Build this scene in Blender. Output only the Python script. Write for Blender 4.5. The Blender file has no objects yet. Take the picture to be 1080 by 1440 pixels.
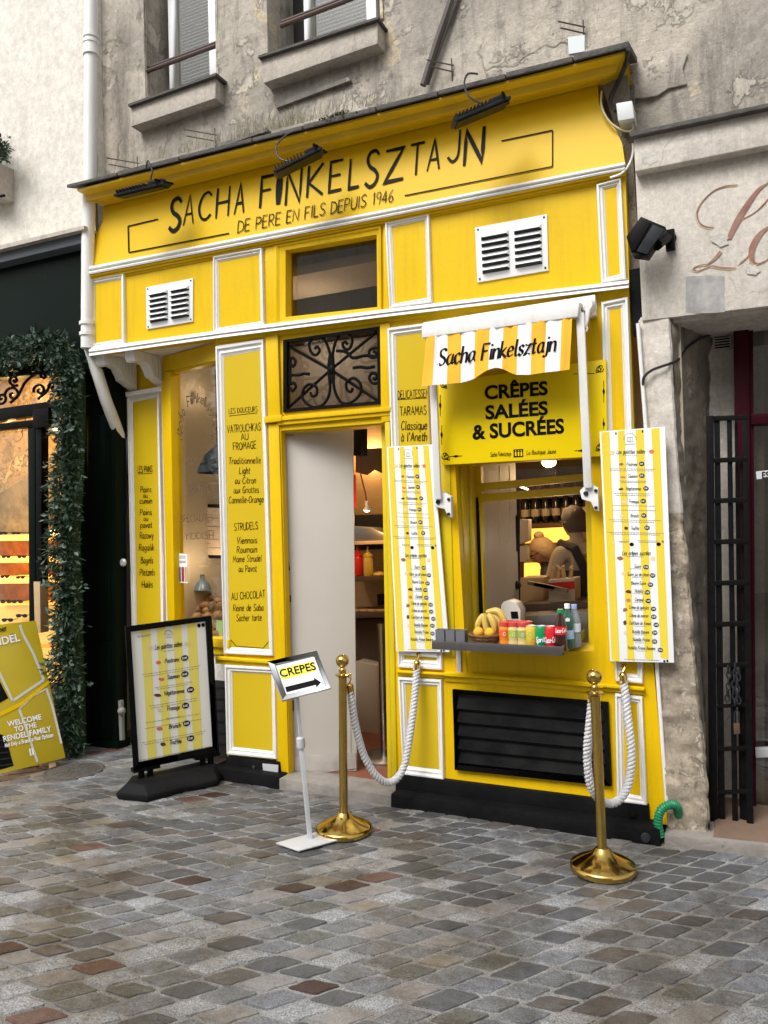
import bpy, bmesh, math, random
from mathutils import Vector, Matrix, noise
import numpy as np
random.seed(7)
R_ = math.radians
scene = bpy.context.scene
COL = scene.collection

# ---------------------------------------------------------------- camera
FPX, CX, CY = 1080.0, 540.0, 720.0
YAW, PITCH, ROLL = R_(25.2), R_(0.94), R_(-1.475)
CAM = Vector((0.0, -4.2, 1.65))
_F = Vector((-math.sin(YAW), math.cos(YAW), 0)) * math.cos(PITCH) + Vector((0, 0, 1)) * math.sin(PITCH)
_Rt = Vector((math.cos(YAW), math.sin(YAW), 0))
_U = _Rt.cross(_F)
_R2 = _Rt * math.cos(ROLL) + _U * math.sin(ROLL)
_U2 = _R2.cross(_F)
cam_data = bpy.data.cameras.new("camera")
cam_data.sensor_fit = 'VERTICAL'; cam_data.sensor_height = 24.0; cam_data.lens = 18.0
cam_data.clip_start = 0.05; cam_data.clip_end = 200
cam = bpy.data.objects.new("camera", cam_data); COL.objects.link(cam)
m4 = Matrix((( _R2.x, _U2.x, -_F.x), (_R2.y, _U2.y, -_F.y), (_R2.z, _U2.z, -_F.z))).to_4x4()
m4.translation = CAM
cam.matrix_world = m4
scene.camera = cam

# ---------------------------------------------------------------- light
SUN_EL, SUN_AZ = 50, 196     # degrees; azimuth clockwise from +Y (the street side is -Y)
w = bpy.data.worlds.new("World"); scene.world = w; w.use_nodes = True
nt = w.node_tree; nt.nodes.clear()
sky = nt.nodes.new('ShaderNodeTexSky'); sky.sky_type = 'NISHITA'; sky.sun_disc = False
sky.sun_elevation = R_(SUN_EL); sky.sun_rotation = R_(SUN_AZ); sky.dust_density = 4.0; sky.air_density = 1.0
hs = nt.nodes.new('ShaderNodeHueSaturation'); hs.inputs['Saturation'].default_value = 0.10
bg = nt.nodes.new('ShaderNodeBackground'); bg.inputs[1].default_value = 0.13
wo = nt.nodes.new('ShaderNodeOutputWorld')
nt.links.new(sky.outputs[0], hs.inputs['Color']); nt.links.new(hs.outputs[0], bg.inputs[0]); nt.links.new(bg.outputs[0], wo.inputs[0])
sd = bpy.data.lights.new("sun", 'SUN'); sd.energy = 1.45; sd.angle = R_(28); sd.color = (1.0, 0.975, 0.94)
so = bpy.data.objects.new("sun", sd); COL.objects.link(so)
_a = R_(SUN_AZ); _e = R_(SUN_EL)
_sv = Vector((math.sin(_a) * math.cos(_e), math.cos(_a) * math.cos(_e), math.sin(_e)))
so.rotation_euler = _sv.to_track_quat('Z', 'Y').to_euler(); so.location = (0, -4, 9)
scene.view_settings.view_transform = 'Standard'; scene.view_settings.look = 'None'
scene.view_settings.gamma = 1; scene.view_settings.use_curve_mapping = False
scene.view_settings.exposure = 0.74
scene.render.engine = 'CYCLES'

# ---------------------------------------------------------------- geometry helpers
def ray(x, y): return _R2 * (x - CX) - _U2 * (y - CY) + _F * FPX
def P(x, y, Y=0.0):
    d = ray(x, y); return CAM + d * ((Y - CAM.y) / d.y)
def G(x, y, z=0.0):
    d = ray(x, y); return CAM + d * ((z - CAM.z) / d.z)
def PL(x, y, A, n):
    d = ray(x, y); return CAM + d * ((A - CAM).dot(n) / d.dot(n))
def proj(p):
    v = p - CAM; z = v.dot(_F); return (CX + FPX * v.dot(_R2) / z, CY - FPX * v.dot(_U2) / z)
def sY(Y): return lambda x, y: P(x, y, Y)
def sPL(A, n, off=0.0):
    A2 = A + n.normalized() * off
    return lambda x, y: PL(x, y, A2, n)
def lerp(a, b, t): return a + (b - a) * t

class MB:
    def __init__(s): s.v = []; s.f = []
    def add(s, vs, fs):
        o = len(s.v); s.v += [Vector(v) for v in vs]; s.f += [tuple(i + o for i in f) for f in fs]; return s
    def hexa(s, c):   # 8 corners: bottom 4, top 4 (same order)
        return s.add(c, [(0, 3, 2, 1), (4, 5, 6, 7), (0, 1, 5, 4), (1, 2, 6, 5), (2, 3, 7, 6), (3, 0, 4, 7)])
    def box(s, x0, x1, y0, y1, z0, z1):
        return s.hexa([(x0, y0, z0), (x1, y0, z0), (x1, y1, z0), (x0, y1, z0), (x0, y0, z1), (x1, y0, z1), (x1, y1, z1), (x0, y1, z1)])
    def obox(s, c, ax, ay, az):   # centre and half vectors
        c = Vector(c); ax = Vector(ax); ay = Vector(ay); az = Vector(az)
        return s.hexa([c - ax - ay - az, c + ax - ay - az, c + ax + ay - az, c - ax + ay - az,
                       c - ax - ay + az, c + ax - ay + az, c + ax + ay + az, c - ax + ay + az])
    def prism(s, pts, d):    # planar ring extruded by vector d
        n = len(pts); d = Vector(d); pts = [Vector(p) for p in pts]
        vs = pts + [p + d for p in pts]
        fs = [tuple(range(n - 1, -1, -1)), tuple(range(n, 2 * n))] + [(i, (i + 1) % n, n + (i + 1) % n, n + i) for i in range(n)]
        return s.add(vs, fs)
    def slab(s, px, Yf, Yb):  # outline seen in the facade plane Y=Yf, pushed back to Yb
        return s.prism([P(x, y, Yf) for x, y in px], (0, Yb - Yf, 0))
    def rows(s, rows, close=False):   # loft of point rows
        n = len(rows[0]); vs = [p for r in rows for p in r]; fs = []
        m = len(rows)
        for i in range(m if close else m - 1):
            for j in range(n - 1):
                a = i * n + j; b = ((i + 1) % m) * n + j
                fs.append((a, b, b + 1, a + 1))
        return s.add(vs, fs)
    def ringquad(s, outer, inner, Yf, Yb):  # picture-frame: outer and inner px quads
        O = [P(x, y, Yf) for x, y in outer]; I = [P(x, y, Yf) for x, y in inner]; d = Vector((0, Yb - Yf, 0))
        for i in range(4):
            j = (i + 1) % 4
            q = [O[i], O[j], I[j], I[i]]
            s.prism(q, d)
        return s
    def mould(s, outer, inner, Y0, prof):   # mitred moulding ring between two px quads
        O = [P(x, y, Y0) for x, y in outer]; I = [P(x, y, Y0) for x, y in inner]
        rings = []
        for t, h in prof: rings.append([lerp(O[i], I[i], t) + Vector((0, -h, 0)) for i in range(4)])
        vs = [p for r in rings for p in r]; fs = []
        for a in range(len(rings) - 1):
            for i in range(4):
                j = (i + 1) % 4; fs.append((a * 4 + i, a * 4 + j, a * 4 + 4 + j, a * 4 + 4 + i))
        return s.add(vs, fs)
    def tube(s, pts, r, n=8, cap=True, closed=False):
        pts = [Vector(p) for p in pts]; N = len(pts)
        rr = r if isinstance(r, (list, tuple)) else [r] * N
        vs = []; fs = []; up = None
        for i in range(N):
            if closed: t = pts[(i + 1) % N] - pts[i - 1]
            else: t = pts[min(i + 1, N - 1)] - pts[max(i - 1, 0)]
            t.normalize()
            if up is None:
                up = Vector((0, 0, 1)) if abs(t.z) < 0.9 else Vector((1, 0, 0))
            u = (up - t * up.dot(t))
            if u.length < 1e-6: u = t.orthogonal()
            u.normalize(); up = u; v = t.cross(u)
            for k in range(n):
                a = 2 * math.pi * k / n; vs.append(pts[i] + (u * math.cos(a) + v * math.sin(a)) * rr[i])
        for i in range(N if closed else N - 1):
            for k in range(n):
                a = i * n; b = ((i + 1) % N) * n
                fs.append((a + k, a + (k + 1) % n, b + (k + 1) % n, b + k))
        if cap and not closed:
            fs.append(tuple(range(n - 1, -1, -1))); fs.append(tuple((N - 1) * n + k for k in range(n)))
        return s.add(vs, fs)
    def lathe(s, c, prof, n=24, axis=None):  # prof (r,z)
        c = Vector(c); ax = Vector(axis).normalized() if axis else Vector((0, 0, 1))
        u = ax.orthogonal().normalized() if axis else Vector((1, 0, 0)); v = ax.cross(u)
        vs = []; fs = []
        for r, z in prof:
            for k in range(n):
                a = 2 * math.pi * k / n; vs.append(c + ax * z + (u * math.cos(a) + v * math.sin(a)) * r)
        m = len(prof)
        for i in range(m - 1):
            for k in range(n):
                fs.append((i * n + k, i * n + (k + 1) % n, (i + 1) * n + (k + 1) % n, (i + 1) * n + k))
        if prof[0][0] > 1e-5: fs.append(tuple(range(n - 1, -1, -1)))
        if prof[-1][0] > 1e-5: fs.append(tuple((m - 1) * n + k for k in range(n)))
        return s.add(vs, fs)
    def ball(s, c, r, n=12, m=8, sc=(1, 1, 1)):
        c = Vector(c)
        prof = []
        vs = []; fs = []
        for i in range(m + 1):
            t = math.pi * i / m
            for k in range(n):
                a = 2 * math.pi * k / n
                vs.append(c + Vector((r * sc[0] * math.sin(t) * math.cos(a), r * sc[1] * math.sin(t) * math.sin(a), r * sc[2] * math.cos(t))))
        for i in range(m):
            for k in range(n):
                fs.append((i * n + k, (i + 1) * n + k, (i + 1) * n + (k + 1) % n, i * n + (k + 1) % n))
        return s.add(vs, fs)
    def build(s, name, mat, parent=None, smooth=False, sharp=35, bevel=0, **tags):
        off = Vector((0, 0, 0)); q = parent
        while q is not None: off += q.location; q = q.parent
        me = bpy.data.meshes.new(name)
        me.from_pydata([tuple(v - off) for v in s.v], [], s.f); me.update()
        bm = bmesh.new(); bm.from_mesh(me)
        bmesh.ops.remove_doubles(bm, verts=bm.verts, dist=1e-5)
        bmesh.ops.recalc_face_normals(bm, faces=bm.faces)
        if bevel:
            es = [e for e in bm.edges if len(e.link_faces) == 2 and e.calc_face_angle(0) > 0.6]
            bmesh.ops.bevel(bm, geom=es, offset=bevel, segments=2, profile=0.6, affect='EDGES', clamp_overlap=True)
        if smooth or bevel:
            for f in bm.faces: f.smooth = True
            for e in bm.edges:
                if len(e.link_faces) == 2 and e.calc_face_angle(0) > R_(sharp): e.smooth = False
        bm.to_mesh(me); bm.free()
        if isinstance(mat, (list, tuple)):
            for m in mat: me.materials.append(m)
        elif mat: me.materials.append(mat)
        o = bpy.data.objects.new(name, me); COL.objects.link(o)
        if parent: o.parent = parent
        for k, v in tags.items(): o[k] = v
        return o

def thing(name, label, cat, loc=(0, 0, 0), group=None):
    o = bpy.data.objects.new(name, None); COL.objects.link(o); o.location = loc
    o.empty_display_size = 0.05
    o['label'] = label; o['category'] = cat
    if group: o['group'] = group
    return o
def solo(name, mb, mat, label, cat, group=None, **k):
    o = mb.build(name, mat, None, **k); o['label'] = label; o['category'] = cat
    if o.data.vertices:   # put the origin at the thing's base
        vs = [v.co for v in o.data.vertices]
        c = Vector((sum(v.x for v in vs) / len(vs), sum(v.y for v in vs) / len(vs), min(v.z for v in vs)))
        o.data.transform(Matrix.Translation(-c)); o.location = c
    if group: o['group'] = group
    return o
def structure(o): o['kind'] = 'structure'; return o

# ---------------------------------------------------------------- materials
def mat(name, col, rough=0.5, metal=0.0, col2=None, var=6.0, amt=0.5, bump=0.0, bscale=60.0, col3=None, spot=0.62,
        stretch=(1, 1, 1), emit=None, es=1.0, spec=0.5, rvar=0.0, detail=6, coat=0.0, sss=0.0, world=False, streak=0.0):
    m = bpy.data.materials.new(name); m.use_nodes = True; nt = m.node_tree; b = nt.nodes['Principled BSDF']
    b.inputs['Base Color'].default_value = (*col, 1); b.inputs['Roughness'].default_value = rough; b.inputs['Metallic'].default_value = metal
    b.inputs['Specular IOR Level'].default_value = spec
    if coat: b.inputs['Coat Weight'].default_value = coat; b.inputs['Coat Roughness'].default_value = 0.1
    L = nt.links.new
    tc = nt.nodes.new('ShaderNodeTexCoord'); mp = nt.nodes.new('ShaderNodeMapping')
    if world:
        g = nt.nodes.new('ShaderNodeNewGeometry'); L(g.outputs['Position'], mp.inputs[0])
    else: L(tc.outputs['Object'], mp.inputs[0])
    mp.inputs['Scale'].default_value = stretch
    if col2:
        n = nt.nodes.new('ShaderNodeTexNoise'); n.inputs['Scale'].default_value = var; n.inputs['Detail'].default_value = detail; n.inputs['Roughness'].default_value = 0.62
        L(mp.outputs[0], n.inputs[0])
        r = nt.nodes.new('ShaderNodeValToRGB'); r.color_ramp.elements[0].position = 0.5 - amt / 2; r.color_ramp.elements[1].position = 0.5 + amt / 2
        r.color_ramp.elements[0].color = (*col, 1); r.color_ramp.elements[1].color = (*col2, 1)
        L(n.outputs['Fac'], r.inputs[0]); out = r.outputs[0]
        if col3:
            n3 = nt.nodes.new('ShaderNodeTexNoise'); n3.inputs['Scale'].default_value = var * 2.7; n3.inputs['Detail'].default_value = 10; n3.inputs['Roughness'].default_value = 0.7
            L(mp.outputs[0], n3.inputs[0])
            r3 = nt.nodes.new('ShaderNodeValToRGB'); r3.color_ramp.elements[0].position = spot; r3.color_ramp.elements[1].position = min(1, spot + 0.08)
            L(n3.outputs['Fac'], r3.inputs[0])
            mx = nt.nodes.new('ShaderNodeMix'); mx.data_type = 'RGBA'; L(r3.outputs[0], mx.inputs[0]); L(out, mx.inputs[6]); mx.inputs[7].default_value = (*col3, 1)
            out = mx.outputs[2]
        L(out, b.inputs['Base Color'])
        if rvar:
            mr = nt.nodes.new('ShaderNodeMapRange'); mr.inputs[1].default_value = 0.3; mr.inputs[2].default_value = 0.7; mr.inputs[3].default_value = max(0.02, rough - rvar); mr.inputs[4].default_value = min(1, rough + rvar)
            L(n.outputs['Fac'], mr.inputs[0]); L(mr.outputs[0], b.inputs['Roughness'])
    if bump:
        nb = nt.nodes.new('ShaderNodeTexNoise'); nb.inputs['Scale'].default_value = bscale; nb.inputs['Detail'].default_value = 8; nb.inputs['Roughness'].default_value = 0.6
        L(mp.outputs[0], nb.inputs[0])
        bp = nt.nodes.new('ShaderNodeBump'); bp.inputs['Strength'].default_value = bump; bp.inputs['Distance'].default_value = 0.01
        L(nb.outputs['Fac'], bp.inputs['Height']); L(bp.outputs[0], b.inputs['Normal'])
    if streak:
        g2 = nt.nodes.new('ShaderNodeNewGeometry'); mp2 = nt.nodes.new('ShaderNodeMapping'); mp2.inputs['Scale'].default_value = (14, 14, 1.1); L(g2.outputs['Position'], mp2.inputs[0])
        ns = nt.nodes.new('ShaderNodeTexNoise'); ns.inputs['Scale'].default_value = 1.6; ns.inputs['Detail'].default_value = 8; ns.inputs['Roughness'].default_value = .7; L(mp2.outputs[0], ns.inputs[0])
        rs_ = nt.nodes.new('ShaderNodeMapRange'); rs_.inputs[1].default_value = .50; rs_.inputs[2].default_value = .78; rs_.inputs[3].default_value = 0; rs_.inputs[4].default_value = streak; L(ns.outputs['Fac'], rs_.inputs[0])
        nc = nt.nodes.new('ShaderNodeTexNoise'); nc.inputs['Scale'].default_value = 22; nc.inputs['Detail'].default_value = 9; nc.inputs['Roughness'].default_value = .75; L(g2.outputs['Position'], nc.inputs[0])
        rc = nt.nodes.new('ShaderNodeMapRange'); rc.inputs[1].default_value = .70; rc.inputs[2].default_value = .73; rc.inputs[3].default_value = 0; rc.inputs[4].default_value = .75; L(nc.outputs['Fac'], rc.inputs[0])
        src = b.inputs['Base Color'].links[0].from_socket
        m1_ = nt.nodes.new('ShaderNodeMix'); m1_.data_type = 'RGBA'; L(rs_.outputs[0], m1_.inputs[0]); L(src, m1_.inputs[6]); m1_.inputs[7].default_value = (*[c * .45 + .01 for c in col], 1)
        m2_ = nt.nodes.new('ShaderNodeMix'); m2_.data_type = 'RGBA'; L(rc.outputs[0], m2_.inputs[0]); L(m1_.outputs[2], m2_.inputs[6]); m2_.inputs[7].default_value = (*[c * .3 + .03 for c in col], 1); L(m2_.outputs[2], b.inputs['Base Color'])
    if emit: b.inputs['Emission Color'].default_value = (*emit, 1); b.inputs['Emission Strength'].default_value = es
    return m

def glass_mat(name, tint=(0.9, 0.92, 0.9), rough=0.01, refl=1.0):
    m = bpy.data.materials.new(name); m.use_nodes = True; nt = m.node_tree; nt.nodes.clear(); L = nt.links.new
    t = nt.nodes.new('ShaderNodeBsdfTransparent'); t.inputs[0].default_value = (*tint, 1)
    g = nt.nodes.new('ShaderNodeBsdfGlossy'); g.inputs['Roughness'].default_value = rough
    fr = nt.nodes.new('ShaderNodeFresnel'); ge = nt.nodes.new('ShaderNodeNewGeometry'); mr = nt.nodes.new('ShaderNodeMapRange')
    mr.inputs[3].default_value = 1.5; mr.inputs[4].default_value = 1 / 1.5; L(ge.outputs['Backfacing'], mr.inputs[0]); L(mr.outputs[0], fr.inputs[0])   # same reflectance on both faces of a pane
    mu = nt.nodes.new('ShaderNodeMath'); mu.operation = 'MULTIPLY'; mu.inputs[1].default_value = refl; L(fr.outputs[0], mu.inputs[0]); mu.use_clamp = True
    mx = nt.nodes.new('ShaderNodeMixShader'); L(mu.outputs[0], mx.inputs[0]); L(t.outputs[0], mx.inputs[1]); L(g.outputs[0], mx.inputs[2])
    o = nt.nodes.new('ShaderNodeOutputMaterial'); L(mx.outputs[0], o.inputs[0]); return m

M = {}
M['yellow'] = mat('yellow_paint', (0.735, 0.475, 0.001), 0.42, spec=.2, col2=(0.66, 0.42, 0.001), var=2.2, amt=0.5, bump=0.12, bscale=35, col3=(0.55, 0.33, 0.01), spot=0.74, rvar=0.08, streak=.35)
M['vinyl'] = mat('yellow_vinyl', (0.60, 0.42, 0.008), 0.3, col2=(0.55, 0.385, 0.008), var=1.8, amt=0.6, bump=0.05, bscale=12)
M['olive'] = mat('yellow_frame_paint', (0.66, 0.49, 0.006), 0.35, col2=(0.58, 0.43, 0.006), var=4, amt=0.5, bump=0.1, bscale=40)
M['white'] = mat('white_paint', (0.80, 0.79, 0.77), 0.4, col2=(0.72, 0.71, 0.68), var=5, amt=0.6, bump=0.15, bscale=60, col3=(0.45, 0.42, 0.36), spot=0.72, streak=.3)
M['signwhite'] = mat('sign_white', (0.82, 0.84, 0.86), 0.3)
M['signyellow'] = mat('sign_yellow', (0.80, 0.66, 0.02), 0.3)
M['banner'] = mat('banner_yellow', (0.80, 0.585, 0.001), 0.4, spec=.2, col2=(0.76, 0.55, 0.001), var=2, amt=0.6)
M['stripe'] = mat('menu_stripe_yellow', (0.74, 0.58, 0.05), 0.35)
M['posterstripe'] = mat('poster_stripe_yellow', (0.80, 0.70, 0.14), 0.4)
M['poster'] = mat('poster_paper', (0.84, 0.84, 0.82), 0.42, col2=(0.77, 0.77, 0.75), var=3, amt=0.8, bump=0.25, bscale=6)
M['ink'] = mat('black_ink', (0.006, 0.005, 0.005), 0.5, spec=.08)
M['brownink'] = mat('dark_brown_ink', (0.035, 0.014, 0.004), 0.5, spec=.1)
M['greyink'] = mat('grey_ink', (0.22, 0.20, 0.13), 0.5)
M['black'] = mat('black_paint', (0.004, 0.004, 0.004), 0.35, col2=(0.008, 0.008, 0.008), var=9, amt=0.5, bump=0.3, bscale=40, rvar=0.12, spec=0.06)
M['plinth'] = mat('black_plinth', (0.0045, 0.0045, 0.005), 0.6, col2=(0.011, 0.011, 0.012), var=5, amt=0.5, bump=0.6, bscale=35, col3=(0.16, 0.15, 0.14), spot=0.70, spec=0.06)
M['rubber'] = mat('black_rubber', (0.008, 0.008, 0.009), 0.5, col2=(0.014, 0.014, 0.015), var=7, amt=0.6, bump=0.3, bscale=120, spec=0.06)
M['iron'] = mat('black_iron', (0.004, 0.004, 0.005), 0.38, col2=(0.010, 0.009, 0.008), var=30, amt=0.5, bump=0.2, bscale=80, spec=0.06)
M['lamp'] = mat('dark_grey_metal', (0.018, 0.021, 0.024), 0.42, col2=(0.035, 0.038, 0.042), var=20, amt=0.5, spec=0.06)
M['brass'] = mat('polished_brass', (0.62, 0.42, 0.11), 0.13, metal=1.0, col2=(0.52, 0.34, 0.09), var=18, amt=0.6, rvar=0.05)
M['alu'] = mat('silver_metal', (0.58, 0.59, 0.61), 0.42, metal=0.25)
M['steel'] = mat('brushed_steel', (0.42, 0.42, 0.42), 0.32, metal=1.0, col2=(0.3, 0.3, 0.3), var=6, amt=0.6, stretch=(1, 1, 12))
M['darksteel'] = mat('dark_brushed_steel', (0.22, 0.21, 0.20), 0.38, metal=0.9, col2=(0.15, 0.14, 0.14), var=5, amt=0.6)
M['plaster'] = mat('old_plaster', (0.50, 0.45, 0.385), 0.9, col2=(0.27, 0.245, 0.215), var=1.7, amt=0.30, bump=0.9, bscale=28, col3=(0.56, 0.47, 0.31), spot=0.60, stretch=(1, 1, 0.7), detail=12)
M['plaster_dark'] = mat('stained_plaster', (0.17, 0.155, 0.14), 0.92, col2=(0.36, 0.33, 0.29), var=3, amt=0.3, bump=0.9, bscale=30, col3=(0.07, 0.065, 0.06), spot=0.58, detail=12)
M['sillstone'] = mat('window_sill_stone', (0.52, 0.47, 0.41), 0.85, col2=(0.36, 0.32, 0.28), var=3, amt=0.4, bump=0.5, bscale=45)
M['cream'] = mat('cream_plaster', (0.66, 0.63, 0.56), 0.85, col2=(0.58, 0.55, 0.49), var=1.2, amt=0.5, bump=0.25, bscale=40, col3=(0.42, 0.39, 0.34), spot=0.74, stretch=(1, 1, 0.35))
M['render'] = mat('painted_stone_render', (0.56, 0.52, 0.47), 0.85, col2=(0.44, 0.41, 0.37), var=1.6, amt=0.45, bump=0.35, bscale=55, col3=(0.36, 0.33, 0.30), spot=0.66, stretch=(1.4, 1, 0.5))
M['limestone'] = mat('rough_limestone', (0.42, 0.37, 0.30), 0.9, col2=(0.27, 0.235, 0.19), var=5, amt=0.35, bump=1.0, bscale=45, col3=(0.60, 0.57, 0.52), spot=0.63)
M['limedark'] = mat('dark_limestone', (0.27, 0.235, 0.19), 0.92, col2=(0.17, 0.15, 0.125), var=6, amt=0.4, bump=1.0, bscale=40)
M['slate'] = mat('slate_capping', (0.045, 0.042, 0.04), 0.8, col2=(0.10, 0.09, 0.08), var=14, amt=0.5, bump=0.9, bscale=45)
M['green'] = mat('dark_green_paint', (0.003, 0.007, 0.005), 0.32, col2=(0.005, 0.010, 0.007), var=2, amt=0.6, rvar=0.05, spec=0.06)
M['darkgrey'] = mat('grey_band_paint', (0.11, 0.12, 0.13), 0.5, spec=0.06)
M['burgundy'] = mat('burgundy_paint', (0.052, 0.006, 0.013), 0.3, col2=(0.035, 0.005, 0.010), var=4, amt=0.6, spec=0.06)
M['terracotta'] = mat('terracotta_step', (0.20, 0.125, 0.085), 0.7, col2=(0.13, 0.085, 0.06), var=6, amt=0.6, bump=0.3, bscale=60)
M['kerb'] = mat('step_stone', (0.30, 0.27, 0.24), 0.75, col2=(0.17, 0.155, 0.14), var=7, amt=0.4, bump=0.6, bscale=50, col3=(0.08, 0.075, 0.07), spot=0.62)
M['doorpaint'] = mat('worn_white_door_paint', (0.54, 0.505, 0.46), 0.45, col2=(0.47, 0.435, 0.39), var=1.5, amt=0.6, bump=0.1, bscale=20, col3=(0.30, 0.26, 0.23), spot=0.77)
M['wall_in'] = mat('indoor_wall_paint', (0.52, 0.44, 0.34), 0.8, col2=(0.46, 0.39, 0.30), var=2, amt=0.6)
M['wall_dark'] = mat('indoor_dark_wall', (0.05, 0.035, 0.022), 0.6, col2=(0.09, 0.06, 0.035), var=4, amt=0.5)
M['wood'] = mat('light_wood', (0.55, 0.38, 0.20), 0.5, col2=(0.42, 0.28, 0.14), var=8, amt=0.6, stretch=(1, 1, 6))
M['darkwood'] = mat('dark_wood', (0.06, 0.035, 0.02), 0.45, col2=(0.10, 0.055, 0.03), var=8, amt=0.6, stretch=(8, 1, 1))
M['awn_y'] = mat('awning_yellow_cloth', (0.80, 0.44, 0.02), 0.8, bump=0.25, bscale=300, col2=(0.74, 0.40, 0.02), var=8, amt=0.7)
M['awn_w'] = mat('awning_white_cloth', (0.80, 0.79, 0.80), 0.8, bump=0.25, bscale=300)
M['rope'] = mat('white_rope', (0.66, 0.65, 0.66), 0.7, col2=(0.56, 0.56, 0.58), var=90, amt=0.6, bump=0.5, bscale=400)
M['rail'] = mat('brown_rail', (0.055, 0.028, 0.02), 0.5)
M['dark'] = mat('dark_void', (0.012, 0.011, 0.010), 0.8)
M['cable'] = mat('black_cable', (0.015, 0.015, 0.018), 0.5)
M['hose'] = mat('green_hose', (0.01, 0.20, 0.085), 0.35)
M['bulb'] = mat('lit_bulb', (1, 0.8, 0.5), 0.5, emit=(1.0, 0.72, 0.36), es=14)
M['coolbulb'] = mat('lit_tube', (1, 0.95, 0.85), 0.5, emit=(1.0, 0.86, 0.62), es=6)
M['warmpanel'] = mat('backlit_panel', (1, 0.5, 0.1), 0.5, emit=(1.0, 0.42, 0.06), es=1.1)
M['glass'] = glass_mat('window_glass', (0.88, 0.87, 0.84), refl=1.3)
M['clearglass'] = glass_mat('clear_glass', (0.93, 0.95, 0.94), refl=1.0)
M['glassdark'] = glass_mat('shaded_glass', (0.62, 0.60, 0.57), refl=2.6)
M['bread'] = mat('bread_crust', (0.36, 0.17, 0.055), 0.55, col2=(0.17, 0.07, 0.025), var=14, amt=0.5, bump=0.4, bscale=60)
M['bread2'] = mat('pale_bread_crust', (0.55, 0.33, 0.14), 0.55, col2=(0.32, 0.15, 0.05), var=14, amt=0.5, bump=0.4, bscale=60)
M['seedbread'] = mat('seeded_bread_crust', (0.16, 0.10, 0.06), 0.7, col2=(0.30, 0.2, 0.12), var=60, amt=0.3, bump=0.6, bscale=90)
M['skin'] = mat('skin', (0.46, 0.25, 0.17), 0.5)
M['hairblond'] = mat('blond_hair', (0.36, 0.25, 0.13), 0.6, col2=(0.17, 0.11, 0.05), var=30, amt=0.6, stretch=(1, 1, 6), bump=0.5, bscale=120)
M['hairbrown'] = mat('brown_hair', (0.085, 0.052, 0.032), 0.6, col2=(0.04, 0.025, 0.015), var=30, amt=0.6, stretch=(1, 1, 6), bump=0.5, bscale=120)
M['hoodie'] = mat('beige_sweatshirt', (0.42, 0.34, 0.25), 0.85, bump=0.4, bscale=150, col2=(0.36, 0.29, 0.21), var=6, amt=0.6)
M['apron'] = mat('black_apron_cloth', (0.012, 0.012, 0.013), 0.8)
M['trousers'] = mat('dark_trousers', (0.02, 0.022, 0.03), 0.8)
M['red'] = mat('red_plastic', (0.55, 0.015, 0.012), 0.3)
M['mustard'] = mat('mustard_plastic', (0.55, 0.36, 0.05), 0.35)
M['darkgreen'] = mat('fir_needles', (0.012, 0.034, 0.014), 0.6, spec=.3, col2=(0.025, 0.055, 0.022), var=20, amt=0.6)
M['greygreen'] = mat('eucalyptus_leaf', (0.12, 0.17, 0.135), 0.5, spec=.3, col2=(0.04, 0.075, 0.055), var=14, amt=0.6)
M['weed'] = mat('dry_grass', (0.30, 0.27, 0.18), 0.8)
M['moss'] = mat('moss', (0.05, 0.06, 0.025), 0.9)
M['cord'] = mat('white_cord', (0.7, 0.66, 0.58), 0.6)
M['mirror'] = mat('gold_reflection_face', (0.52, 0.40, 0.02), 0.3, col2=(0.42, 0.32, 0.018), var=2, amt=0.6)  # flat gold standing in for the yellow shopfront mirrored in the board
M['boardwhite'] = mat('white_reflection_line', (0.55, 0.55, 0.52), 0.3)  # painted reflection of the white mouldings
M['tile'] = mat('red_floor_tile', (0.22, 0.085, 0.05), 0.45, col2=(0.15, 0.06, 0.035), var=5, amt=0.5)
M['shutter'] = mat('window_blind', (0.46, 0.52, 0.46), 0.6)
M['winwhite'] = mat('window_frame_white', (0.74, 0.75, 0.76), 0.45)

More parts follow.
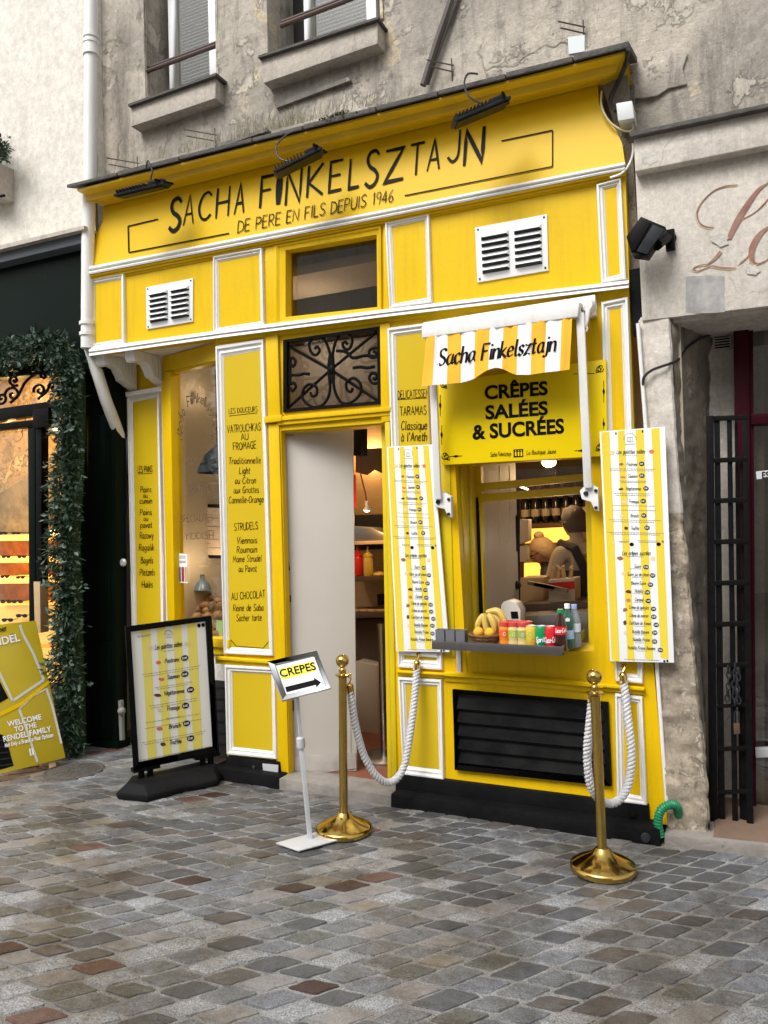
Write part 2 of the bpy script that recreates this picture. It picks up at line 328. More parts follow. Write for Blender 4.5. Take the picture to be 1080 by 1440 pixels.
def plaster_mat(name, cols, dark, light, crack=0.5, scale=1.0, bump=0.8):
    """patchy old lime plaster: broad tone drift, flaked patches with crisp edges, soot, rain streaks, pits and hairline cracks"""
    m = bpy.data.materials.new(name); m.use_nodes = True; nt = m.node_tree; b = nt.nodes['Principled BSDF']; L = nt.links.new; b.inputs['Roughness'].default_value = 0.92; b.inputs['Specular IOR Level'].default_value = 0.2
    g = nt.nodes.new('ShaderNodeNewGeometry')
    def noise_(sc, det=8, ro=0.65, stretch=None, dist=0.0):
        n = nt.nodes.new('ShaderNodeTexNoise'); n.inputs['Scale'].default_value = sc * scale; n.inputs['Detail'].default_value = det; n.inputs['Roughness'].default_value = ro; n.inputs['Distortion'].default_value = dist
        if stretch:
            mp = nt.nodes.new('ShaderNodeMapping'); mp.inputs['Scale'].default_value = stretch; L(g.outputs['Position'], mp.inputs[0]); L(mp.outputs[0], n.inputs[0])
        else: L(g.outputs['Position'], n.inputs[0])
        return n.outputs['Fac']
    def ramp(f, p0, p1, c0=(0, 0, 0), c1=(1, 1, 1)):
        r = nt.nodes.new('ShaderNodeValToRGB'); r.color_ramp.elements[0].position = p0; r.color_ramp.elements[1].position = p1; r.color_ramp.elements[0].color = (*c0, 1); r.color_ramp.elements[1].color = (*c1, 1); L(f, r.inputs[0]); return r.outputs[0]
    def mix(fac, a, c, blend='MIX', k=1.0):
        x = nt.nodes.new('ShaderNodeMix'); x.data_type = 'RGBA'; x.blend_type = blend
        if fac is None: x.inputs[0].default_value = k
        else: L(fac, x.inputs[0])
        L(a, x.inputs[6])
        if isinstance(c, tuple): x.inputs[7].default_value = (*c, 1)
        else: L(c, x.inputs[7])
        return x.outputs[2]
    base = ramp(noise_(1.1, 10, .7, dist=.6), .38, .62, cols[0], cols[1])
    flake = ramp(noise_(3.1, 12, .72, dist=.3), .555, .58); base = mix(flake, base, cols[2])
    base = mix(ramp(noise_(2.2, 12, .75, stretch=(1, 1, .8), dist=.9), .60, .635), base, light)
    base = mix(ramp(noise_(4.5, 10, .8, stretch=(2.2, 2, .35)), .50, .76), base, dark)
    base = mix(None, base, ramp(noise_(34, 8, .8), .30, .72, (.66, .64, .62), (1.12, 1.12, 1.12)), 'MULTIPLY')
    v = nt.nodes.new('ShaderNodeTexVoronoi'); v.feature = 'DISTANCE_TO_EDGE'; v.inputs['Scale'].default_value = 1.5 * scale
    wn = nt.nodes.new('ShaderNodeTexNoise'); wn.inputs['Scale'].default_value = 3; wn.inputs['Detail'].default_value = 8; L(g.outputs['Position'], wn.inputs[0])
    av = nt.nodes.new('ShaderNodeMix'); av.data_type = 'RGBA'; av.inputs[0].default_value = .35; L(g.outputs['Position'], av.inputs[6]); L(wn.outputs['Color'], av.inputs[7]); L(av.outputs[2], v.inputs[0])
    cr = ramp(v.outputs['Distance'], 0.0, 0.012, (crack, crack, crack), (0, 0, 0)); msk = ramp(noise_(1.3, 4), .50, .60); cm = mix(None, cr, msk, 'MULTIPLY'); base = mix(cm, base, tuple(c * .35 for c in dark))
    pits = ramp(noise_(70, 3, .6), .70, .76); base = mix(pits, base, tuple(c * .6 for c in dark))
    L(base, b.inputs['Base Color'])
    h = mix(None, ramp(noise_(14, 12, .75), 0, 1), ramp(noise_(90, 8, .8), 0, 1), 'MIX', .35); h2 = mix(flake, h, (.75, .75, .75)); h3 = mix(pits, h2, (0, 0, 0)); h4 = mix(cm, h3, (0, 0, 0))
    bp = nt.nodes.new('ShaderNodeBump'); bp.inputs['Strength'].default_value = bump; bp.inputs['Distance'].default_value = .02; L(h4, bp.inputs['Height']); L(bp.outputs[0], b.inputs['Normal'])
    return m
M['plaster'] = plaster_mat('weathered_lime_plaster', ((0.64, 0.58, 0.49), (0.38, 0.35, 0.31), (0.52, 0.475, 0.41)), (0.13, 0.12, 0.11), (0.66, 0.56, 0.40), .45, scale=.8, bump=1.1)
M['plaster_dark'] = plaster_mat('sooty_plaster', ((0.260, 0.247, 0.221), (0.156, 0.150, 0.137), (0.351, 0.325, 0.286)), (0.065, 0.061, 0.056), (0.429, 0.377, 0.299), .6)
M['sillstone'] = plaster_mat('window_sill_stone', ((0.572, 0.520, 0.455), (0.468, 0.429, 0.377), (0.520, 0.474, 0.416)), (0.260, 0.234, 0.208), (0.598, 0.546, 0.468), .3, bump=.4)
M['render'] = plaster_mat('painted_stone_render', ((0.676, 0.630, 0.566), (0.598, 0.559, 0.501), (0.637, 0.592, 0.533)), (0.390, 0.364, 0.325), (0.728, 0.689, 0.624), .35, bump=.35)
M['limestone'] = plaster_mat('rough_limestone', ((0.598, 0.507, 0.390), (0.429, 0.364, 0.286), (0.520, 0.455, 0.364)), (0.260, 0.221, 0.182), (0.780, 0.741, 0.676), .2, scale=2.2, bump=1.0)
M['limedark'] = plaster_mat('dark_limestone', ((0.351, 0.299, 0.234), (0.247, 0.215, 0.176), (0.312, 0.273, 0.221)), (0.143, 0.124, 0.104), (0.468, 0.429, 0.364), .2, scale=2.2, bump=1.0)  # the limestone again in a darker tone
M['cream'] = plaster_mat('cream_plaster', ((0.780, 0.747, 0.676), (0.715, 0.689, 0.624), (0.754, 0.722, 0.650)), (0.572, 0.546, 0.494), (0.780, 0.780, 0.715), .12, scale=.6, bump=.05)

# ---------------------------------------------------------------- lettering: a pen-stroke alphabet
GL = {
'A': (6, ["0,0 3,10 6,0", "1,3.4 5.1,3.4"]), 'B': (5, ["0,0 0,10", "~0,10 3.6,9.2 3.8,6.6 0,5.4", "~0,5.4 4.6,4.6 4.6,1 0,0"]),
'C': (5.4, ["~5.4,8.6 3.8,10 1.6,9 .2,6 .2,3.4 1.4,.8 3.4,0 5.4,1.4"]), 'D': (5.4, ["0,0 0,10", "~0,10 3.6,9 5.4,5.6 4.6,1.8 0,0"]),
'E': (4.6, ["4.6,10 0,10 0,0 4.6,0", "0,5.2 3.8,5.2"]), 'F': (4.6, ["4.8,10 0,10 0,0", "0,5.4 3.8,5.4"]),
'G': (5.6, ["~5.4,8.6 3.8,10 1.6,9 .2,6 .2,3.4 1.4,.8 3.4,0 5.2,1.2", "3.2,4.4 5.4,4.4 5.4,0"]), 'H': (5.4, ["0,0 0,10", "5.2,0 5.2,10", "0,5 5.2,5"]),
'I': (1, ["0.5,0 0.5,10"]), 'J': (4, ["~4,10 4,3 3.2,.6 1.6,0 0,1.6"]), 'K': (5, ["0,0 0,10", "4.8,10 .2,4.6 5.2,0"]), 'L': (4.2, ["0,10 0,0 4.4,0"]),
'M': (7, ["0,0 .8,10 3.5,3 6.2,10 7,0"]), 'N': (5.6, ["0,0 0,10 5.4,0 5.4,10"]), 'O': (6, ["~3,10 .8,8.4 0,5 .8,1.6 3,0 5.2,1.6 6,5 5.2,8.4 3,10"]),
'P': (4.8, ["0,0 0,10", "~0,10 3.8,9.4 4.6,7.2 3.4,5 0,4.6"]), 'Q': (6, ["~3,10 .8,8.4 0,5 .8,1.6 3,0 5.2,1.6 6,5 5.2,8.4 3,10", "3.6,2 6,-.8"]),
'R': (5, ["0,0 0,10", "~0,10 3.8,9.4 4.4,7.2 3.2,5.2 0,4.8", "1.6,5 5,0"]), 'S': (4.8, ["~4.8,8.8 3.4,10 1.2,9.6 .4,7.8 1.4,5.8 3.6,4.4 4.8,2.6 3.8,.6 1.8,0 0,1.2"]),
'T': (5, ["0,10 5.2,10", "2.6,10 2.6,0"]), 'U': (5.4, ["~0,10 0,3.4 .8,.8 2.7,0 4.6,.8 5.4,3.4 5.4,10"]), 'V': (5.6, ["0,10 2.8,0 5.6,10"]),
'W': (8, ["0,10 2,0 4,8 6,0 8,10"]), 'X': (5, ["0,10 5,0", "5,10 0,0"]), 'Y': (5, ["0,10 2.5,5 5,10", "2.5,5 2.5,0"]), 'Z': (5, ["0,10 5,10 0,0 5.2,0"]),
'a': (4.2, ["~4,5.4 2.6,6.2 .8,5.2 0,2.6 .8,.4 2.2,.2 3.6,2 4,5.6", "~4,5.6 3.8,1.2 4.8,.2"]), 'b': (4, ["0,10 0,.4", "~0,4 1.8,6 3.8,4.8 3.8,1.6 2,0 0,1"]),
'c': (3.6, ["~3.6,5.2 2.2,6.2 .4,4.8 0,2.6 .8,.4 2.2,0 3.8,1.2"]), 'd': (4.2, ["~4,5 2.4,6.2 .6,5 0,2.6 .8,.4 2.2,.2 4,2", "4,10 4,0"]),
'e': (3.8, ["~0,3 3.4,3.8 3,5.8 1.4,6 .1,4 .2,1.4 1.6,0 3.8,1.2"]), 'f': (3, ["~3.4,9.4 2.2,10 1.2,8.6 1,5 1,-1", "0,6 3,6"]),
'g': (4.2, ["~4,5.4 2.4,6.2 .6,5 0,2.8 .8,.8 2.2,.6 4,2.4", "~4,5.8 4,-.6 3.2,-2.8 1.4,-3 0,-2"]), 'h': (4, ["0,10 0,0", "~0,3.6 1.6,5.8 3.4,5.6 3.8,3.6 3.8,0"]),
'i': (1, ["0.5,6 0.5,0", "0.5,8.4 0.6,8.9"]), 'j': (2, ["~1.6,6 1.6,-1.6 .8,-3 -.8,-2.6", "1.6,8.4 1.7,8.9"]), 'k': (3.8, ["0,10 0,0", "3.6,6 .2,2.8 4,0"]),
'l': (1.4, ["~.6,10 .5,1.4 1.6,.1"]), 'm': (6.6, ["0,6 0,0", "~0,3.8 1.4,5.8 2.8,5.4 3.2,3.6 3.2,0", "~3.2,3.8 4.6,5.8 6,5.4 6.4,3.6 6.4,0"]),
'n': (4, ["0,6 0,0", "~0,3.6 1.6,5.8 3.4,5.6 3.8,3.6 3.8,0"]), 'o': (4, ["~2,6.1 .4,4.8 0,3 .6,.8 2,0 3.5,.8 4,3 3.4,5.2 2,6.1"]),
'p': (4, ["0,6 0,-3.4", "~0,4 1.8,6 3.8,4.8 3.8,1.6 2,0 0,1"]), 'q': (4, ["~4,5 2.4,6.2 .6,5 0,2.6 .8,.4 2.2,.2 4,2", "4,6 4,-3.4"]),
'r': (2.8, ["0,6 0,0", "~0,3.4 1.2,5.6 3,5.8"]), 's': (3.2, ["~3.2,5.2 1.8,6.1 .4,5 1,3.4 2.8,2.4 3,.8 1.6,0 0,.8"]), 't': (3, ["~1.2,9 1.1,1.6 1.8,.1 3.2,.8", "0,6 3,6"]),
'u': (4, ["~0,6 0,1.8 1,.1 2.6,.4 3.8,2.4", "3.8,6 3.8,0"]), 'v': (3.8, ["0,6 1.9,0 3.8,6"]), 'w': (5.6, ["0,6 1.4,0 2.8,5 4.2,0 5.6,6"]), 'x': (3.6, ["0,6 3.6,0", "3.6,6 0,0"]),
'y': (3.8, ["0,6 2,.4", "3.8,6 1.4,-3 0,-3.2"]), 'z': (3.6, ["0,6 3.6,6 0,0 3.8,0"]),
'1': (2.4, ["0,8 1.8,10 1.8,0"]), '9': (4.2, ["~4,7 2,5 .2,6.4 .8,9.4 2.8,10 4,8.4 4,4 3,0"]), '4': (4.6, ["3.4,0 3.4,10 0,3 4.6,3"]), '6': (4.2, ["~3.6,10 1.2,7 .2,3.4 1,.6 3,.2 4.2,2.4 3,4.8 .6,3.8"]),
'8': (4.2, ["~2.1,5.4 .4,7.2 .8,9.4 2.1,10 3.6,9.2 3.8,7.2 2.1,5.4 .2,3.6 .4,1 2.1,0 3.9,1 4,3.6 2.1,5.4"]), '0': (4.2, ["~2.1,10 .4,8 .1,5 .5,1.6 2.1,0 3.8,1.6 4.1,5 3.8,8 2.1,10"]), '5': (4, ["3.8,10 .6,10 .3,5.6", "~.3,5.6 2.4,6.2 4,4.4 3.6,1.2 1.8,0 0,.8"]),
'-': (2.6, ["0,4 2.8,4"]), "'": (1.2, ["0.6,10 0.4,7.6"]), ',': (1.2, ["0.6,1 0.2,-1.6"]), '.': (1, ["0.4,.1 0.6,.4"]), ' ': (2.8, []), '*': (1, []),
}
def _acc(ch, mark):
    a, st = GL[ch]; top = 10 if ch.isupper() else 6
    mk = {'e': f"{a*.3},{top+1} {a*.75},{top+3}", 'g': f"{a*.25},{top+3} {a*.7},{top+1}", 'c': f"{a*.15},{top+1} {a*.5},{top+3} {a*.85},{top+1}"}[mark]
    return (a, st + [mk])
for k, c, m_ in (('é', 'e', 'e'), ('è', 'e', 'g'), ('ê', 'e', 'c'), ('à', 'a', 'g'), ('É', 'E', 'e'), ('Ê', 'E', 'c')): GL[k] = _acc(c, m_)
def crom(p, n=5):
    out = []
    for i in range(len(p) - 1):
        p0 = p[i - 1] if i else p[0]; p1 = p[i]; p2 = p[i + 1]; p3 = p[i + 2] if i + 2 < len(p) else p[-1]
        for k in range(n):
            t = k / n
            out.append(tuple(0.5 * ((2 * p1[d]) + (-p0[d] + p2[d]) * t + (2 * p0[d] - 5 * p1[d] + 4 * p2[d] - p3[d]) * t * t + (-p0[d] + 3 * p1[d] - 3 * p2[d] + p3[d]) * t ** 3) for d in range(len(p1))))
    out.append(tuple(p[-1])); return out
def layout(s, gap=1.7, jitter=0.0, rnd=None):
    x = 0; out = []
    for ch in s:
        a, st = GL.get(ch, GL['*'])
        dy = (rnd.uniform(-1, 1) * jitter) if rnd else 0
        for q in st:
            sm = q[0] == '~'
            pts = [tuple(map(float, t.split(','))) for t in q.lstrip('~').split()]
            if sm: pts = crom(pts, 4)
            out.append([(x + a_, b_ + dy) for a_, b_ in pts])
        x += a + gap
    return out, max(0.1, x - gap)
def ribbon(mb, pts, wfun, fmap, off):
    """flat pen stroke: pts in glyph space, fmap glyph->3D"""
    n = len(pts)
    if n < 2: return
    # resample straight segments a little
    q = [pts[0]]
    for i in range(1, n):
        d = math.hypot(pts[i][0] - q[-1][0], pts[i][1] - q[-1][1]); k = max(1, int(d / 3))
        a = q[-1]
        for j in range(1, k + 1): q.append((a[0] + (pts[i][0] - a[0]) * j / k, a[1] + (pts[i][1] - a[1]) * j / k))
    pts = q; n = len(pts); L = []; Rr = []
    for i in range(n):
        a = pts[max(0, i - 1)]; b = pts[min(n - 1, i + 1)]; dx, dy = b[0] - a[0], b[1] - a[1]; l = math.hypot(dx, dy) or 1; dx /= l; dy /= l
        # widen at sharp corners so the stroke keeps its weight
        k = 1.0
        if 0 < i < n - 1:
            u = (pts[i][0] - a[0], pts[i][1] - a[1]); v = (b[0] - pts[i][0], b[1] - pts[i][1])
            lu = math.hypot(*u) or 1; lv = math.hypot(*v) or 1
            c = (u[0] * v[0] + u[1] * v[1]) / lu / lv; k = min(1.8, 1 / max(0.4, math.sqrt(max(0.0, (1 + c) / 2))))
        wd = wfun(i / (n - 1), math.atan2(dy, dx)) * k
        ex = 0
        if i == 0: ex = -wd * 0.5
        if i == n - 1: ex = wd * 0.5
        px_, py_ = pts[i][0] + dx * ex, pts[i][1] + dy * ex
        L.append((px_ - dy * wd, py_ + dx * wd)); Rr.append((px_ + dy * wd, py_ - dx * wd))
    vs = [fmap(*p, off) for p in L] + [fmap(*p, off) for p in Rr]
    mb.add(vs, [(i, i + 1, n + i + 1, n + i) for i in range(n - 1)])
TXT = [0]
def txt(s, cx, cy, h, surf, slope, mt, parent, w=None, xs=1.0, wt=0.55, style='plain', slant=0.0, lean=None, name='lettering', mb=None, gap=1.7, arc=0, toward=None, jit=0.25):
    """pen lettering centred on pixel (cx,cy) with its baseline sloping; cap height h px; on the surface surf"""
    TXT[0] += 1; rnd = random.Random(TXT[0])
    st, W = layout(s, gap=gap, jitter=jit if style == 'hand' else 0, rnd=rnd)
    sc = h / 10.0; wpx = w if w else W * sc * xs; sx = wpx / W
    if lean is None:
        p = surf(cx, cy); a = proj(p + Vector((0, 0, 0.2))); b = proj(p); lean = (a[0] - b[0]) / (b[1] - a[1])
    own = mb is None
    if own: mb = MB()
    base = surf(cx, cy); tocam = (CAM - base).normalized()
    def fm(gx, gy, off):
        gx2 = gx + slant * gy
        x = cx - wpx / 2 + gx2 * sx; y = cy + slope * (x - cx) - gy * sc
        if arc: y += arc * (2 * (x - cx) / wpx) ** 2
        x += lean * gy * sc
        return surf(x, y) + tocam * off
    for i, q in enumerate(st):
        if style == 'plain': wf = lambda t, a: wt
        elif style == 'hand':
            r1, r2 = rnd.uniform(0.7, 1.1), rnd.uniform(0.9, 1.5)
            wf = lambda t, a, r1=r1, r2=r2: wt * (r1 + (r2 - r1) * math.sin(t * 2.6))
        else: wf = lambda t, a: wt * (0.38 + 1.0 * abs(math.sin(a - R_(25))))
        ribbon(mb, q, wf, fm, 0.0002 * (i % 7))
    if own: return mb.build(name, mt, parent)
def btxt(s, cx, cy, h, surf, slope, mt, parent, w=None, bold=0.02, lean=None, name='lettering', shear=0.0, toward=0.0):
    """bold sans lettering from Blender's own font, laid on surf the same way"""
    cu = bpy.data.curves.new('tmp', 'FONT'); cu.body = s; cu.offset = bold; cu.shear = shear; cu.resolution_u = 4
    to = bpy.data.objects.new('tmp', cu); COL.objects.link(to)
    dg = bpy.context.evaluated_depsgraph_get(); me = to.evaluated_get(dg).to_mesh()
    vs = [v.co.copy() for v in me.vertices]; fs = [tuple(p.vertices) for p in me.polygons]
    to.evaluated_get(dg).to_mesh_clear(); bpy.data.objects.remove(to); bpy.data.curves.remove(cu)
    x0 = min(v.x for v in vs); x1 = max(v.x for v in vs); H = 0.70
    sc = h / H; wpx = w if w else (x1 - x0) * sc; sx = wpx / (x1 - x0)
    if lean is None:
        p = surf(cx, cy); a = proj(p + Vector((0, 0, 0.2))); b = proj(p); lean = (a[0] - b[0]) / (b[1] - a[1])
    mb = MB(); out = []
    for v in vs:
        x = cx - wpx / 2 + (v.x - x0) * sx; y = cy + slope * (x - cx) - v.y * sc
        out.append(surf(x + lean * v.y * sc, y))
    mb.add(out, fs); return mb.build(name, mt, parent)
def pxpoly(mb, pts, surf, n=None): mb.add([surf(x, y) for x, y in pts], [tuple(range(len(pts)))])
def pxdisc(mb, cx, cy, rx, ry, surf, n=12): pxpoly(mb, [(cx + rx * math.cos(2 * math.pi * k / n), cy + ry * math.sin(2 * math.pi * k / n)) for k in range(n)], surf)
def pxline(mb, a, b, wd, surf):
    dx, dy = b[0] - a[0], b[1] - a[1]; l = math.hypot(dx, dy); nx, ny = -dy / l * wd / 2, dx / l * wd / 2
    pxpoly(mb, [(a[0] + nx, a[1] + ny), (b[0] + nx, b[1] + ny), (b[0] - nx, b[1] - ny), (a[0] - nx, a[1] - ny)], surf)
def interp(pl, x):   # polyline y at x
    for i in range(len(pl) - 1):
        if x <= pl[i + 1][0] or i == len(pl) - 2:
            a, b = pl[i], pl[i + 1]; return a[1] + (b[1] - a[1]) * (x - a[0]) / (b[0] - a[0])
# ================================================================= THE GROUND
def stone_mat(name, a, b, rough=0.44, sp=0.5, wet=0.0):
    m = bpy.data.materials.new(name); m.use_nodes = True; nt = m.node_tree; bs = nt.nodes['Principled BSDF']; L = nt.links.new
    g = nt.nodes.new('ShaderNodeNewGeometry')
    n1 = nt.nodes.new('ShaderNodeTexNoise'); n1.inputs['Scale'].default_value = 9; n1.inputs['Detail'].default_value = 8; n1.inputs['Roughness'].default_value = 0.7; L(g.outputs['Position'], n1.inputs[0])
    n2 = nt.nodes.new('ShaderNodeTexNoise'); n2.inputs['Scale'].default_value = 150; n2.inputs['Detail'].default_value = 4; n2.inputs['Roughness'].default_value = 0.8; L(g.outputs['Position'], n2.inputs[0])
    r1 = nt.nodes.new('ShaderNodeValToRGB'); r1.color_ramp.elements[0].position = 0.35; r1.color_ramp.elements[1].position = 0.66
    r1.color_ramp.elements[0].color = (*a, 1); r1.color_ramp.elements[1].color = (*b, 1); L(n1.outputs['Fac'], r1.inputs[0])
    r2 = nt.nodes.new('ShaderNodeMapRange'); r2.inputs[1].default_value = 0.38; r2.inputs[2].default_value = 0.62; r2.inputs[3].default_value = 1 - sp; r2.inputs[4].default_value = 1 + sp; L(n2.outputs['Fac'], r2.inputs[0])
    # broad damp stains that run over stones and joints alike
    n3 = nt.nodes.new('ShaderNodeTexNoise'); n3.inputs['Scale'].default_value = 1.7; n3.inputs['Detail'].default_value = 9; n3.inputs['Roughness'].default_value = 0.68; L(g.outputs['Position'], n3.inputs[0])
    r3 = nt.nodes.new('ShaderNodeValToRGB'); r3.color_ramp.elements[0].position = 0.40; r3.color_ramp.elements[1].position = 0.56
    r3.color_ramp.elements[0].color = (0.62, 0.57, 0.50, 1); r3.color_ramp.elements[1].color = (1, 1, 1, 1); L(n3.outputs['Fac'], r3.inputs[0])
    mx = nt.nodes.new('ShaderNodeMix'); mx.data_type = 'RGBA'; mx.blend_type = 'MULTIPLY'; mx.inputs[0].default_value = 1
    L(r1.outputs[0], mx.inputs[6]); L(r2.outputs[0], mx.inputs[7])
    m2 = nt.nodes.new('ShaderNodeMix'); m2.data_type = 'RGBA'; m2.blend_type = 'MULTIPLY'; m2.inputs[0].default_value = 1
    L(mx.outputs[2], m2.inputs[6]); L(r3.outputs[0], m2.inputs[7]); L(m2.outputs[2], bs.inputs['Base Color'])
    rr = nt.nodes.new('ShaderNodeMapRange'); rr.inputs[1].default_value = 0.38; rr.inputs[2].default_value = 0.62; rr.inputs[3].default_value = rough - 0.16; rr.inputs[4].default_value = rough + 0.08; L(n3.outputs['Fac'], rr.inputs[0]); L(rr.outputs[0], bs.inputs['Roughness'])
    bp = nt.nodes.new('ShaderNodeBump'); bp.inputs['Strength'].default_value = 0.5; bp.inputs['Distance'].default_value = 0.004; L(n2.outputs['Fac'], bp.inputs['Height'])
    nb = nt.nodes.new('ShaderNodeTexNoise'); nb.inputs['Scale'].default_value = 30; nb.inputs['Detail'].default_value = 5; L(g.outputs['Position'], nb.inputs[0])
    b2 = nt.nodes.new('ShaderNodeBump'); b2.inputs['Strength'].default_value = 0.6; b2.inputs['Distance'].default_value = 0.01; L(nb.outputs['Fac'], b2.inputs['Height']); L(bp.outputs[0], b2.inputs['Normal']); L(b2.outputs[0], bs.inputs['Normal'])
    return m
SM = [stone_mat('cobble_grey', (0.105, 0.107, 0.112), (0.175, 0.179, 0.186)), stone_mat('cobble_dark_grey', (0.067, 0.069, 0.075), (0.098, 0.100, 0.108), sp=0.3),
      stone_mat('cobble_blue_grey', (0.105, 0.111, 0.125), (0.189, 0.197, 0.218)), stone_mat('cobble_pale_granite', (0.218, 0.224, 0.237), (0.307, 0.315, 0.332), sp=0.65),
      stone_mat('cobble_beige', (0.178, 0.169, 0.166), (0.243, 0.230, 0.225), sp=0.25), stone_mat('cobble_brown', (0.079, 0.069, 0.066), (0.120, 0.108, 0.104), sp=0.3),
      stone_mat('cobble_maroon', (0.042, 0.024, 0.024), (0.065, 0.040, 0.039), 0.42, sp=0.3), stone_mat('cobble_red', (0.107, 0.062, 0.056), (0.143, 0.091, 0.081), sp=0.3),
      stone_mat('cobble_olive', (0.084, 0.086, 0.081), (0.144, 0.147, 0.139)), stone_mat('cobble_ochre', (0.186, 0.169, 0.144), (0.239, 0.215, 0.186), sp=0.25)]
joint = stone_mat('cobble_joint_sand', (0.144, 0.141, 0.137), (0.288, 0.283, 0.273), 0.75, sp=0.55)
gm = MB(); N = 60
gm.add([(-40, -15.5, 0), (40, -15.5, 0), (40, 1.0, 0), (-40, 1.0, 0)], [(0, 1, 2, 3)])
ground = structure(gm.build('ground', joint))
rs = random.Random(11)
ASC, DSC = R_(54), R_(2)       # the two joint directions of the setts
EA = Vector((math.cos(ASC), math.sin(ASC), 0)); ED = Vector((math.cos(DSC), math.sin(DSC), 0))
LEN = [.118, .128, .138, .148, .158, .150, .172, .186, .140, .125, .163, .133]
def stone_shape(seed):
    r = random.Random(seed + 50); L_, W_ = LEN[seed] - .016, .117; out = []
    c = .07; base = [(-.5 + c, -.5), (-.15, -.5), (.2, -.5), (.5 - c, -.5), (.5, -.5 + c * 1.2), (.5, .0), (.5, .5 - c * 1.2), (.5 - c, .5), (.15, .5), (-.2, .5), (-.5 + c, .5), (-.5, .5 - c * 1.2), (-.5, 0), (-.5, -.5 + c * 1.2)]
    for x, y in base: out.append((x * (1 + r.uniform(-.07, .03)) * L_, y * (1 + r.uniform(-.10, .04)) * W_))
    rot = lambda x, y: (x * 1.0 + y * math.cos(DSC - ASC), y * math.sin(DSC - ASC))
    tx, ty = r.uniform(-.03, .03), r.uniform(-.03, .03); n = len(out); vs = []
    for sc, z in ((1.02, -0.03), (1.0, -0.001), (0.965, 0.0036), (0.62, 0.0046)):
        for x, y in out:
            q = rot(x * sc, y * sc); vs.append((q[0], q[1], z + ((x * tx + y * ty + r.uniform(-.0009, .0009)) if z > 0 else 0)))
    vs.append((0, 0, 0.0046 + r.uniform(-.001, .001))); fs = []
    for i in range(3):
        for k in range(n): fs.append((i * n + k, i * n + (k + 1) % n, (i + 1) * n + (k + 1) % n, (i + 1) * n + k))
    for k in range(n): fs.append((3 * n + k, 3 * n + (k + 1) % n, 4 * n))
    fs = [tuple(reversed(f)) for f in fs]
    return vs, fs
NS = len(LEN); shapes = [stone_shape(i) for i in range(NS)]
smesh = {}
def smesh_get(i, c):
    if (i, c) not in smesh:
        me = bpy.data.meshes.new('cobblestone'); me.from_pydata(*[shapes[i][0], [], shapes[i][1]]); me.materials.append(SM[c]); me.update()
        me.polygons.foreach_set('use_smooth', [True] * len(me.polygons))
        bm = bmesh.new(); bm.from_mesh(me)
        for e in bm.edges:
            if len(e.link_faces) == 2 and e.calc_face_angle(0) > R_(30): e.smooth = False
        bm.to_mesh(me); bm.free(); smesh[(i, c)] = me
    return smesh[(i, c)]
def front_edge(x):   # how close to the house fronts the setts reach
    if x > -3.30: return -0.03
    return 0.26
cells = []
for col in range(-45, 75):
    w0 = col * .132; u = -6 + rs.uniform(0, .2)
    while u < 7:
        si = rs.randrange(NS); L_ = LEN[si]; p = Vector((-1.3, -1.2, 0)) + EA * (u + L_ / 2) + ED * w0; u += L_ + rs.uniform(0, .004)
        dx_ = max(-2.6, min(2.4, p.x + 1.3)); p.y += .075 * (dx_ * dx_ / 2 + dx_ * (p.x + 1.3 - dx_)) - .05
        if abs(p.x + 1.8) < 5.4 and -4.6 < p.y < front_edge(p.x) - .055: cells.append((p.x, p.y, ASC + .075 * dx_ * .8 + rs.uniform(-.03, .03), si, rs.uniform(.97, 1.03)))
def pick(x, y):
    near = y > -0.95 + 0.15 * math.sin(x * 3)
    if near and x > -3.0: wts = [6, 8, 2.6, .6, 1.2, 1.4, .1, .1, .5, .0]
    elif y > -1.5: wts = [6, 2.5, 3.6, 2.6, 2.6, 1.6, .5, .4, 1.3, .35]
    else: wts = [5, 1.2, 3, 4.6, 3.2, 1.7, .8, .5, 1.7, .4]
    if x < -2.2 and y < -.5: wts[5] += 1.4; wts[8] += 1.2; wts[2] -= 1
    return rs.choices(range(10), wts)[0]
vis = []
for i, (x, y, a, si, sc) in enumerate(cells):
    p = Vector((x, y, 0)); z = (p - CAM).dot(_F)
    if z > 0.3:
        q = proj(p)
        if -30 < q[0] < 1110 and q[1] < 1480: vis.append((z, i))
vis.sort(); near_i = set(i for _, i in vis[:300])
rest = MB(); rest_mi = []
for i, (x, y, a, si, sc) in enumerate(cells):
    c = pick(x, y); dz = rs.uniform(-0.001, 0.0025)
    if i in near_i:
        o = bpy.data.objects.new('cobblestone', smesh_get(si, c)); COL.objects.link(o); o.parent = ground
        o.location = (x, y, dz); o.rotation_euler = (0, 0, a); o.scale = (sc, sc, 1)
    else:
        vs, fs = shapes[si]; ca, sa = math.cos(a), math.sin(a)
        rest.add([(x + (vx * sc) * ca - (vy * sc) * sa, y + (vx * sc) * sa + (vy * sc) * ca, vz + dz) for vx, vy, vz in vs], fs); rest_mi += [c] * len(fs)
me = bpy.data.meshes.new('cobblestones'); me.from_pydata([tuple(v) for v in rest.v], [], rest.f)
for m_ in SM: me.materials.append(m_)
me.polygons.foreach_set('material_index', rest_mi); me.update()
o = bpy.data.objects.new('cobblestones', me); COL.objects.link(o); o.parent = ground; o['kind'] = 'stuff'

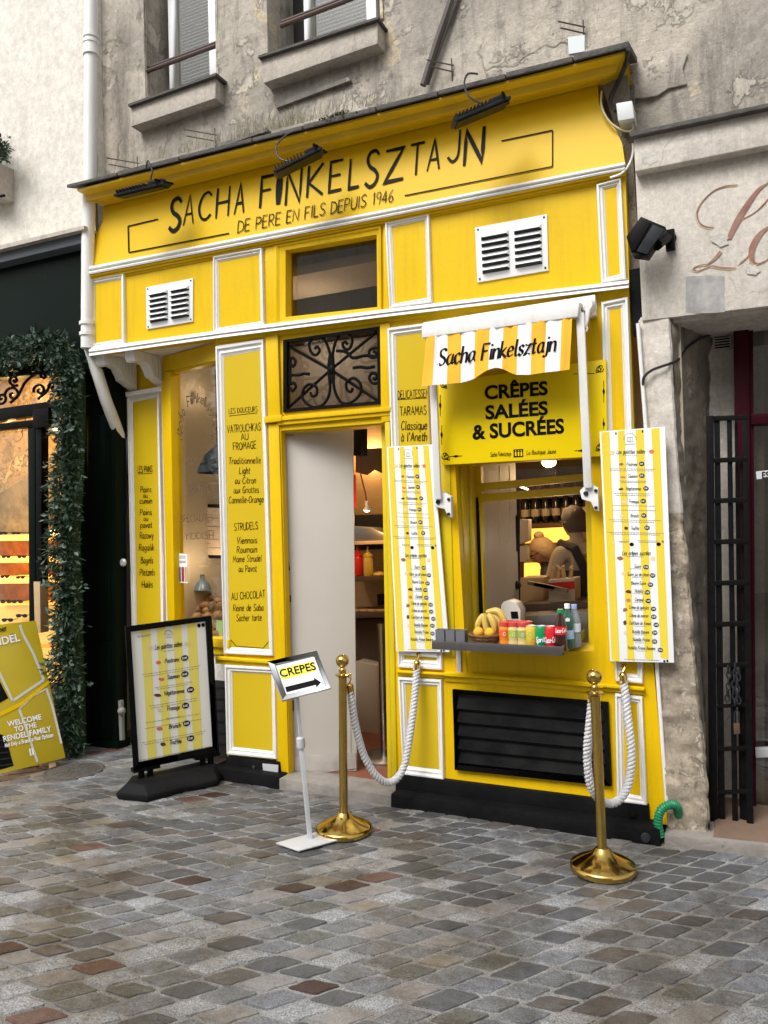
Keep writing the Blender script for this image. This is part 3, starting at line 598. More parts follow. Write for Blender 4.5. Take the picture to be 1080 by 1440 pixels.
# manhole cover
c0 = G(104, 1083, 0.010); mb = MB()
mb.lathe(c0, [(0.20, -0.01), (0.20, 0.000), (0.185, 0.002), (0.18, -0.002), (0.165, -0.002), (0.16, 0.001), (0.0, 0.001)], 32)
mh = thing('manhole_cover', 'round worn metal manhole cover set in the paving beside the mirrored sandwich board', 'manhole cover', c0)
mm = mat('worn_cast_iron', (0.10, 0.09, 0.08), 0.6, col2=(0.06, 0.055, 0.05), var=12, amt=0.5, bump=0.8, bscale=60)
mb.build('lid', mm, mh, smooth=True)
mb = MB()
for k in range(12):
    a = k * math.pi / 6; mb.obox(c0 + Vector((math.cos(a) * .09, math.sin(a) * .09, .001)), (math.cos(a) * .055, math.sin(a) * .055, 0), (-math.sin(a) * .012, math.cos(a) * .012, 0), (0, 0, .002))
mb.build('rib', mm, mh)

# ================================================================= OPPOSITE SIDE OF THE STREET (behind the camera, seen in reflections)
ob = thing('opposite_building', 'pale stone town house across the street with rows of tall windows', 'building', (0, -13, 0))
mb = MB(); mb.box(-16, 10, -14.5, -13, 0, 9.0); mb.build('wall', M['cream'], ob)
wme = None
for fl in range(3):
    for k in range(9):
        x = -14.5 + k * 2.7; z = 0.9 + fl * 2.9
        if wme is None:
            b1 = MB(); b1.box(-.62, .62, -.03, .04, -.08, 1.9); f1 = b1.build('window', M['winwhite'], ob)
            b2 = MB(); b2.box(-.5, .5, .04, .05, 0, 1.8); p1 = b2.build('pane', M['dark'], ob); p1.parent = f1; wme = (f1.data, p1.data)
            f1.location = (x, 0, z); p1.location = (0, 0, 0)
            for me_ in wme: me_.transform(Matrix.Translation((0, 13, 0)))
        else:
            f = bpy.data.objects.new('window', wme[0]); COL.objects.link(f); f.parent = ob; f.location = (x, 0, z)
            p = bpy.data.objects.new('pane', wme[1]); COL.objects.link(p); p.parent = f

# ================================================================= UPPER STONE WALL (relief modelled, windows as openings)
WY = 0.22          # plane of the wall above the shopfronts
wall = thing('old_town_house', 'weathered grey plaster house wall above the yellow shop with two shuttered windows', 'building', (-2.3, WY, 4))
def wall_grid(name, x0, x1, z0, z1, Y, holes, m_, amp=0.02, step=0.025, parent=wall, cut=None):
    nx = max(2, int((x1 - x0) / step)); nz = max(2, int((z1 - z0) / step)); vs = []; fs = []
    for j in range(nz + 1):
        for i in range(nx + 1):
            x = lerp(x0, x1, i / nx); z = lerp(z0, z1, j / nz)
            d = noise.fractal(Vector((x * 1.1, 3.1, z * 1.1)), 0.8, 2.1, 6) * amp + noise.fractal(Vector((x * 7, 9.1, z * 7)), 0.8, 2.1, 5) * amp * 0.3
            cr = abs(noise.noise(Vector((x * 1.6 + noise.noise(Vector((x * 4, 1, z * 4))) * .4, 5.0, z * 2.2))))
            if cr < 0.018: d += 0.012 * (1 - cr / 0.018)
            vs.append((x, Y + d, z))
    for j in range(nz):
        for i in range(nx):
            xc = lerp(x0, x1, (i + .5) / nx); zc = lerp(z0, z1, (j + .5) / nz)
            if any(h[0] < xc < h[1] and h[2] < zc < h[3] for h in holes): continue
            if cut and cut(xc, zc): continue
            a = j * (nx + 1) + i; fs.append((a, a + 1, a + nx + 2, a + nx + 1))
    mb = MB(); mb.add(vs, fs); return mb.build(name, m_, parent, smooth=True, sharp=60)
def hole_px(l, r, b, t, Y=WY):
    a = P(l, b, Y); c = P(r, b, Y); d = P((l + r) / 2, t, Y); return (a.x, c.x, a.z, d.z)
wx0 = P(136, 300, WY).x
h1 = hole_px(206, 306, 138, -60); h1 = (h1[0], h1[1], P(240, 128, WY).z, 5.9)
h2 = hole_px(378, 537, 90, -60); h2 = (h2[0] + .0, h2[1], P(450, 56, WY).z, 5.9)
wall_grid('wall', wx0, 0.9, 3.3, 6.0, WY, [h1, h2], M['plaster'], amp=0.014)
mb = MB(); mb.box(wx0, 0.9, WY + .35, WY + .5, 3.0, 6.0); mb.build('wall_core', M['dark'], wall)
mb = MB()
for h in (h1, h2):   # reveals
    mb.box(h[0] - .02, h[0], WY - .01, WY + .34, h[2], 6.0); mb.box(h[1], h[1] + .02, WY - .01, WY + .34, h[2], 6.0); mb.box(h[0], h[1], WY, WY + .34, h[2] - .03, h[2])
mb.build('window_reveal', M['plaster'], wall)
def upper_window(h, fl, fr, pane):
    Yw = WY + .17
    a = P(fl, 60, Yw).x; b = P(fr, 60, Yw).x; z0 = h[2] + .002; z1 = 6.0
    mb = MB(); t = .075
    mb.box(a, a + t, Yw, Yw + .06, z0, z1); mb.box(b - t, b, Yw, Yw + .06, z0, z1); mb.box(a + t, b - t, Yw, Yw + .06, z0, z0 + .07)
    c = (a + b) / 2
    if pane: mb.box(c - .03, c + .03, Yw - .01, Yw + .06, z0 + .07, z1)
    f = mb.build('window', M['winwhite'], wall, bevel=.004)
    mb = MB(); mb.box(a + t, b - t, Yw + .02, Yw + .026, z0 + .05, z1); mb.build('pane', M['glass'], f)
    mb = MB(); z = z0 + .05
    while z < z1: mb.obox(((a + b) / 2, Yw + .055, z), ((b - a) / 2 - t, 0, 0), (0, .011, .006), (0, -.0008, .0015)); z += .026
    mb.build('blind', M['shutter'], f)
upper_window(h1, 237, 305, False); upper_window(h2, 428, 530, False)
# stone sills with slate edge
for tl, tr, br, bl in (((181, 150), (303, 106), (303, 138), (184, 178)), ((364, 82), (531, 27), (531, 61), (370, 117))):
    mb = MB(); mb.slab([tl, tr, br, bl], WY - .10, WY + .12); s_ = mb.build('window_sill', M['sillstone'], wall, bevel=.006)
    mb = MB(); mb.slab([(tl[0] - 1, tl[1] - 4), (tr[0] + 1, tr[1] - 4), (tr[0] + 1, tr[1] - .5), (tl[0] - 1, tl[1] - .5)], WY - .13, WY + .12); mb.build('slate_edge', M['slate'], s_)
for a, b in (((207, 97), (306, 60)), ((397, 32), (500, -8))):
    Y = WY + .03; p, q = P(*a, Y), P(*b, Y); mb = MB()
    for dz in (0, .035): mb.tube([p + Vector((0, -dz * .6, -dz)), q + Vector((0, -dz * .6, -dz))], .015, 8)
    mb.build('window_rail', M['rail'], wall, smooth=True)
# broken stone ledges and repair patches on the wall
mb = MB(); mb.slab([(880, 88), (905, 84), (930, 72), (962, 68), (967, 76), (960, 96), (966, 118), (940, 124), (925, 134), (902, 138), (884, 138)], WY - .016, WY + .05); mb.build('stone_patch', M['plaster'], wall, bevel=.006)
mb = MB(); mb.slab([(872, 122), (892, 118), (893, 152), (872, 158)], WY - .035, WY + .03); mb.build('stone_patch', M['limedark'], wall, bevel=.006)
mb = MB(); mb.slab([(386, 146), (490, 108), (492, 113), (388, 152)], WY - .03, WY + .02); mb.build('crack_ledge', M['plaster_dark'], wall)
# iron bracket pole leaning on the wall
mb = MB(); mb.tube([P(637, -8, WY - .04), P(613, 62, WY - .05), P(595, 120, WY - .06)], .022, 6)
mb.tube([P(646, -8, WY - .02), P(620, 62, WY - .03), P(601, 118, WY - .04)], .014, 6)
solo('iron_pole', mb, mat('weathered_iron', (0.10, 0.085, 0.075), .8, bump=.6, bscale=50), 'weathered dark pole slanting up the stone wall above the sign', 'pole', smooth=True)

# rusty wire prongs above the cornice
prm = mat('rusty_wire', (0.09, 0.07, 0.06), .7)
for i, (x, y, lab) in enumerate(((259, 182, 'pair of rusty wire prongs on the wall, above the second floodlight from the left'), (150, 222, 'pair of rusty wire prongs on the wall at the far left end of the cornice'), (600, 84, 'pair of rusty wire prongs at the foot of the slanting pole'), (785, 30, 'pair of rusty wire prongs above the right end of the yellow cornice'))):
    mb = MB(); L_ = 46 if i < 2 else 38
    for k in range(2): mb.tube([P(x + k * 3, y + k * 9, WY - .10), P(x + L_, y + k * 9 + 8, WY - .02)], .0045, 5)
    mb.tube([P(x + L_ - 3, y - 2, WY - .03), P(x + L_ - 2, y + 30, WY - .01)], .004, 5)
    solo('wire_prongs', mb, prm, lab, 'wire prongs')

# ================================================================= LEFT NEIGHBOUR: cream wall, pipe, green shop
cw = thing('cream_house', 'smooth cream plaster house wall above the dark green shop', 'building', (-5.2, .12, 3.2))
cx1 = P(132, 200, .12).x
wall_grid('wall', -8.2, cx1, 3.15, 6.3, .12, [], M['cream'], amp=.002, step=.06, parent=cw)
mb = MB(); mb.box(-8.2, cx1, .16, .4, 3.1, 6.3); mb.build('wall_core', M['cream'], cw)
# plant box at the left edge
pb = thing('window_plant', 'green plant in a planter on the cream wall at the left edge', 'plant', P(4, 235, .05))
mb = MB(); mb.slab([(-40, 232), (-5, 227), (-5, 274), (-40, 280)], -.04, .12); mb.build('planter', M['sillstone'], pb)
mb = MB(); mb.tube([P(-20, 279, -.03), P(6, 275, -.03)], .012, 6); mb.build('bracket', M['iron'], pb)
def leaf(mb, c, d, u, l, w):
    """a small pointed leaf with a folded midrib"""
    d = d.normalized(); s_ = d.cross(u); s_ = s_.normalized() if s_.length > 1e-6 else Vector((1, 0, 0)); n = s_.cross(d)
    mb.add([c, c + d * l * .5 + s_ * w + n * w * .3, c + d * l, c + d * l * .5 - s_ * w + n * w * .3], [(0, 1, 2), (0, 2, 3)])
def rdir(r): 
    while True:
        v_ = Vector((r.uniform(-1, 1), r.uniform(-1, 1), r.uniform(-1, 1)))
        if .1 < v_.length < 1: return v_.normalized()
mb = MB()
for k in range(700):
    c = P(rs.uniform(-30, 17), 0, .02); c = P(rs.triangular(-30, 17, -2), 212 + rs.gauss(0, 8), rs.uniform(-.12, .1)); leaf(mb, c, rdir(rs), rdir(rs), rs.uniform(.02, .05), .008)
mb.build('foliage', M['darkgreen'], pb)
# grey band over the green shop
gb = thing('green_shop', 'dark green optician shopfront wrapped in a fir garland left of the yellow shop', 'shop', (-5.0, .08, 0))
def gslab(n, pts, yf, yb, m_, **k):
    mb = MB(); mb.slab(pts, yf, yb); return mb.build(n, m_, gb, **k)
gslab('cornice', [(-120, 380), (117, 322), (119, 341), (-120, 398)], -.04, .15, M['darkgrey'], bevel=.01)
gslab('cornice_trim', [(-120, 373), (118, 317), (118, 322), (-120, 380)], -.09, .15, M['sillstone'])
gslab('fascia', [(-120, 398), (119, 341), (140, 470), (140, 520), (-120, 540)], .06, .2, M['green'])
gslab('side_panel', [(112, 500), (162, 500), (164, 1064), (118, 1063)], .22, .33, M['green'])
mb = MB(); mb.slab([(122, 585), (154, 583), (155, 900), (124, 900)], .21, .23); mb.slab([(124, 914), (155, 914), (156, 1040), (126, 1038)], .21, .23); mb.build('raised_panel', M['green'], gb, bevel=.006)
gslab('base_board', [(110, 1040), (165, 1042), (166, 1068), (110, 1066)], .20, .33, M['green'])
gslab('recess_wall', [(140, 470), (215, 470), (215, 1075), (150, 1070)], .75, .8, M['dark'])
gslab('side_post', [(158, 505), (205, 505), (209, 1066), (162, 1062)], .60, .7, M['green'])
# stand-pipe bits at the foot
mb = MB(); mb.tube([P(170, 985, .2), P(172, 1040, .2)], .02, 8); mb.ball(P(171, 1000, .18), .03)
solo('water_tap', mb, mat('dull_zinc', (.22, .22, .22), .5), 'small dull grey tap and pipe in the dark gap beside the menu stand', 'tap', smooth=True)
mb = MB(); c = P(174, 791, .28); mb.lathe(c, [(0.001, .0), (.03, .0), (.03, .012), (.02, .02), (0.001, .02)], 14, axis=(0, -1, 0)); solo('vent_rosette', mb, M['alu'], 'small round grey rosette on the dark green post', 'fitting', smooth=True)
# downpipe
dp = thing('downpipe', 'white vertical rainwater pipe at the corner of the cream wall', 'pipe', P(128, 480, 0))
YP = -.02; mb = MB(); mb.tube([P(128, -30, YP), P(127, 240, YP), P(124, 330, YP), P(123, 490, YP)], .047, 16); mb.build('pipe', M['white'], dp, smooth=True)
for y, x in ((52, 128), (60, 128), (76, 128), (455, 123), (470, 123)):
    c = P(x, y, YP); mb = MB(); mb.lathe(c, [(.048, -.012), (.058, -.012), (.058, .012), (.048, .012)], 16); mb.build('collar', M['white'], dp, smooth=True)
c = P(128, 66, YP); mb = MB(); mb.lathe(c, [(.053, -.05), (.053, .05)], 16); mb.build('socket', M['white'], dp, smooth=True)
# slanting pipe under the overhang
mb = MB(); mb.tube([P(124, 480, .03), P(134, 515, .06), P(148, 560, .13), P(164, 602, .26), P(177, 638, .40), P(188, 668, .52)], .044, 14)
sp = solo('slanting_pipe', mb, M['white'], 'white pipe slanting down under the overhang behind the left column', 'pipe', smooth=True)

# interior of the green shop
gi = thing('optician_interior', 'warm lit stone back wall and shelves inside the green shop', 'shop interior', (-5.2, 1.2, 0))
warm_stone = plaster_mat('warm_rubble_stone', ((0.66, 0.50, 0.30), (0.44, 0.31, 0.17), (0.56, 0.41, 0.23)), (0.16, 0.10, 0.05), (0.72, 0.58, 0.38), .9, scale=1.3, bump=1.6)
_o = wall_grid('back_wall', -8.6, -4.6, 0.1, 3.2, 1.15, [], warm_stone, amp=.06, step=.05, parent=gi)
mb = MB(); mb.box(-8.6, -4.4, .35, 2.0, 0.0, .06); mb.build('shop_floor', M['darkwood'], gi)
mb = MB(); mb.box(-8.6, -4.4, .25, 1.6, 3.2, 3.3); mb.box(-4.62, -4.5, .3, 1.5, 0, 3.2); mb.build('shop_wall', M['wall_in'], gi)
mb = MB(); mb.slab([(-60, 770), (-60, 706), (0, 693), (21, 681), (40, 670), (69, 660), (95, 660), (95, 765)], 1.05, 1.12); mb.build('display_arch', mat('olive_relief', (.10, .075, .04), .8, bump=1, bscale=14, col2=(.22, .17, .09), var=9, amt=.3), gi)
shelfy = ((752, 764), (783, 793), (812, 822), (850, 905), (912, 960))
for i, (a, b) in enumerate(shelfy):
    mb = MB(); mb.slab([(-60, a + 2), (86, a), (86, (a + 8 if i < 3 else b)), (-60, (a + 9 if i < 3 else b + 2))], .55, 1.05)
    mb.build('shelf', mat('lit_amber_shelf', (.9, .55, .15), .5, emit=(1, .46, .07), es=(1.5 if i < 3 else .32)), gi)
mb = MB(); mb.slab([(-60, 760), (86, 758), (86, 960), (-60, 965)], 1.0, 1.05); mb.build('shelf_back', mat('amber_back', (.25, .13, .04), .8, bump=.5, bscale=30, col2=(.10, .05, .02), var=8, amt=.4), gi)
k = 0
GLS = [(4, 750), (22, 750), (50, 751), (66, 750), (8, 783), (30, 783), (62, 786), (80, 784), (6, 811), (28, 812), (60, 812), (80, 811), (8, 846), (24, 846), (60, 848), (10, 872), (30, 866), (64, 868), (80, 884), (66, 930), (80, 950)]
for x, y in GLS:
    S = .5; f_ = sY(S); mb = MB(); s_ = 6 if y < 840 else 8
    for dx in (-s_ * .55, s_ * .55):
        pts = [f_(x + dx + s_ * .42 * math.cos(t * math.pi / 4), y + s_ * .34 * math.sin(t * math.pi / 4)) for t in range(8)]; mb.prism(pts, (0, .008, 0))
    mb.prism([f_(x - 2, y - 2), f_(x + 2, y - 2), f_(x + 2, y), f_(x - 2, y)], (0, .01, 0))
    mb.tube([f_(x - s_, y - 1), f_(x - s_, y - 1) + Vector((0, .1, 0))], .003, 4); mb.tube([f_(x + s_, y - 1), f_(x + s_, y - 1) + Vector((0, .1, 0))], .003, 4)
    solo('sunglasses', mb, M['ink'], 'dark sunglasses on the %s lit shelf, %s' % (('top', 'second', 'third', 'fourth', 'fifth', 'lowest')[0 if y < 760 else 1 if y < 795 else 2 if y < 820 else 3 if y < 860 else 4 if y < 900 else 5], ('nearest the left edge of the photo', 'second from the left', 'touching the iron post', 'just right of the iron post', 'half hidden by the garland')[0 if x < 15 else 1 if x < 45 else 2 if x < 58 else 3 if x < 70 else 4]), 'sunglasses', 'sunglasses displayed on the lit shelves')
# spot lamp
sl = thing('spot_lamp', 'small lit spotlight under the iron door frame in the optician shop', 'lamp', P(80, 600, .5))
c = P(80, 603, .45); mb = MB(); mb.lathe(c, [(.02, .07), (.03, .06), (.04, .0), (.038, -.004)], 12, axis=(-.2, .3, 1)); mb.build('lamp_housing', M['iron'], sl, smooth=True)
mb = MB(); mb.ball(c, .034, sc=(1, 1, .5)); mb.build('bulb', M['bulb'], sl, smooth=True)
c2 = P(48, 752, .9)
mb = MB(); mb.lathe(P(74, 758, .8), [(.01, .09), (.05, .06), (.07, 0)], 12); l2 = thing('shelf_lamp', 'small lit shade lamp above the optician shelves', 'lamp', P(74, 758, .8)); mb.build('lamp_shade', M['bulb'], l2, smooth=True)
def plight(loc, e, col=(1, .62, .28), r=.06, name='lamp_and_fill_light'):  # point light, used for lit lamps and for added fill
    d = bpy.data.lights.new(name, 'POINT'); d.energy = e; d.color = col; d.shadow_soft_size = r
    o = bpy.data.objects.new(name, d); COL.objects.link(o); o.location = loc; return o
plight(P(75, 590, .40), 22, (1, .60, .22)); plight(P(15, 600, .45), 30, (1, .60, .22)); plight(P(-50, 600, .40), 22, (1, .60, .22))
# optician glazing and iron door
od = thing('optician_door', 'dark iron framed glass door of the green shop with scrolled fanlight', 'door', P(45, 900, .1))
def dslab(n, pts, yf, yb, m_): mb = MB(); mb.slab(pts, yf, yb); return mb.build(n, m_, od, bevel=.003)
dslab('transom_bar', [(-60, 583), (92, 561), (92, 576), (-60, 602)], .05, .13, M['iron'])
dslab('transom_bar', [(-60, 603), (48, 590), (48, 600), (-60, 611)], .06, .12, M['iron'])
dslab('post', [(39, 592), (49, 590), (50, 885), (41, 885)], .07, .12, M['green'])
dslab('post', [(50, 585), (58, 584), (58, 820), (51, 820)], .05, .12, M['iron'])
dslab('lock_box', [(46, 576), (68, 573), (68, 600), (46, 602)], .02, .12, M['iron'])
dslab('door_edge', [(47, 818), (56, 818), (57, 890), (49, 890)], .04, .12, M['wood'])
dslab('frame', [(86, 520), (98, 518), (104, 1062), (94, 1062)], .05, .2, M['green'])
mb = MB(); mb.slab([(-60, 520), (88, 505), (92, 1060), (-60, 1075)], .14, .146); mb.build('pane', M['clearglass'], od)
dslab('kick_board', [(-60, 1000), (96, 990), (98, 1062), (-60, 1082)], .10, .13, M['green'])
def spiral(c, r0, turns, a0, s, dirn=1, n=26):
    return [(c[0] + s * r0 * (1 - t) ** .8 * math.cos(a0 + dirn * turns * 6.283 * t), c[1] + r0 * (1 - t) ** .8 * math.sin(a0 + dirn * turns * 6.283 * t)) for t in [k / n for k in range(n + 1)]]
for c, r0, a0, d_ in (((18, 555), 11, 3.1, 1), ((56, 549), 9, 2.8, 1), ((62, 528), 7, .2, -1), ((2, 560), 9, 3, -1), ((76, 545), 8, 3.3, 1), ((20, 535), 8, 1, 1)):
    mb = MB(); mb.tube([P(x, y, .08) for x, y in spiral(c, r0, 1.3, a0, 1, d_)], .012, 6); mb.build('scroll', M['iron'], od, smooth=True)
for a in ([(15, 566), (26, 556), (34, 540), (44, 530), (58, 522)], [(54, 561), (66, 550), (72, 536), (80, 525)]):
    mb = MB(); mb.tube([P(x, y, .08) for x, y in crom(a, 4)], .012, 6); mb.build('scroll', M['iron'], od, smooth=True)
# garland
gl = thing('fir_garland', 'thick garland of dark fir and grey green eucalyptus round the optician doorway', 'garland', P(98, 1055, 0))
path = [(-60, 505), (-20, 500), (20, 498), (55, 490), (84, 488), (100, 515), (101, 560), (100, 620), (97, 690), (93, 760), (96, 830), (97, 900), (100, 970), (101, 1020), (102, 1052)]
pp = [P(x, y, -.03) for x, y in path]; r = random.Random(5)
core = MB(); core.tube([p + Vector((0, .04, 0)) for p in pp], .07, 8); core.build('core', M['darkgreen'], gl, smooth=True)
for nm, m_, cnt, l0, l1, w_ in (('fir_foliage', M['darkgreen'], 9500, .04, .085, .0045), ('eucalyptus_foliage', M['greygreen'], 1500, .035, .06, .014)):
    mb = MB()
    lens = [(pp[i + 1] - pp[i]).length for i in range(len(pp) - 1)]
    for k in range(cnt if nm[0] == 'f' else 520):
        i = r.choices(range(len(lens)), lens)[0]; t = r.random(); c = pp[i].lerp(pp[i + 1], t)
        kk = noise.noise(c * 6) * .08 + .108; dd = rdir(r); dd.y = -abs(dd.y); rad = kk * (r.random() ** .45); c = c + dd * rad
        if nm[0] == 'f': leaf(mb, c, (dd * .6 + rdir(r) * .8 + Vector((0, 0, -.35))), rdir(r), r.uniform(l0, l1), w_ * r.uniform(.8, 1.6))
        else:
            sd_ = (dd * .7 + rdir(r) * .5 + Vector((0, 0, -.4))).normalized()
            for q in range(5): leaf(mb, c + sd_ * q * .016, (rdir(r) + sd_ * .8), rdir(r), r.uniform(l0, l1), w_)
    mb.build(nm, m_, gl, kind='stuff')
# ================================================================= YELLOW SHOPFRONT
sf = thing('yellow_shopfront', 'bright yellow painted wooden delicatessen shopfront with white mouldings and hand lettered sign', 'shopfront', (-2.4, 0, 0))
PR = [(0, 0), (0, .014), (.10, .024), (.32, .026), (.42, .014), (.52, .012), (.72, .016), (.86, .008), (1, .004), (1, 0)]
def panel(outer, inner, m_=M['yellow'], name='panel', Y=0.0, mm=M['white'], prof=PR, parent=None, label=None):
    mb = MB(); mb.slab(inner, Y - .004, Y + .01); p = mb.build(name, m_, parent or sf)
    mb = MB(); mb.mould(outer, inner, Y, prof); q = mb.build('moulding', mm, p, smooth=True, sharp=25)
    if label: p['label'] = label
    return p
# --- base boards
def board(pts, name='board', Y=0.0, Yb=.06, m_=M['yellow'], **k): mb = MB(); mb.slab(pts, Y, Yb); return mb.build(name, m_, sf, **k)
board([(126, 382), (384, 334), (385, 466), (127, 500)]); board([(539, 305), (879, 236), (885, 402), (541, 442)])
mb = MB(); mb.ringquad([(384, 334), (539, 305), (541, 442), (385, 466)], [(402, 352), (530, 330), (531, 432), (402, 446)], .003, .09); tf = mb.build('transom_frame', M['yellow'], sf)
mb = MB(); mb.mould([(386, 346), (537, 318), (538, 441), (387, 458)], [(402, 352), (530, 330), (531, 432), (402, 446)], .003, [(0, 0), (0, .016), (.3, .02), (.5, .008), (1, .004), (1, 0)]); mb.build('moulding', M['yellow'], tf, smooth=True, sharp=25)
mb = MB(); mb.slab([(398, 350), (534, 328), (535, 436), (398, 448)], .07, .076); mb.build('pane', M['glassdark'], tf)
# column left of the door, frame of the grille, boards right of the door
board([(303, 474), (386, 464), (405, 1094), (320, 1066)])
mb = MB(); mb.slab([(373, 474), (390, 470), (394, 588), (377, 590)], -.02, .0); mb.slab([(371, 586), (396, 583), (396, 592), (371, 595)], -.035, .0); mb.slab([(377, 596), (392, 596), (406, 1092), (389, 1089)], -.012, .0)
mb.build('door_post', M['yellow'], sf, bevel=.003)
mb = MB(); mb.ringquad([(387, 465), (544, 442), (548, 594), (391, 606)], [(398, 478), (533, 459), (534, 568), (398, 580)], .004, .10); gf = mb.build('grille_frame', M['yellow'], sf)
mb = MB(); mb.slab([(390, 586), (549, 572), (549, 578), (390, 592)], -.03, .02); mb.slab([(390, 592), (549, 578), (549, 584), (390, 598)], -.018, .02); mb.build('lintel', M['yellow'], sf, bevel=.003)
board([(542, 441), (620, 432), (640, 655), (655, 925), (658, 948), (843, 965), (866, 1150), (556, 1100), (545, 592)])
board([(620, 432), (884, 400), (893, 640), (625, 655)], Y=.001)
board([(832, 640), (893, 640), (939, 1160), (866, 1150), (836, 925)], Y=.002)
board([(646, 916), (843, 916), (848, 969), (650, 951)], Y=.0035)
# door jambs
mb = MB(); mb.slab([(536, 596), (541, 595), (551, 1095), (545, 1094)], .08, .16); mb.slab([(541, 594), (548, 593), (558, 1098), (551, 1096)], -.012, .10); mb.build('door_jamb', M['olive'], sf, bevel=.003)
mb = MB(); mb.slab([(391, 600), (395, 600), (408, 1090), (404, 1092)], .0, .05); mb.slab([(391, 600), (545, 588), (545, 597), (391, 609)], .02, .14); mb.build('door_frame', M['yellow'], sf)
# --- frieze sign (leans back towards its top)
A1, A2, A3 = P(145, 288, .06), P(840, 116, .06), P(125, 376, -.01)
fn = (A2 - A1).cross(A3 - A1).normalized()
if fn.y > 0: fn = -fn
fs0 = sPL(A1, fn, 0.0); fs1 = sPL(A1, fn, .004); fs2 = sPL(A1, fn, .0055)
out = [(145, 287), (840, 115), (842, 145), (852, 167), (866, 182), (875, 202), (879, 231), (125, 378), (127, 354), (135, 332), (145, 310)]
mb = MB(); mb.prism([fs0(x, y) for x, y in out], (0, .08, 0)); sign = mb.build('sign_board', mat('sign_board_yellow', (0.70, 0.45, 0.002), 0.45, spec=.2, col2=(0.62, 0.39, 0.002), var=1.6, amt=.6, bump=.08, bscale=25), sf)
# cornice
CR = [((145, 290), (841, 119), .052), ((142, 287), (844, 114), .03), ((134, 285), (850, 110), .0), ((124, 285), (860, 106), -.04), ((121, 283), (866, 101), -.07), ((121, 275), (869, 88), -.08), ((115, 272), (873, 81), -.11), ((109, 269), (877, 76), -.15), ((108, 266), (878, 72), -.15)]
rows = []
for L_, R2_, Y in CR: rows.append([P(lerp(L_[0], R2_[0], t / 12), lerp(L_[1], R2_[1], t / 12) + (3 * math.sin(t / 12 * math.pi) if 0 else 0), Y) for t in range(13)])
mb = MB(); mb.rows(rows); n_ = 13
top = [p + Vector((0, .0, 0)) for p in rows[-1]]; back = [Vector((p.x, WY + .05, p.z + .09)) for p in rows[-1]]
mb.rows([top, back])
ends = [r_[0] for r_ in rows]; ende = [r_[-1] for r_ in rows]
mb.add(ends + [Vector((ends[-1].x, WY, ends[-1].z)), Vector((ends[0].x, WY, ends[0].z))], [tuple(range(len(ends) + 2))])
mb.add(ende + [Vector((ende[-1].x, WY, ende[-1].z)), Vector((ende[0].x, WY, ende[0].z))], [tuple(range(len(ende) + 2))])
cor = mb.build('cornice', mat('cornice_yellow', (0.76, 0.49, 0.003), 0.42, col2=(0.60, 0.38, 0.006), var=2.2, amt=.3, bump=.3, bscale=30, col3=(.20, .12, .02), spot=.70, stretch=(1, 1, .6)), sf, smooth=True, sharp=30)
# slate capping in uneven lengths, each piece its own
xs_ = [0, .09, .2, .33, .42, .55, .66, .78, .9, 1.0]
for i in range(len(xs_) - 1):
    t0, t1 = xs_[i] + .001, xs_[i + 1] - .001
    a = P(lerp(93, 885, t0), lerp(266, 67, t0), -.18); b = P(lerp(93, 885, t1), lerp(266, 67, t1), -.18)
    up = Vector((0, 0, rs.uniform(.002, .010))); th = Vector((0, 0, rs.uniform(.022, .032))); bk = Vector((0, .38 + rs.uniform(-.01, .01), .12))
    a += up; b += up * .6; mb = MB(); mb.hexa([a, b, b + bk, a + bk, a + th, b + th, b + bk + th, a + bk + th]); mb.build('slate', M['slate'], cor, bevel=.004)
# sign lettering
SL = -0.222
for s, x0, x1, y0, y1, k in (('S', 238.4, 254, 278, 326, 1.1), ('A', 258.3, 273, 274, 318, .75), ('C', 279, 297, 270, 311, .9), ('H', 304, 323, 263, 307, .85), ('A', 330, 344, 258, 302, .8), ('F', 366, 383, 248, 293, .9), ('I', 388, 396, 245, 288, 1.0), ('N', 402, 424, 239, 288, .85), ('K', 432, 454, 232, 278, .9),
                       ('E', 463, 481, 226, 271, .85), ('L', 491, 505, 222, 266, .85), ('S', 514, 532, 212, 265, .9), ('Z', 541, 567, 210, 257, .85), ('T', 576, 595, 201, 247, .8), ('A', 601, 619, 197, 242, .85), ('J', 630, 646, 184, 229, .85), ('N', 653, 681, 182, 233, .85)):
    h = y1 - y0 - 3; w_ = (x1 - x0) * .92; txt(s, (x0 + x1) / 2 - .03 * h, y1 - 1 - .1 * (x1 - x0), h, fs2, SL, M['ink'], sign, w=max(w_, 3), wt=.49 * k, style='hand', lean=.07, name='letter')
txt('DE PERE EN FILS DEPUIS 1946', 443, 305, 17, fs2, -.205, M['ink'], sign, w=218, wt=.36, style='hand', lean=.08, jit=.4)
mb = MB()
for a, b in (((222, 308), (180, 318)), ((180, 318), (181, 355)), ((181, 355), (322, 328)), ((705, 198), (777, 183)), ((777, 183), (777, 234)), ((777, 234), (569, 275))): pxline(mb, a, b, 1.8, fs2)
mb.build('painted_line', M['ink'], sign, kind='stuff')
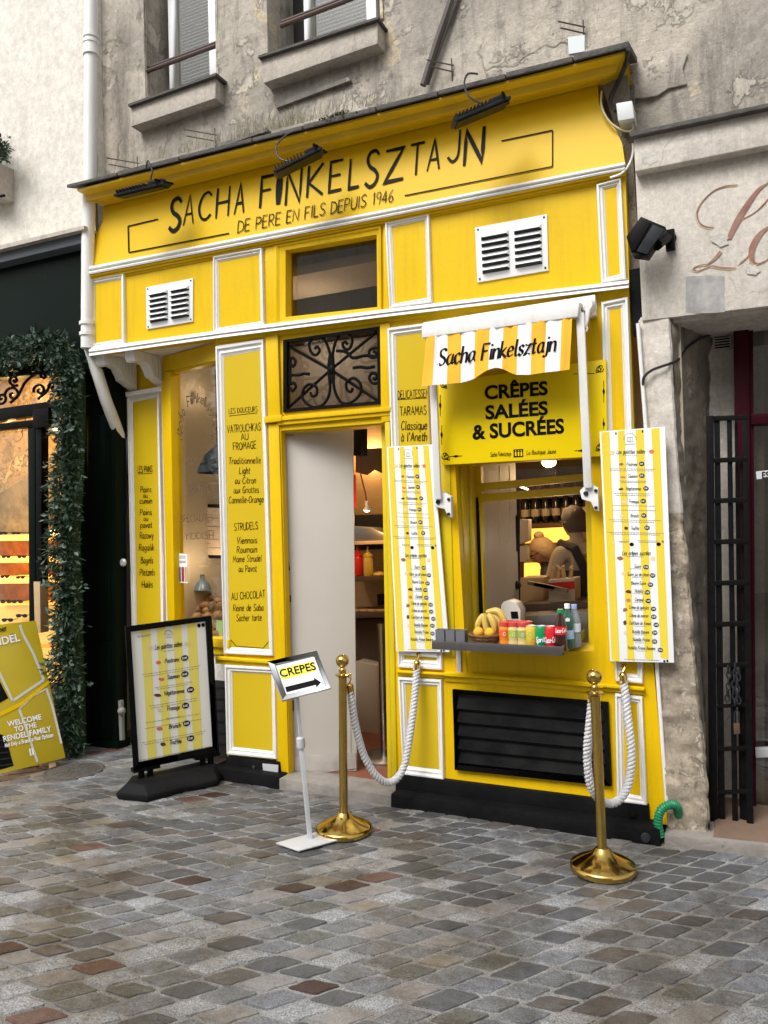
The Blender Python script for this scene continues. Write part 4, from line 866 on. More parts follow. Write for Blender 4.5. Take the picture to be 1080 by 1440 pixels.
# --- long white mouldings
def longmould(name, topl, hgt, prof, m_, under=None):
    xs = [topl[0][0] + (topl[-1][0] - topl[0][0]) * k / 24 for k in range(25)]
    mb = MB(); mb.rows([[P(x, interp(topl, x) + hgt * t, Y) + Vector((0, 0, 0)) for x in xs] for t, Y in prof])
    for k in (0, -1):
        x = xs[k]; e = [P(x, interp(topl, x) + hgt * t, Y) for t, Y in prof]; mb.add(e + [Vector((e[-1].x, .0, e[-1].z)), Vector((e[0].x, .0, e[0].z))], [tuple(range(len(e) + 2))])
    return mb.build(name, m_, sf, smooth=True, sharp=28)
m1 = [(125, 375), (540, 295), (879, 228)]
longmould('white_moulding', m1, 11, [(0, -.01), (0, -.045), (.25, -.055), (.45, -.04), (.6, -.035), (.75, -.06), (1, -.055), (1, 0)], M['white'])
longmould('yellow_moulding', [(127, 386), (540, 306), (880, 239)], 12, [(0, -.0), (.05, -.05), (.3, -.04), (.35, -.028), (.6, -.028), (.7, -.012), (1, -.008), (1.05, 0)], M['yellow'])
m2 = [(125, 490), (303, 465), (540, 435), (884, 394)]
longmould('white_moulding', m2, 11, [(0, 0), (0, -.03), (.2, -.045), (.4, -.05), (.5, -.032), (.62, -.032), (.7, -.05), (.95, -.06), (1.0, -.05), (1.02, 0)], M['white'])
longmould('yellow_moulding', [(303, 476), (540, 446), (600, 438)], 8, [(0, 0), (0, -.015), (.7, -.012), (1, 0)], M['yellow'])
# --- upper panels
panel([(128, 393), (177, 384), (178, 485), (129, 492)], [(134, 400), (171, 393), (172, 477), (134, 483)], M['yellow'])
panel([(302, 361), (371, 349), (374, 460), (302, 469)], [(308, 369), (365, 358), (367, 452), (309, 461)], M['yellow'])
panel([(543, 314), (605, 301), (609, 427), (549, 435)], [(552, 320), (598, 310), (601, 419), (556, 427)], M['yellow'])
panel([(839, 261), (874, 252), (882, 394), (846, 400)], [(850, 267), (867, 262), (872, 386), (856, 390)], M['yellow'])
# yellow pilaster strips beside the transom
for pts in ([(373, 349), (384, 347), (386, 462), (376, 464)], [(539, 318), (545, 316), (547, 438), (541, 439)]): board(pts, 'pilaster', Y=-.012, Yb=0, bevel=.002)
board([(534, 456), (548, 454), (550, 592), (536, 594)], 'pilaster', Y=-.014, Yb=.001, bevel=.003)
# --- wall panels with lists
pA = panel([(305, 487), (373, 477), (387, 922), (317, 919)], [(315, 502), (366, 493), (379, 913), (323, 910)], M['vinyl'])
PA = sY(-.0055)
def lines(items, surf, m_, parent, **kw):
    for s, cx, cy, h, w_ in items: txt(s, cx, cy, h, surf, kw.get('slope', -.05), m_, parent, w=w_, wt=kw.get('wt', .5), style=kw.get('style', 'hand'), slant=kw.get('slant', 0), name='lettering', lean=kw.get('lean'))
lines([('LES DOUCEURS', 342, 580, 7, 40), ('VATROUCHKAS', 343, 607, 10.5, 47), ('AU', 344, 618.5, 9, 10), ('FROMAGE', 344, 631.5, 10, 32), ('STRUDELS', 346, 745, 10, 33), ('AU CHOCOLAT', 349, 842, 10, 47)], PA, M['brownink'], pA, wt=.48, slope=-.09, lean=-.03)
lines([('Traditionnelle', 344, 652, 9.2, 45), ('Light', 344, 666, 9.2, 15), ('au Citron', 345, 680, 9.2, 29), ('aux Griottes', 346, 693, 9.2, 35), ('Cannelle-Orange', 346, 707, 9.2, 49), ('Viennois', 347, 764, 9.2, 28), ('Roumain', 347, 777, 9.2, 28), ('Mame Strudel', 347.5, 790, 9.2, 40), ('au Pavot', 348, 804, 9.2, 25), ('Reine de Saba', 349, 859, 9.2, 42), ('Sacher torte', 350, 873, 9.2, 35)], PA, M['brownink'], pA, wt=.48, slope=-.03, lean=.06)
mb = MB(); pxline(mb, (322, 585), (362, 580.5), .8, PA)
for c, s_ in (((323, 910), 1), ((379, 913), -1)): pxline(mb, (c[0] + s_ * 1, c[1] - 11), (c[0] + s_ * 6, c[1] - 5), 1, PA); pxline(mb, (c[0] + s_ * 6, c[1] - 5), (c[0] + s_ * 9, c[1] - 1.5), 1, PA)
pxline(mb, (332, 908.5), (370, 911.5), .8, PA); mb.build('painted_line', M['brownink'], pA, kind='stuff')
pB = panel([(546, 462), (600, 455), (618, 925), (561, 920)], [(557, 473), (601, 467), (611, 905), (569, 905)], M['vinyl'], prof=PR)
lines([('DELICATESSEN', 581, 559.5, 11, 43)], PA, M['brownink'], pB, wt=.5, slope=-.06, lean=-.02)
lines([('TARAMAS', 581, 583.5, 12, 37)], PA, M['brownink'], pB, wt=.55, slope=-.05, lean=-.02)
lines([('Classique', 582, 604, 12, 36), ("à l'Aneth", 582, 620, 12, 36)], PA, M['brownink'], pB, wt=.6, slope=-.03, lean=.06)
mb = MB(); pxline(mb, (559, 562), (603, 559.5), .8, PA); mb.build('painted_line', M['brownink'], pB)
panel([(561, 917), (623, 917), (624, 942), (561, 938)], [(569, 905), (614, 905), (614, 929), (569, 927)], M['vinyl'])
panel([(561, 951), (623, 955), (626, 1097), (568, 1089)], [(571, 962), (615, 965), (618, 1082), (575, 1077)], M['vinyl'])
panel([(318, 934), (389, 938), (392, 1067), (321, 1060)], [(327, 945), (382, 948), (384, 1056), (329, 1050)], M['vinyl'])
panel([(846, 426), (884, 418), (900, 925), (858, 925)], [(857, 436), (873, 433), (890, 915), (870, 915)], M['yellow'])
panel([(864, 915), (904, 915), (905, 961), (866, 957)], [(873, 905), (896, 905), (896, 948), (876, 946)], M['yellow'])
panel([(865, 974), (904, 979), (911, 1133), (868, 1126)], [(876, 985), (896, 989), (901, 1119), (879, 1115)], M['yellow'])
# --- rails (dado)
def rail(top, hgt, name='dado_rail', d=.04): longm = longmould(name, top, hgt, [(0, 0), (0, -d * .7), (.2, -d), (.45, -d), (.6, -d * .45), (1, -d * .3), (1, 0)], M['yellow'])
rail([(303, 922), (393, 929)], 11); rail([(559, 942), (626, 946)], 8); rail([(626, 944), (760, 953), (848, 961)], 14); rail([(848, 961), (906, 966)], 11)
# --- ventilation grilles
vm = mat('vent_white', (0.76, 0.77, 0.78), .4)
for q in ([(205, 404), (271, 391), (271, 452), (206, 463)], [(668, 320), (769, 301), (771, 380), (671, 397)]):
    def qp(u, v, q=q): a = (lerp(q[0][0], q[1][0], u), lerp(q[0][1], q[1][1], u)); b = (lerp(q[3][0], q[2][0], u), lerp(q[3][1], q[2][1], u)); return (lerp(a[0], b[0], v), lerp(a[1], b[1], v))
    mb = MB(); mb.slab(q, -.012, 0); v_ = mb.build('ventilation_grille', vm, sf, bevel=.002)
    for c in range(2):
        u0, u1 = (.08, .46) if c == 0 else (.54, .92)
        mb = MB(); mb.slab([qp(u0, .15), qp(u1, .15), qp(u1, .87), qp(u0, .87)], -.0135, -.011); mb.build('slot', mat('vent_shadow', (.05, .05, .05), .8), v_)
        for k in range(6):
            t0 = .15 + k * .12; a, b = P(*qp(u0, t0), -.014), P(*qp(u1, t0), -.014); h_ = (P(*qp(u0, t0 + .085), -.014) - a).z
            mb = MB(); e = Vector((.008, 0, 0)); o_ = Vector((0, -.030, h_)); tk = Vector((0, -.002, -.003)); mb.hexa([a, b, b - e + o_, a + e + o_, a - tk, b - tk, b - e + o_ - tk, a + e + o_ - tk])
            mb.add([a, a + e + o_, a + Vector((0, 0, h_))], [(0, 1, 2)]); mb.add([b, b - e + o_, b + Vector((0, 0, h_))], [(0, 1, 2)])
            mb.build('louvre_blade', vm, v_)
    mb = MB()
    for u, v in ((.04, .05), (.96, .05), (.04, .95), (.96, .95)): mb.lathe(P(*qp(u, v), -.012), [(.006, 0), (.006, .003), (0.001, .004)], 8, axis=(0, -1, 0))
    mb.build('screw', M['lamp'], v_)
# --- wrought iron fanlight grille
mb = MB(); mb.slab([(398, 478), (533, 459), (534, 568), (398, 580)], .085, .091); mb.build('pane', M['glassdark'], gf)
gy = .01
def ip(x, y): return P(340 + x / 3, 440 + y / 3, gy)
mb = MB(); mb.ringquad([(398, 478), (533, 459), (534, 568), (398, 580)], [(403, 481), (530, 464), (531, 564), (403, 575)], -.01, .03); gr = mb.build('iron_grille', M['iron'], sf)
for pts in ([(180, 130), (375, 240), (580, 375)], [(580, 72), (375, 240), (185, 410)]):
    mb = MB(); a = [P(340 + x / 3, 440 + y / 3, gy + .012) for x, y in pts]; mb.tube(a, .0105, 6); mb.build('bar', M['iron'], gr, smooth=True)
for pts, sp in (([(372, 300), (376, 240), (372, 170), (345, 110), (310, 100), (286, 130), (292, 165), (312, 178), (328, 160), (318, 142), (308, 152)], 0), ([(372, 180), (366, 240), (372, 330), (345, 385), (300, 395), (258, 365), (262, 320), (290, 300), (315, 315), (315, 345), (296, 350), (290, 335)], 0),
                ([(384, 300), (380, 240), (388, 150), (412, 92), (445, 85), (466, 115), (455, 150), (435, 152), (425, 132), (436, 122), (445, 132)], 0), ([(384, 180), (388, 240), (390, 320), (420, 378), (465, 375), (500, 340), (500, 300), (470, 275), (442, 295), (444, 325), (462, 332), (468, 316)], 0),
                ([(205, 262), (205, 200), (215, 190), (228, 208), (216, 226), (206, 214)], 0), ([(205, 262), (205, 300), (218, 295), (228, 312), (214, 330), (205, 316)], 0), ([(196, 262), (240, 262), (262, 256), (285, 258)], 0),
                ([(578, 150), (560, 148), (540, 158), (538, 182), (558, 188), (570, 172), (556, 162)], 0), ([(578, 295), (552, 296), (538, 276), (548, 254), (568, 260), (566, 280), (554, 276)], 0), ([(400, 160), (440, 165), (470, 190), (520, 180), (575, 186)], 0), ([(470, 232), (500, 228), (530, 232), (560, 226)], 0)):
    mb = MB(); mb.tube([ip(*p) for p in crom(pts, 4)], .0105, 6); mb.build('scroll', M['iron'], gr, smooth=True)
mb = MB(); mb.ball(P(340 + 378 / 3, 440 + 240 / 3, gy - .005), .02, sc=(1, .7, 1.6)); mb.build('boss', M['iron'], gr, smooth=True)
# --- door leaf, partly open
a0, a1 = P(394, 700, .05), P(499, 700, .24); zt = P(440, 588, .1).z; zb0 = P(407, 1092, .05).z + .005
dl = MB(); dv = (a1 - a0); dv.z = 0; nrm = Vector((-dv.y, dv.x, 0)).normalized() * .04
x0b, x1b = P(406, 1092, .05), P(502, 1084, .24)
x0t, x1t = P(392, 600, .05), P(496, 596, .24)
dl.hexa([x0b, x1b, x1b + nrm, x0b + nrm, x0t, x1t, x1t + nrm, x0t + nrm]); leafo = dl.build('door_leaf', M['doorpaint'], sf, bevel=.003)
dn = (x1b - x0b).cross(x0t - x0b).normalized()   # the leaf hangs slightly out of plumb
if dn.y > 0: dn = -dn
ds = sPL(x0b, dn, .004)
mb = MB()
for pts in ([(396, 611), (494, 610), (494, 612), (396, 613)], [(486, 612), (488, 612), (495, 1070), (493, 1070)]): pxpoly(mb, pts, ds)
mb.build('door_line', mat('door_crease', (.30, .27, .24), .6), leafo)
mb = MB()
for pts in ([(403, 789), (406, 789), (408, 802), (404, 802)], [(405, 838), (409, 837), (409, 847), (405, 847)], [(409, 985), (413, 985), (413, 1000), (410, 998)]): mb.prism([ds(x, y) for x, y in pts], dn * .006)
mb.build('lock', M['iron'], leafo)
mb = MB(); mb.prism([ds(x, y) for x, y in [(408, 1064), (500, 1058), (501, 1080), (408, 1092)]], dn * .004); mb.build('kick_plate', mat('scuffed_kick', (.50, .47, .44), .6, col2=(.30, .27, .24), var=5, amt=.4, col3=(.10, .08, .07), spot=.66, bump=.2), leafo)
# --- threshold and step
mb = MB(); mb.slab([(392, 1094), (560, 1121), (560, 1139), (392, 1116)], -.10, .12); mb.build('door_step', M['kerb'], sf, bevel=.008)
# --- plinths
mb = MB(); mb.slab([(318, 1064), (392, 1072), (394, 1094), (318, 1087)], -.03, .08); p_ = mb.build('plinth', M['plinth'], sf, bevel=.004)
mb = MB(); mb.slab([(369, 1074), (391, 1076), (391, 1086), (370, 1085)], -.036, -.03); mb.build('metal_plate', M['alu'], p_)
mb = MB(); mb.ball(P(357, 1079, -.035), .012); mb.tube([P(357, 1079, -.035), P(358, 1090, -.05)], .006); mb.build('tap', M['lamp'], p_)
mb = MB(); mb.slab([(296, 1078), (394, 1092), (394, 1119), (296, 1106)], -.10, .08); mb.build('plinth_step', M['plinth'], sf, bevel=.01)
mb = MB(); mb.slab([(556, 1088), (912, 1133), (914, 1166), (556, 1118)], -.03, .08); mb.build('plinth', M['plinth'], sf, bevel=.005)
s1 = [P(549, 1116, -.12), P(927, 1166, -.12), P(930, 1196, -.12), P(549, 1139, -.12)]
mb = MB(); mb.prism(s1, (0, .16, 0)); st_ = mb.build('plinth_step', M['plinth'], sf, bevel=.012)
mb = MB(); c = P(908, 1178, -.125); mb.lathe(c, [(.012, .012), (.022, .010), (.026, 0)], 10, axis=(0, -1, 0)); mb.build('bolt', M['lamp'], st_)
mb = MB(); c = P(890, 1146, -.035); mb.lathe(c, [(.006, .01), (.016, .008), (.018, 0)], 10, axis=(0, -1, 0)); mb.build('bolt', M['iron'], st_)
# --- black louvred opening under the window
q = [(636, 970), (855, 988), (859, 1106), (640, 1082)]
mb = MB(); mb.slab(q, -.004, 0); bl = mb.build('louvre_panel', M['dark'], sf)
mb = MB(); mb.ringquad(q, [(642, 976), (848, 993), (852, 1098), (645, 1076)], -.03, -.004); mb.build('louvre_frame', M['black'], bl, bevel=.003)
for k in range(5):
    t0 = .05 + k * .19; t1 = t0 + .16
    def qq(u, v): a = (lerp(642, 848, u), lerp(976, 993, u)); b = (lerp(645, 852, u), lerp(1076, 1098, u)); return (lerp(a[0], b[0], v), lerp(a[1], b[1], v))
    a, b, c, d = P(*qq(0, t0), -.005), P(*qq(1, t0), -.005), P(*qq(1, t1), -.03), P(*qq(0, t1), -.03); tk = Vector((0, -.004, .004))
    mb = MB(); mb.hexa([a, b, c, d, a + tk, b + tk, c + tk, d + tk]); mb.build('louvre_slat', mat('dusty_black', (.003, .003, .0035), .4, col2=(.010, .010, .010), var=6, amt=.25, bump=.15, spec=.03) if k == 0 else bpy.data.materials['dusty_black'], bl)

# --- recessed display window at the left
RY = .35
mb = MB()   # soffit
sof = [P(126, 500, -.0), P(303, 476, -.0), P(303, 476, .05)]; zt_ = P(126, 501, 0).z
zs = lambda x: lerp(P(126, 500, 0).z, P(303, 476, 0).z, (x - P(126, 500, 0).x) / (P(303, 476, 0).x - P(126, 500, 0).x))
xa, xb = P(126, 500, 0).x, P(306, 476, 0).x
xc = P(224, 540, RY).x
for (pts) in ([(xa, 0), (xb, 0), (xb, .1), (xc, RY), (xa, RY)],):
    mb.add([(x, y, zs(x) + .002) for x, y in pts] + [(x, y, zs(x) + .03) for x, y in pts], [(4, 3, 2, 1, 0), (5, 6, 7, 8, 9)] + [(i, (i + 1) % 5, 5 + (i + 1) % 5, 5 + i) for i in range(5)])
mb.build('soffit', M['white'], sf)
pC = panel([(181, 557), (226, 549), (238, 1078), (192, 1074)], [(187, 566), (221, 559), (230, 1050), (196, 1050)], M['vinyl'], Y=RY)
mb = MB(); mb.slab([(178, 552), (228, 544), (240, 1080), (192, 1076)], RY, RY + .06); mb.slab([(176, 552), (228, 543), (228, 549), (177, 558)], RY - .05, RY); mb.build('column', M['white'], sf)
mb = MB(); mb.slab([(137, 506), (224, 495), (228, 548), (178, 556)], RY - .0, RY + .05); mb.build('bracket_back', M['yellow'], sf)
PC = sY(RY - .0065)
lines([('LES PAINS', 204, 664, 8.5, 20)], PC, M['brownink'], pC, wt=.6, slope=-.05, lean=-.02)
lines([('Pains', 205, 692, 8, 15), ('au', 204.5, 700, 7, 6), ('cumin', 205, 708, 8, 17), ('Pains', 205, 724, 8, 16), ('au', 205, 732.5, 7, 6), ('pavot', 205.5, 742, 8, 16), ('Razowy', 206, 757, 9, 19), ('Rogalik', 206, 774, 9, 21), ('Bagels', 206.5, 792, 9, 17), ('Pletzels', 207, 809, 9, 21), ('Halès', 207, 826, 9, 15)], PC, M['brownink'], pC, wt=.5, slope=-.02, lean=.05)
mb = MB(); pxline(mb, (194, 666.5), (214, 665.5), .7, PC); mb.build('painted_line', M['brownink'], pC)
# carved brackets
def bracket(px0):
    x = P(px0[0], px0[1], 0).x; z1 = zs(x) - .001; W2 = .045
    D, Hh = RY - .02, P(182, 552, RY).z
    Hd = z1 - Hh
    prof = [(0, 0), (0, -.07), (.015, -.10), (.06, -.10), (.10, -.085), (.15, -.10), (.185, -.16), (.20, -.20), (.24, -.215), (.28, -.24), (.32, -.255), (D, -.27), (D, 0)]
    kz = Hd / .28
    mb = MB(); pts = [Vector((x - W2, y, z1 + z * kz)) for y, z in prof]; mb.prism(pts, (W2 * 2, 0, 0)); b_ = mb.build('bracket', M['white'], sf, bevel=.004)
    mb = MB()   # carved flutes on the cheek
    for k in range(9):
        y = .05 + k * .03; zb = None
        for i in range(len(prof) - 1):
            if prof[i][0] <= y <= prof[i + 1][0] and prof[i + 1][0] > prof[i][0]: zb = lerp(prof[i][1], prof[i + 1][1], (y - prof[i][0]) / (prof[i + 1][0] - prof[i][0]))
        if zb is None: zb = -.1
        mb.tube([(x + W2, y, z1 - .02), (x + W2, y + .004, z1 + (zb + .02) * kz)], .006, 6)
    mb.build('flute', M['white'], b_, smooth=True)
bracket((140, 498)); bracket((182, 493))
# window frame in the angled plane
wA, wB = P(228, 700, RY - .02), P(309, 700, .075); wB2 = Vector((wB.x, wB.y, 0)); wn = (Vector((wB.x, wB.y, 0)) - Vector((wA.x, wA.y, 0))).cross(Vector((0, 0, 1))).normalized()
if wn.y > 0: wn = -wn
W0 = sPL(wA, wn, 0)
def wslab(pts, f, b, name, m_, parent=None, **k): mb = MB(); s_ = sPL(wA, wn, f); mb.prism([s_(x, y) for x, y in pts], wn * (b - f)); return mb.build(name, m_, parent or sf, **k)
dw = wslab([(228, 502), (306, 482), (306, 506), (228, 524)], .02, -.05, 'display_window', M['yellow'])
for pts, f in (([(226, 520), (234, 519), (242, 905), (236, 905)], .02), ([(232, 524), (239, 522), (246, 905), (240, 905)], .035), ([(238, 524), (243, 523), (250, 905), (245, 905)], .01)): wslab(pts, f, -.05, 'frame', M['yellow'], dw, bevel=.003)
wslab([(238, 520), (306, 502), (306, 508), (240, 527)], .008, -.04, 'frame', M['yellow'], dw)
wslab([(241, 522), (330, 498), (338, 903), (248, 895)], -.02, -.026, 'pane', M['clearglass'], dw)
wslab([(240, 893), (322, 900), (322, 912), (240, 904)], .05, -.08, 'window_sill', M['yellow'], dw, bevel=.004)
wslab([(240, 904), (322, 912), (322, 922), (240, 914)], .025, -.08, 'window_sill', M['yellow'], dw, bevel=.004)
wslab([(238, 914), (320, 922), (321, 958), (240, 950)], .0, -.06, 'apron_panel', M['cream'], dw)
gv = wslab([(238, 950), (321, 958), (324, 1066), (240, 1066)], .0, -.06, 'vent_back', M['dark'], dw)
for k in range(6):
    y = 962 + k * 16; wslab([(240, y), (320, y + 2), (320, y + 5), (240, y + 3)], .012, 0, 'vent_slat', M['lamp'], dw)
wslab([(316, 955), (321, 955), (324, 1066), (318, 1066)], .014, 0, 'vent_frame', M['lamp'], dw)
# window writing (gold script on the glass)
gold = mat('gilt_window_letters', (.10, .065, .03), .5)
WG = sPL(wA, wn, -.017)
arc = 'Sacha Finkelsztajn'
for i, ch in enumerate(arc):
    t = i / (len(arc) - 1); a = math.pi * (1.08 - 1.16 * t); x = 277 + 22 * math.cos(a) ; y = 600 - 42 * math.sin(a) + 8
    if ch != ' ': txt(ch, x, y, 14 if ch.isupper() else 13, WG, -.3 + 0.6 * t, gold, dw, w=3.4, wt=.6, lean=(t - .5) * .9, name='letter')
txt('la boutique jaune', 274, 652, 7, WG, -.12, gold, dw, w=26, wt=.6); txt('TRAITEUR', 281, 692, 11, WG, -.1, gold, dw, w=30, wt=.8)
txt('SPECIALITES', 277, 733, 9, WG, -.05, gold, dw, w=46, wt=.5); txt('YIDDISH', 280, 758, 9, WG, -.05, gold, dw, w=40, wt=.5)
# display interior
wslab([(200, 480), (392, 450), (392, 925), (205, 925)], -.62, -.64, 'display_back', M['wall_in'], dw)
wslab([(228, 505), (238, 505), (244, 905), (236, 905)], -.10, -.62, 'display_side', M['wall_in'], dw)
fb = thing('framed_press_cuttings', 'black framed press clippings hanging inside the display window', 'picture', P(290, 785, .45))
s3 = sPL(wA, wn, -.42); mb = MB(); mb.prism([s3(x, y) for x, y in [(262, 708), (330, 710), (330, 786), (263, 784)]], -wn * .03); mb.build('frame', M['ink'], fb)
s4 = sPL(wA, wn, -.415); mb = MB(); mb.prism([s4(x, y) for x, y in [(267, 713), (330, 715), (330, 781), (268, 780)]], -wn * .004); mb.build('paper', mat('aged_paper', (.62, .52, .40), .6, col2=(.5, .36, .26), var=6, amt=.5), fb)
s5 = sPL(wA, wn, -.412); mb = MB()
for k in range(9):
    y = 722 + k * 6; x0 = 271 + (k * 7) % 12; pxline(mb, (x0, y), (x0 + 18 + (k * 11) % 18, y + .6), .8, s5)
for k in range(4): pxline(mb, (272, 728 + k * 13), (278, 728 + k * 13), 5, s5)
mb.build('clipping_print', mat('faded_print', (.25, .16, .11), .6), fb)
dmp = thing('dome_lamp', 'dark metal dome lamp hanging in the display window', 'lamp', P(305, 640, .3))
c = P(306, 665, .30); mb = MB(); mb.lathe(c, [(.012, .20), (.03, .185), (.09, .13), (.14, .03), (.145, 0), (.138, 0), (.08, .12), (.02, .17)], 22); mb.build('shade', M['lamp'], dmp, smooth=True)
mb = MB(); mb.tube([c + Vector((0, 0, .2)), c + Vector((0, 0, .75))], .004); mb.build('cord', M['cable'], dmp)
stk = thing('window_sticker', 'white sticker with coloured card logos inside the display window', 'sticker', P(258, 820, .3))
s6 = sPL(wA, wn, -.012); s7 = sPL(wA, wn, -.0105)
mb = MB(); mb.prism([s6(x, y) for x, y in [(249, 778), (263, 779), (264, 820), (250, 819)]], -wn * .001); mb.build('card', M['signwhite'], stk)
for i, (x, cl) in enumerate(((250.5, (.08, .09, .16)), (255, (.30, .02, .06)), (259.5, (.55, .40, .18)))):
    mb = MB(); pxpoly(mb, [(x, 797), (x + 3.6, 797.3), (x + 4, 818), (x + .4, 818)], s7); mb.build('colour_patch', mat('sticker_patch', cl, .4), stk)
mb = MB()
for y in (782, 784.5, 789, 791): pxline(mb, (252, y), (261, y + .3), .7, s7)
mb.build('print', M['ink'], stk)
gs = thing('green_price_card', 'small green price card standing among the loaves', 'card', P(309, 895, .2)); s8 = sPL(wA, wn, -.06)
mb = MB(); mb.prism([s8(x, y) for x, y in [(304, 872), (313, 873), (313, 901), (304, 900)]], -wn * .002); mb.build('card', mat('pale_green_card', (.35, .5, .22), .5), gs)
wslab([(246, 897), (340, 905), (340, 912), (246, 904)], -.03, -.6, 'display_shelf', M['wood'], dw)
rb = random.Random(4)
for k in range(45):
    row_ = k // 9; x = 252 + (k % 9) * 7 + rb.uniform(-2.5, 2.5); y = lerp(893, 830, row_ / 5) + rb.uniform(-4, 4); d = -.08 - .085 * row_
    if x < 275: y += 6
    c = sPL(wA, wn, d)(x, y); m_ = [M['bread'], M['bread2'], M['seedbread']][(k * 7 + int(x > 285)) % 3]
    mb = MB(); L_ = rb.uniform(.045, .065); ang = rb.uniform(0, 3.1); dx_ = Vector((math.cos(ang), math.sin(ang) * .4, rb.uniform(-.3, .3))).normalized()
    pts = [c + dx_ * L_ * t + Vector((0, 0, -.02 * t * t)) for t in (-1, -.75, -.5, -.25, 0, .25, .5, .75, 1)]; rad = [.008 + .030 * (1 - abs(t) ** 1.7) * (1 + (.10 if i % 2 else -.10)) for i, t in enumerate((-1, -.75, -.5, -.25, 0, .25, .5, .75, 1))]
    mb.tube(pts, rad, 9); solo('bread_roll', mb, m_, '%s roll, %s from the left in the %s row of the bread heap' % (('brown', 'pale golden', 'dark seeded')[(k * 7 + int(x > 285)) % 3], ('first', 'second', 'third', 'fourth', 'fifth', 'sixth', 'seventh', 'eighth', 'ninth')[k % 9], ('front', 'second', 'middle', 'fourth', 'rear')[row_]), 'bread', 'rolls heaped in the display window', smooth=True, sharp=60)
mb = MB(); c = sPL(wA, wn, -.35)(285, 826); mb.lathe(c, [(.07, -.02), (.05, .03), (.015, .06), (.012, .09), (.02, .10), (.001, .105)], 14); solo('blue_stopper_jar', mb, mat('blue_glass', (.12, .18, .26), .25), 'blue grey jar top behind the bread rolls in the display window', 'jar', smooth=True)

# --- service window: deep reveal with stepped mouldings
SY = .30
svz = [(640, .0), (648, .10), (656, .18), (666, .26)]
def vstrip(x0t, x1t, Yf, Yb, name='reveal_moulding', m_=M['olive'], yt=640, yb=922, lean=.045):
    mb = MB(); mb.slab([(x0t, yt), (x1t, yt), (x1t + lean * (yb - yt) * .6, yb), (x0t + lean * (yb - yt) * .6, yb)], Yf, Yb); return mb.build(name, m_, sf, bevel=.004)
X0 = P(636, 800, 0).x
def xr(x, Y, y=800): return P(x, y, Y).x
zt1, zb1 = P(700, 640, 0).z, P(700, 922, 0).z
steps = [(-.01, .02, .05), (.02, .075, .075), (.075, .09, .055), (.09, .20, .09), (.20, .215, .07), (.215, .31, .105)]
for y0, y1, w_ in steps:
    mb = MB(); mb.box(X0 - .06, X0 + w_ - .045, y0, y1, zb1 - .02, zt1 + .05); mb.build('reveal_moulding', M['olive'], sf, bevel=.006)
mb = MB(); a = P(836, 800, .0); mb.box(a.x - .012, a.x + .04, .014, .34, zb1 - .05, zt1 + .05); mb.build('reveal', M['olive'], sf)
mb = MB(); mb.box(X0 - .055, a.x - .013, .012, .335, zb1 - .04, P(700, 912, .0).z); mb.build('window_board', M['olive'], sf)
sw = MB(); sw.slab([(664, 655), (676, 655), (682, 900), (672, 900)], SY, SY + .05); swo = sw.build('service_window', M['olive'], sf)
for pts in ([(664, 681), (830, 665), (830, 675), (664, 691)], [(672, 695), (834, 683), (834, 693), (672, 706)], [(822, 645), (836, 644), (840, 910), (828, 910)]):
    mb = MB(); mb.slab(pts, SY - .01, SY + .04); mb.build('sash_bar', M['olive'], swo, bevel=.003)
mb = MB(); mb.slab([(664, 640), (832, 625), (832, 690), (664, 702)], SY + .015, SY + .019); mb.build('pane', M['glass'], swo)
mb = MB(); mb.slab([(668, 700), (672, 700), (680, 900), (676, 900)], SY - .015, SY + .03); mb.build('rubber_seal', M['ink'], swo)
# ================================================================= AWNING
aw = thing('awning', 'white cassette awning with yellow and white striped valance over the serving window', 'awning', P(700, 470, 0))
A8 = lambda x, y: (590 + x / 4.154, 400 + y / 4.154)
f8 = lambda Y: (lambda x, y: P(*A8(x, y), Y))
FA = f8(-.24)
mb = MB(); q = [FA(10, 245), FA(935, 103), FA(922, 188), FA(14, 312)]
rows = [[a + Vector((0, dy, dz)) for a in (q[0], q[1])] for dy, dz in ((.10, .03), (.02, .012), (0, 0))]
mb.prism([q[0], q[1], q[2], q[3]], (0, .05, 0))
mb.hexa([q[0] + Vector((0, .05, -.01)), q[1] + Vector((0, .05, -.01)), q[1] + Vector((0, .20, -.01)), q[0] + Vector((0, .20, -.01)), q[0] + Vector((0, .05, .0)), q[1] + Vector((0, .05, 0)), q[1] + Vector((0, .20, .055)), q[0] + Vector((0, .20, .055))])
mb.build('cassette', M['white'], aw, bevel=.006)
mb = MB(); mb.slab([A8(20, 222), A8(1025, 58), A8(1030, 180), A8(985, 190), A8(980, 110), A8(20, 262)], -.05, -.002); mb.build('wall_plate', M['white'], aw, bevel=.003)
tx = [40, 90, 165, 245, 325, 410, 490, 575, 655, 740, 830, 892]; bx = [12, 75, 160, 240, 320, 402, 482, 566, 650, 732, 820, 876]
bot = [(12, 595), (75, 588), (160, 582), (240, 574), (290, 562), (320, 550), (360, 522), (400, 498), (440, 487), (470, 488), (500, 500), (530, 516), (566, 528), (650, 527), (732, 514), (820, 505), (876, 497)]
top = [(40, 306), (892, 183)]
def fabY(x, t): return -.235 - .018 * t - .006 * math.sin(x * .035) * t - .004 * math.sin(x * .09 + 1) - .0035 * math.sin(x * .021 + t * 5) * (1 - t * .4) - .002 * math.sin(x * .15 + t * 3)
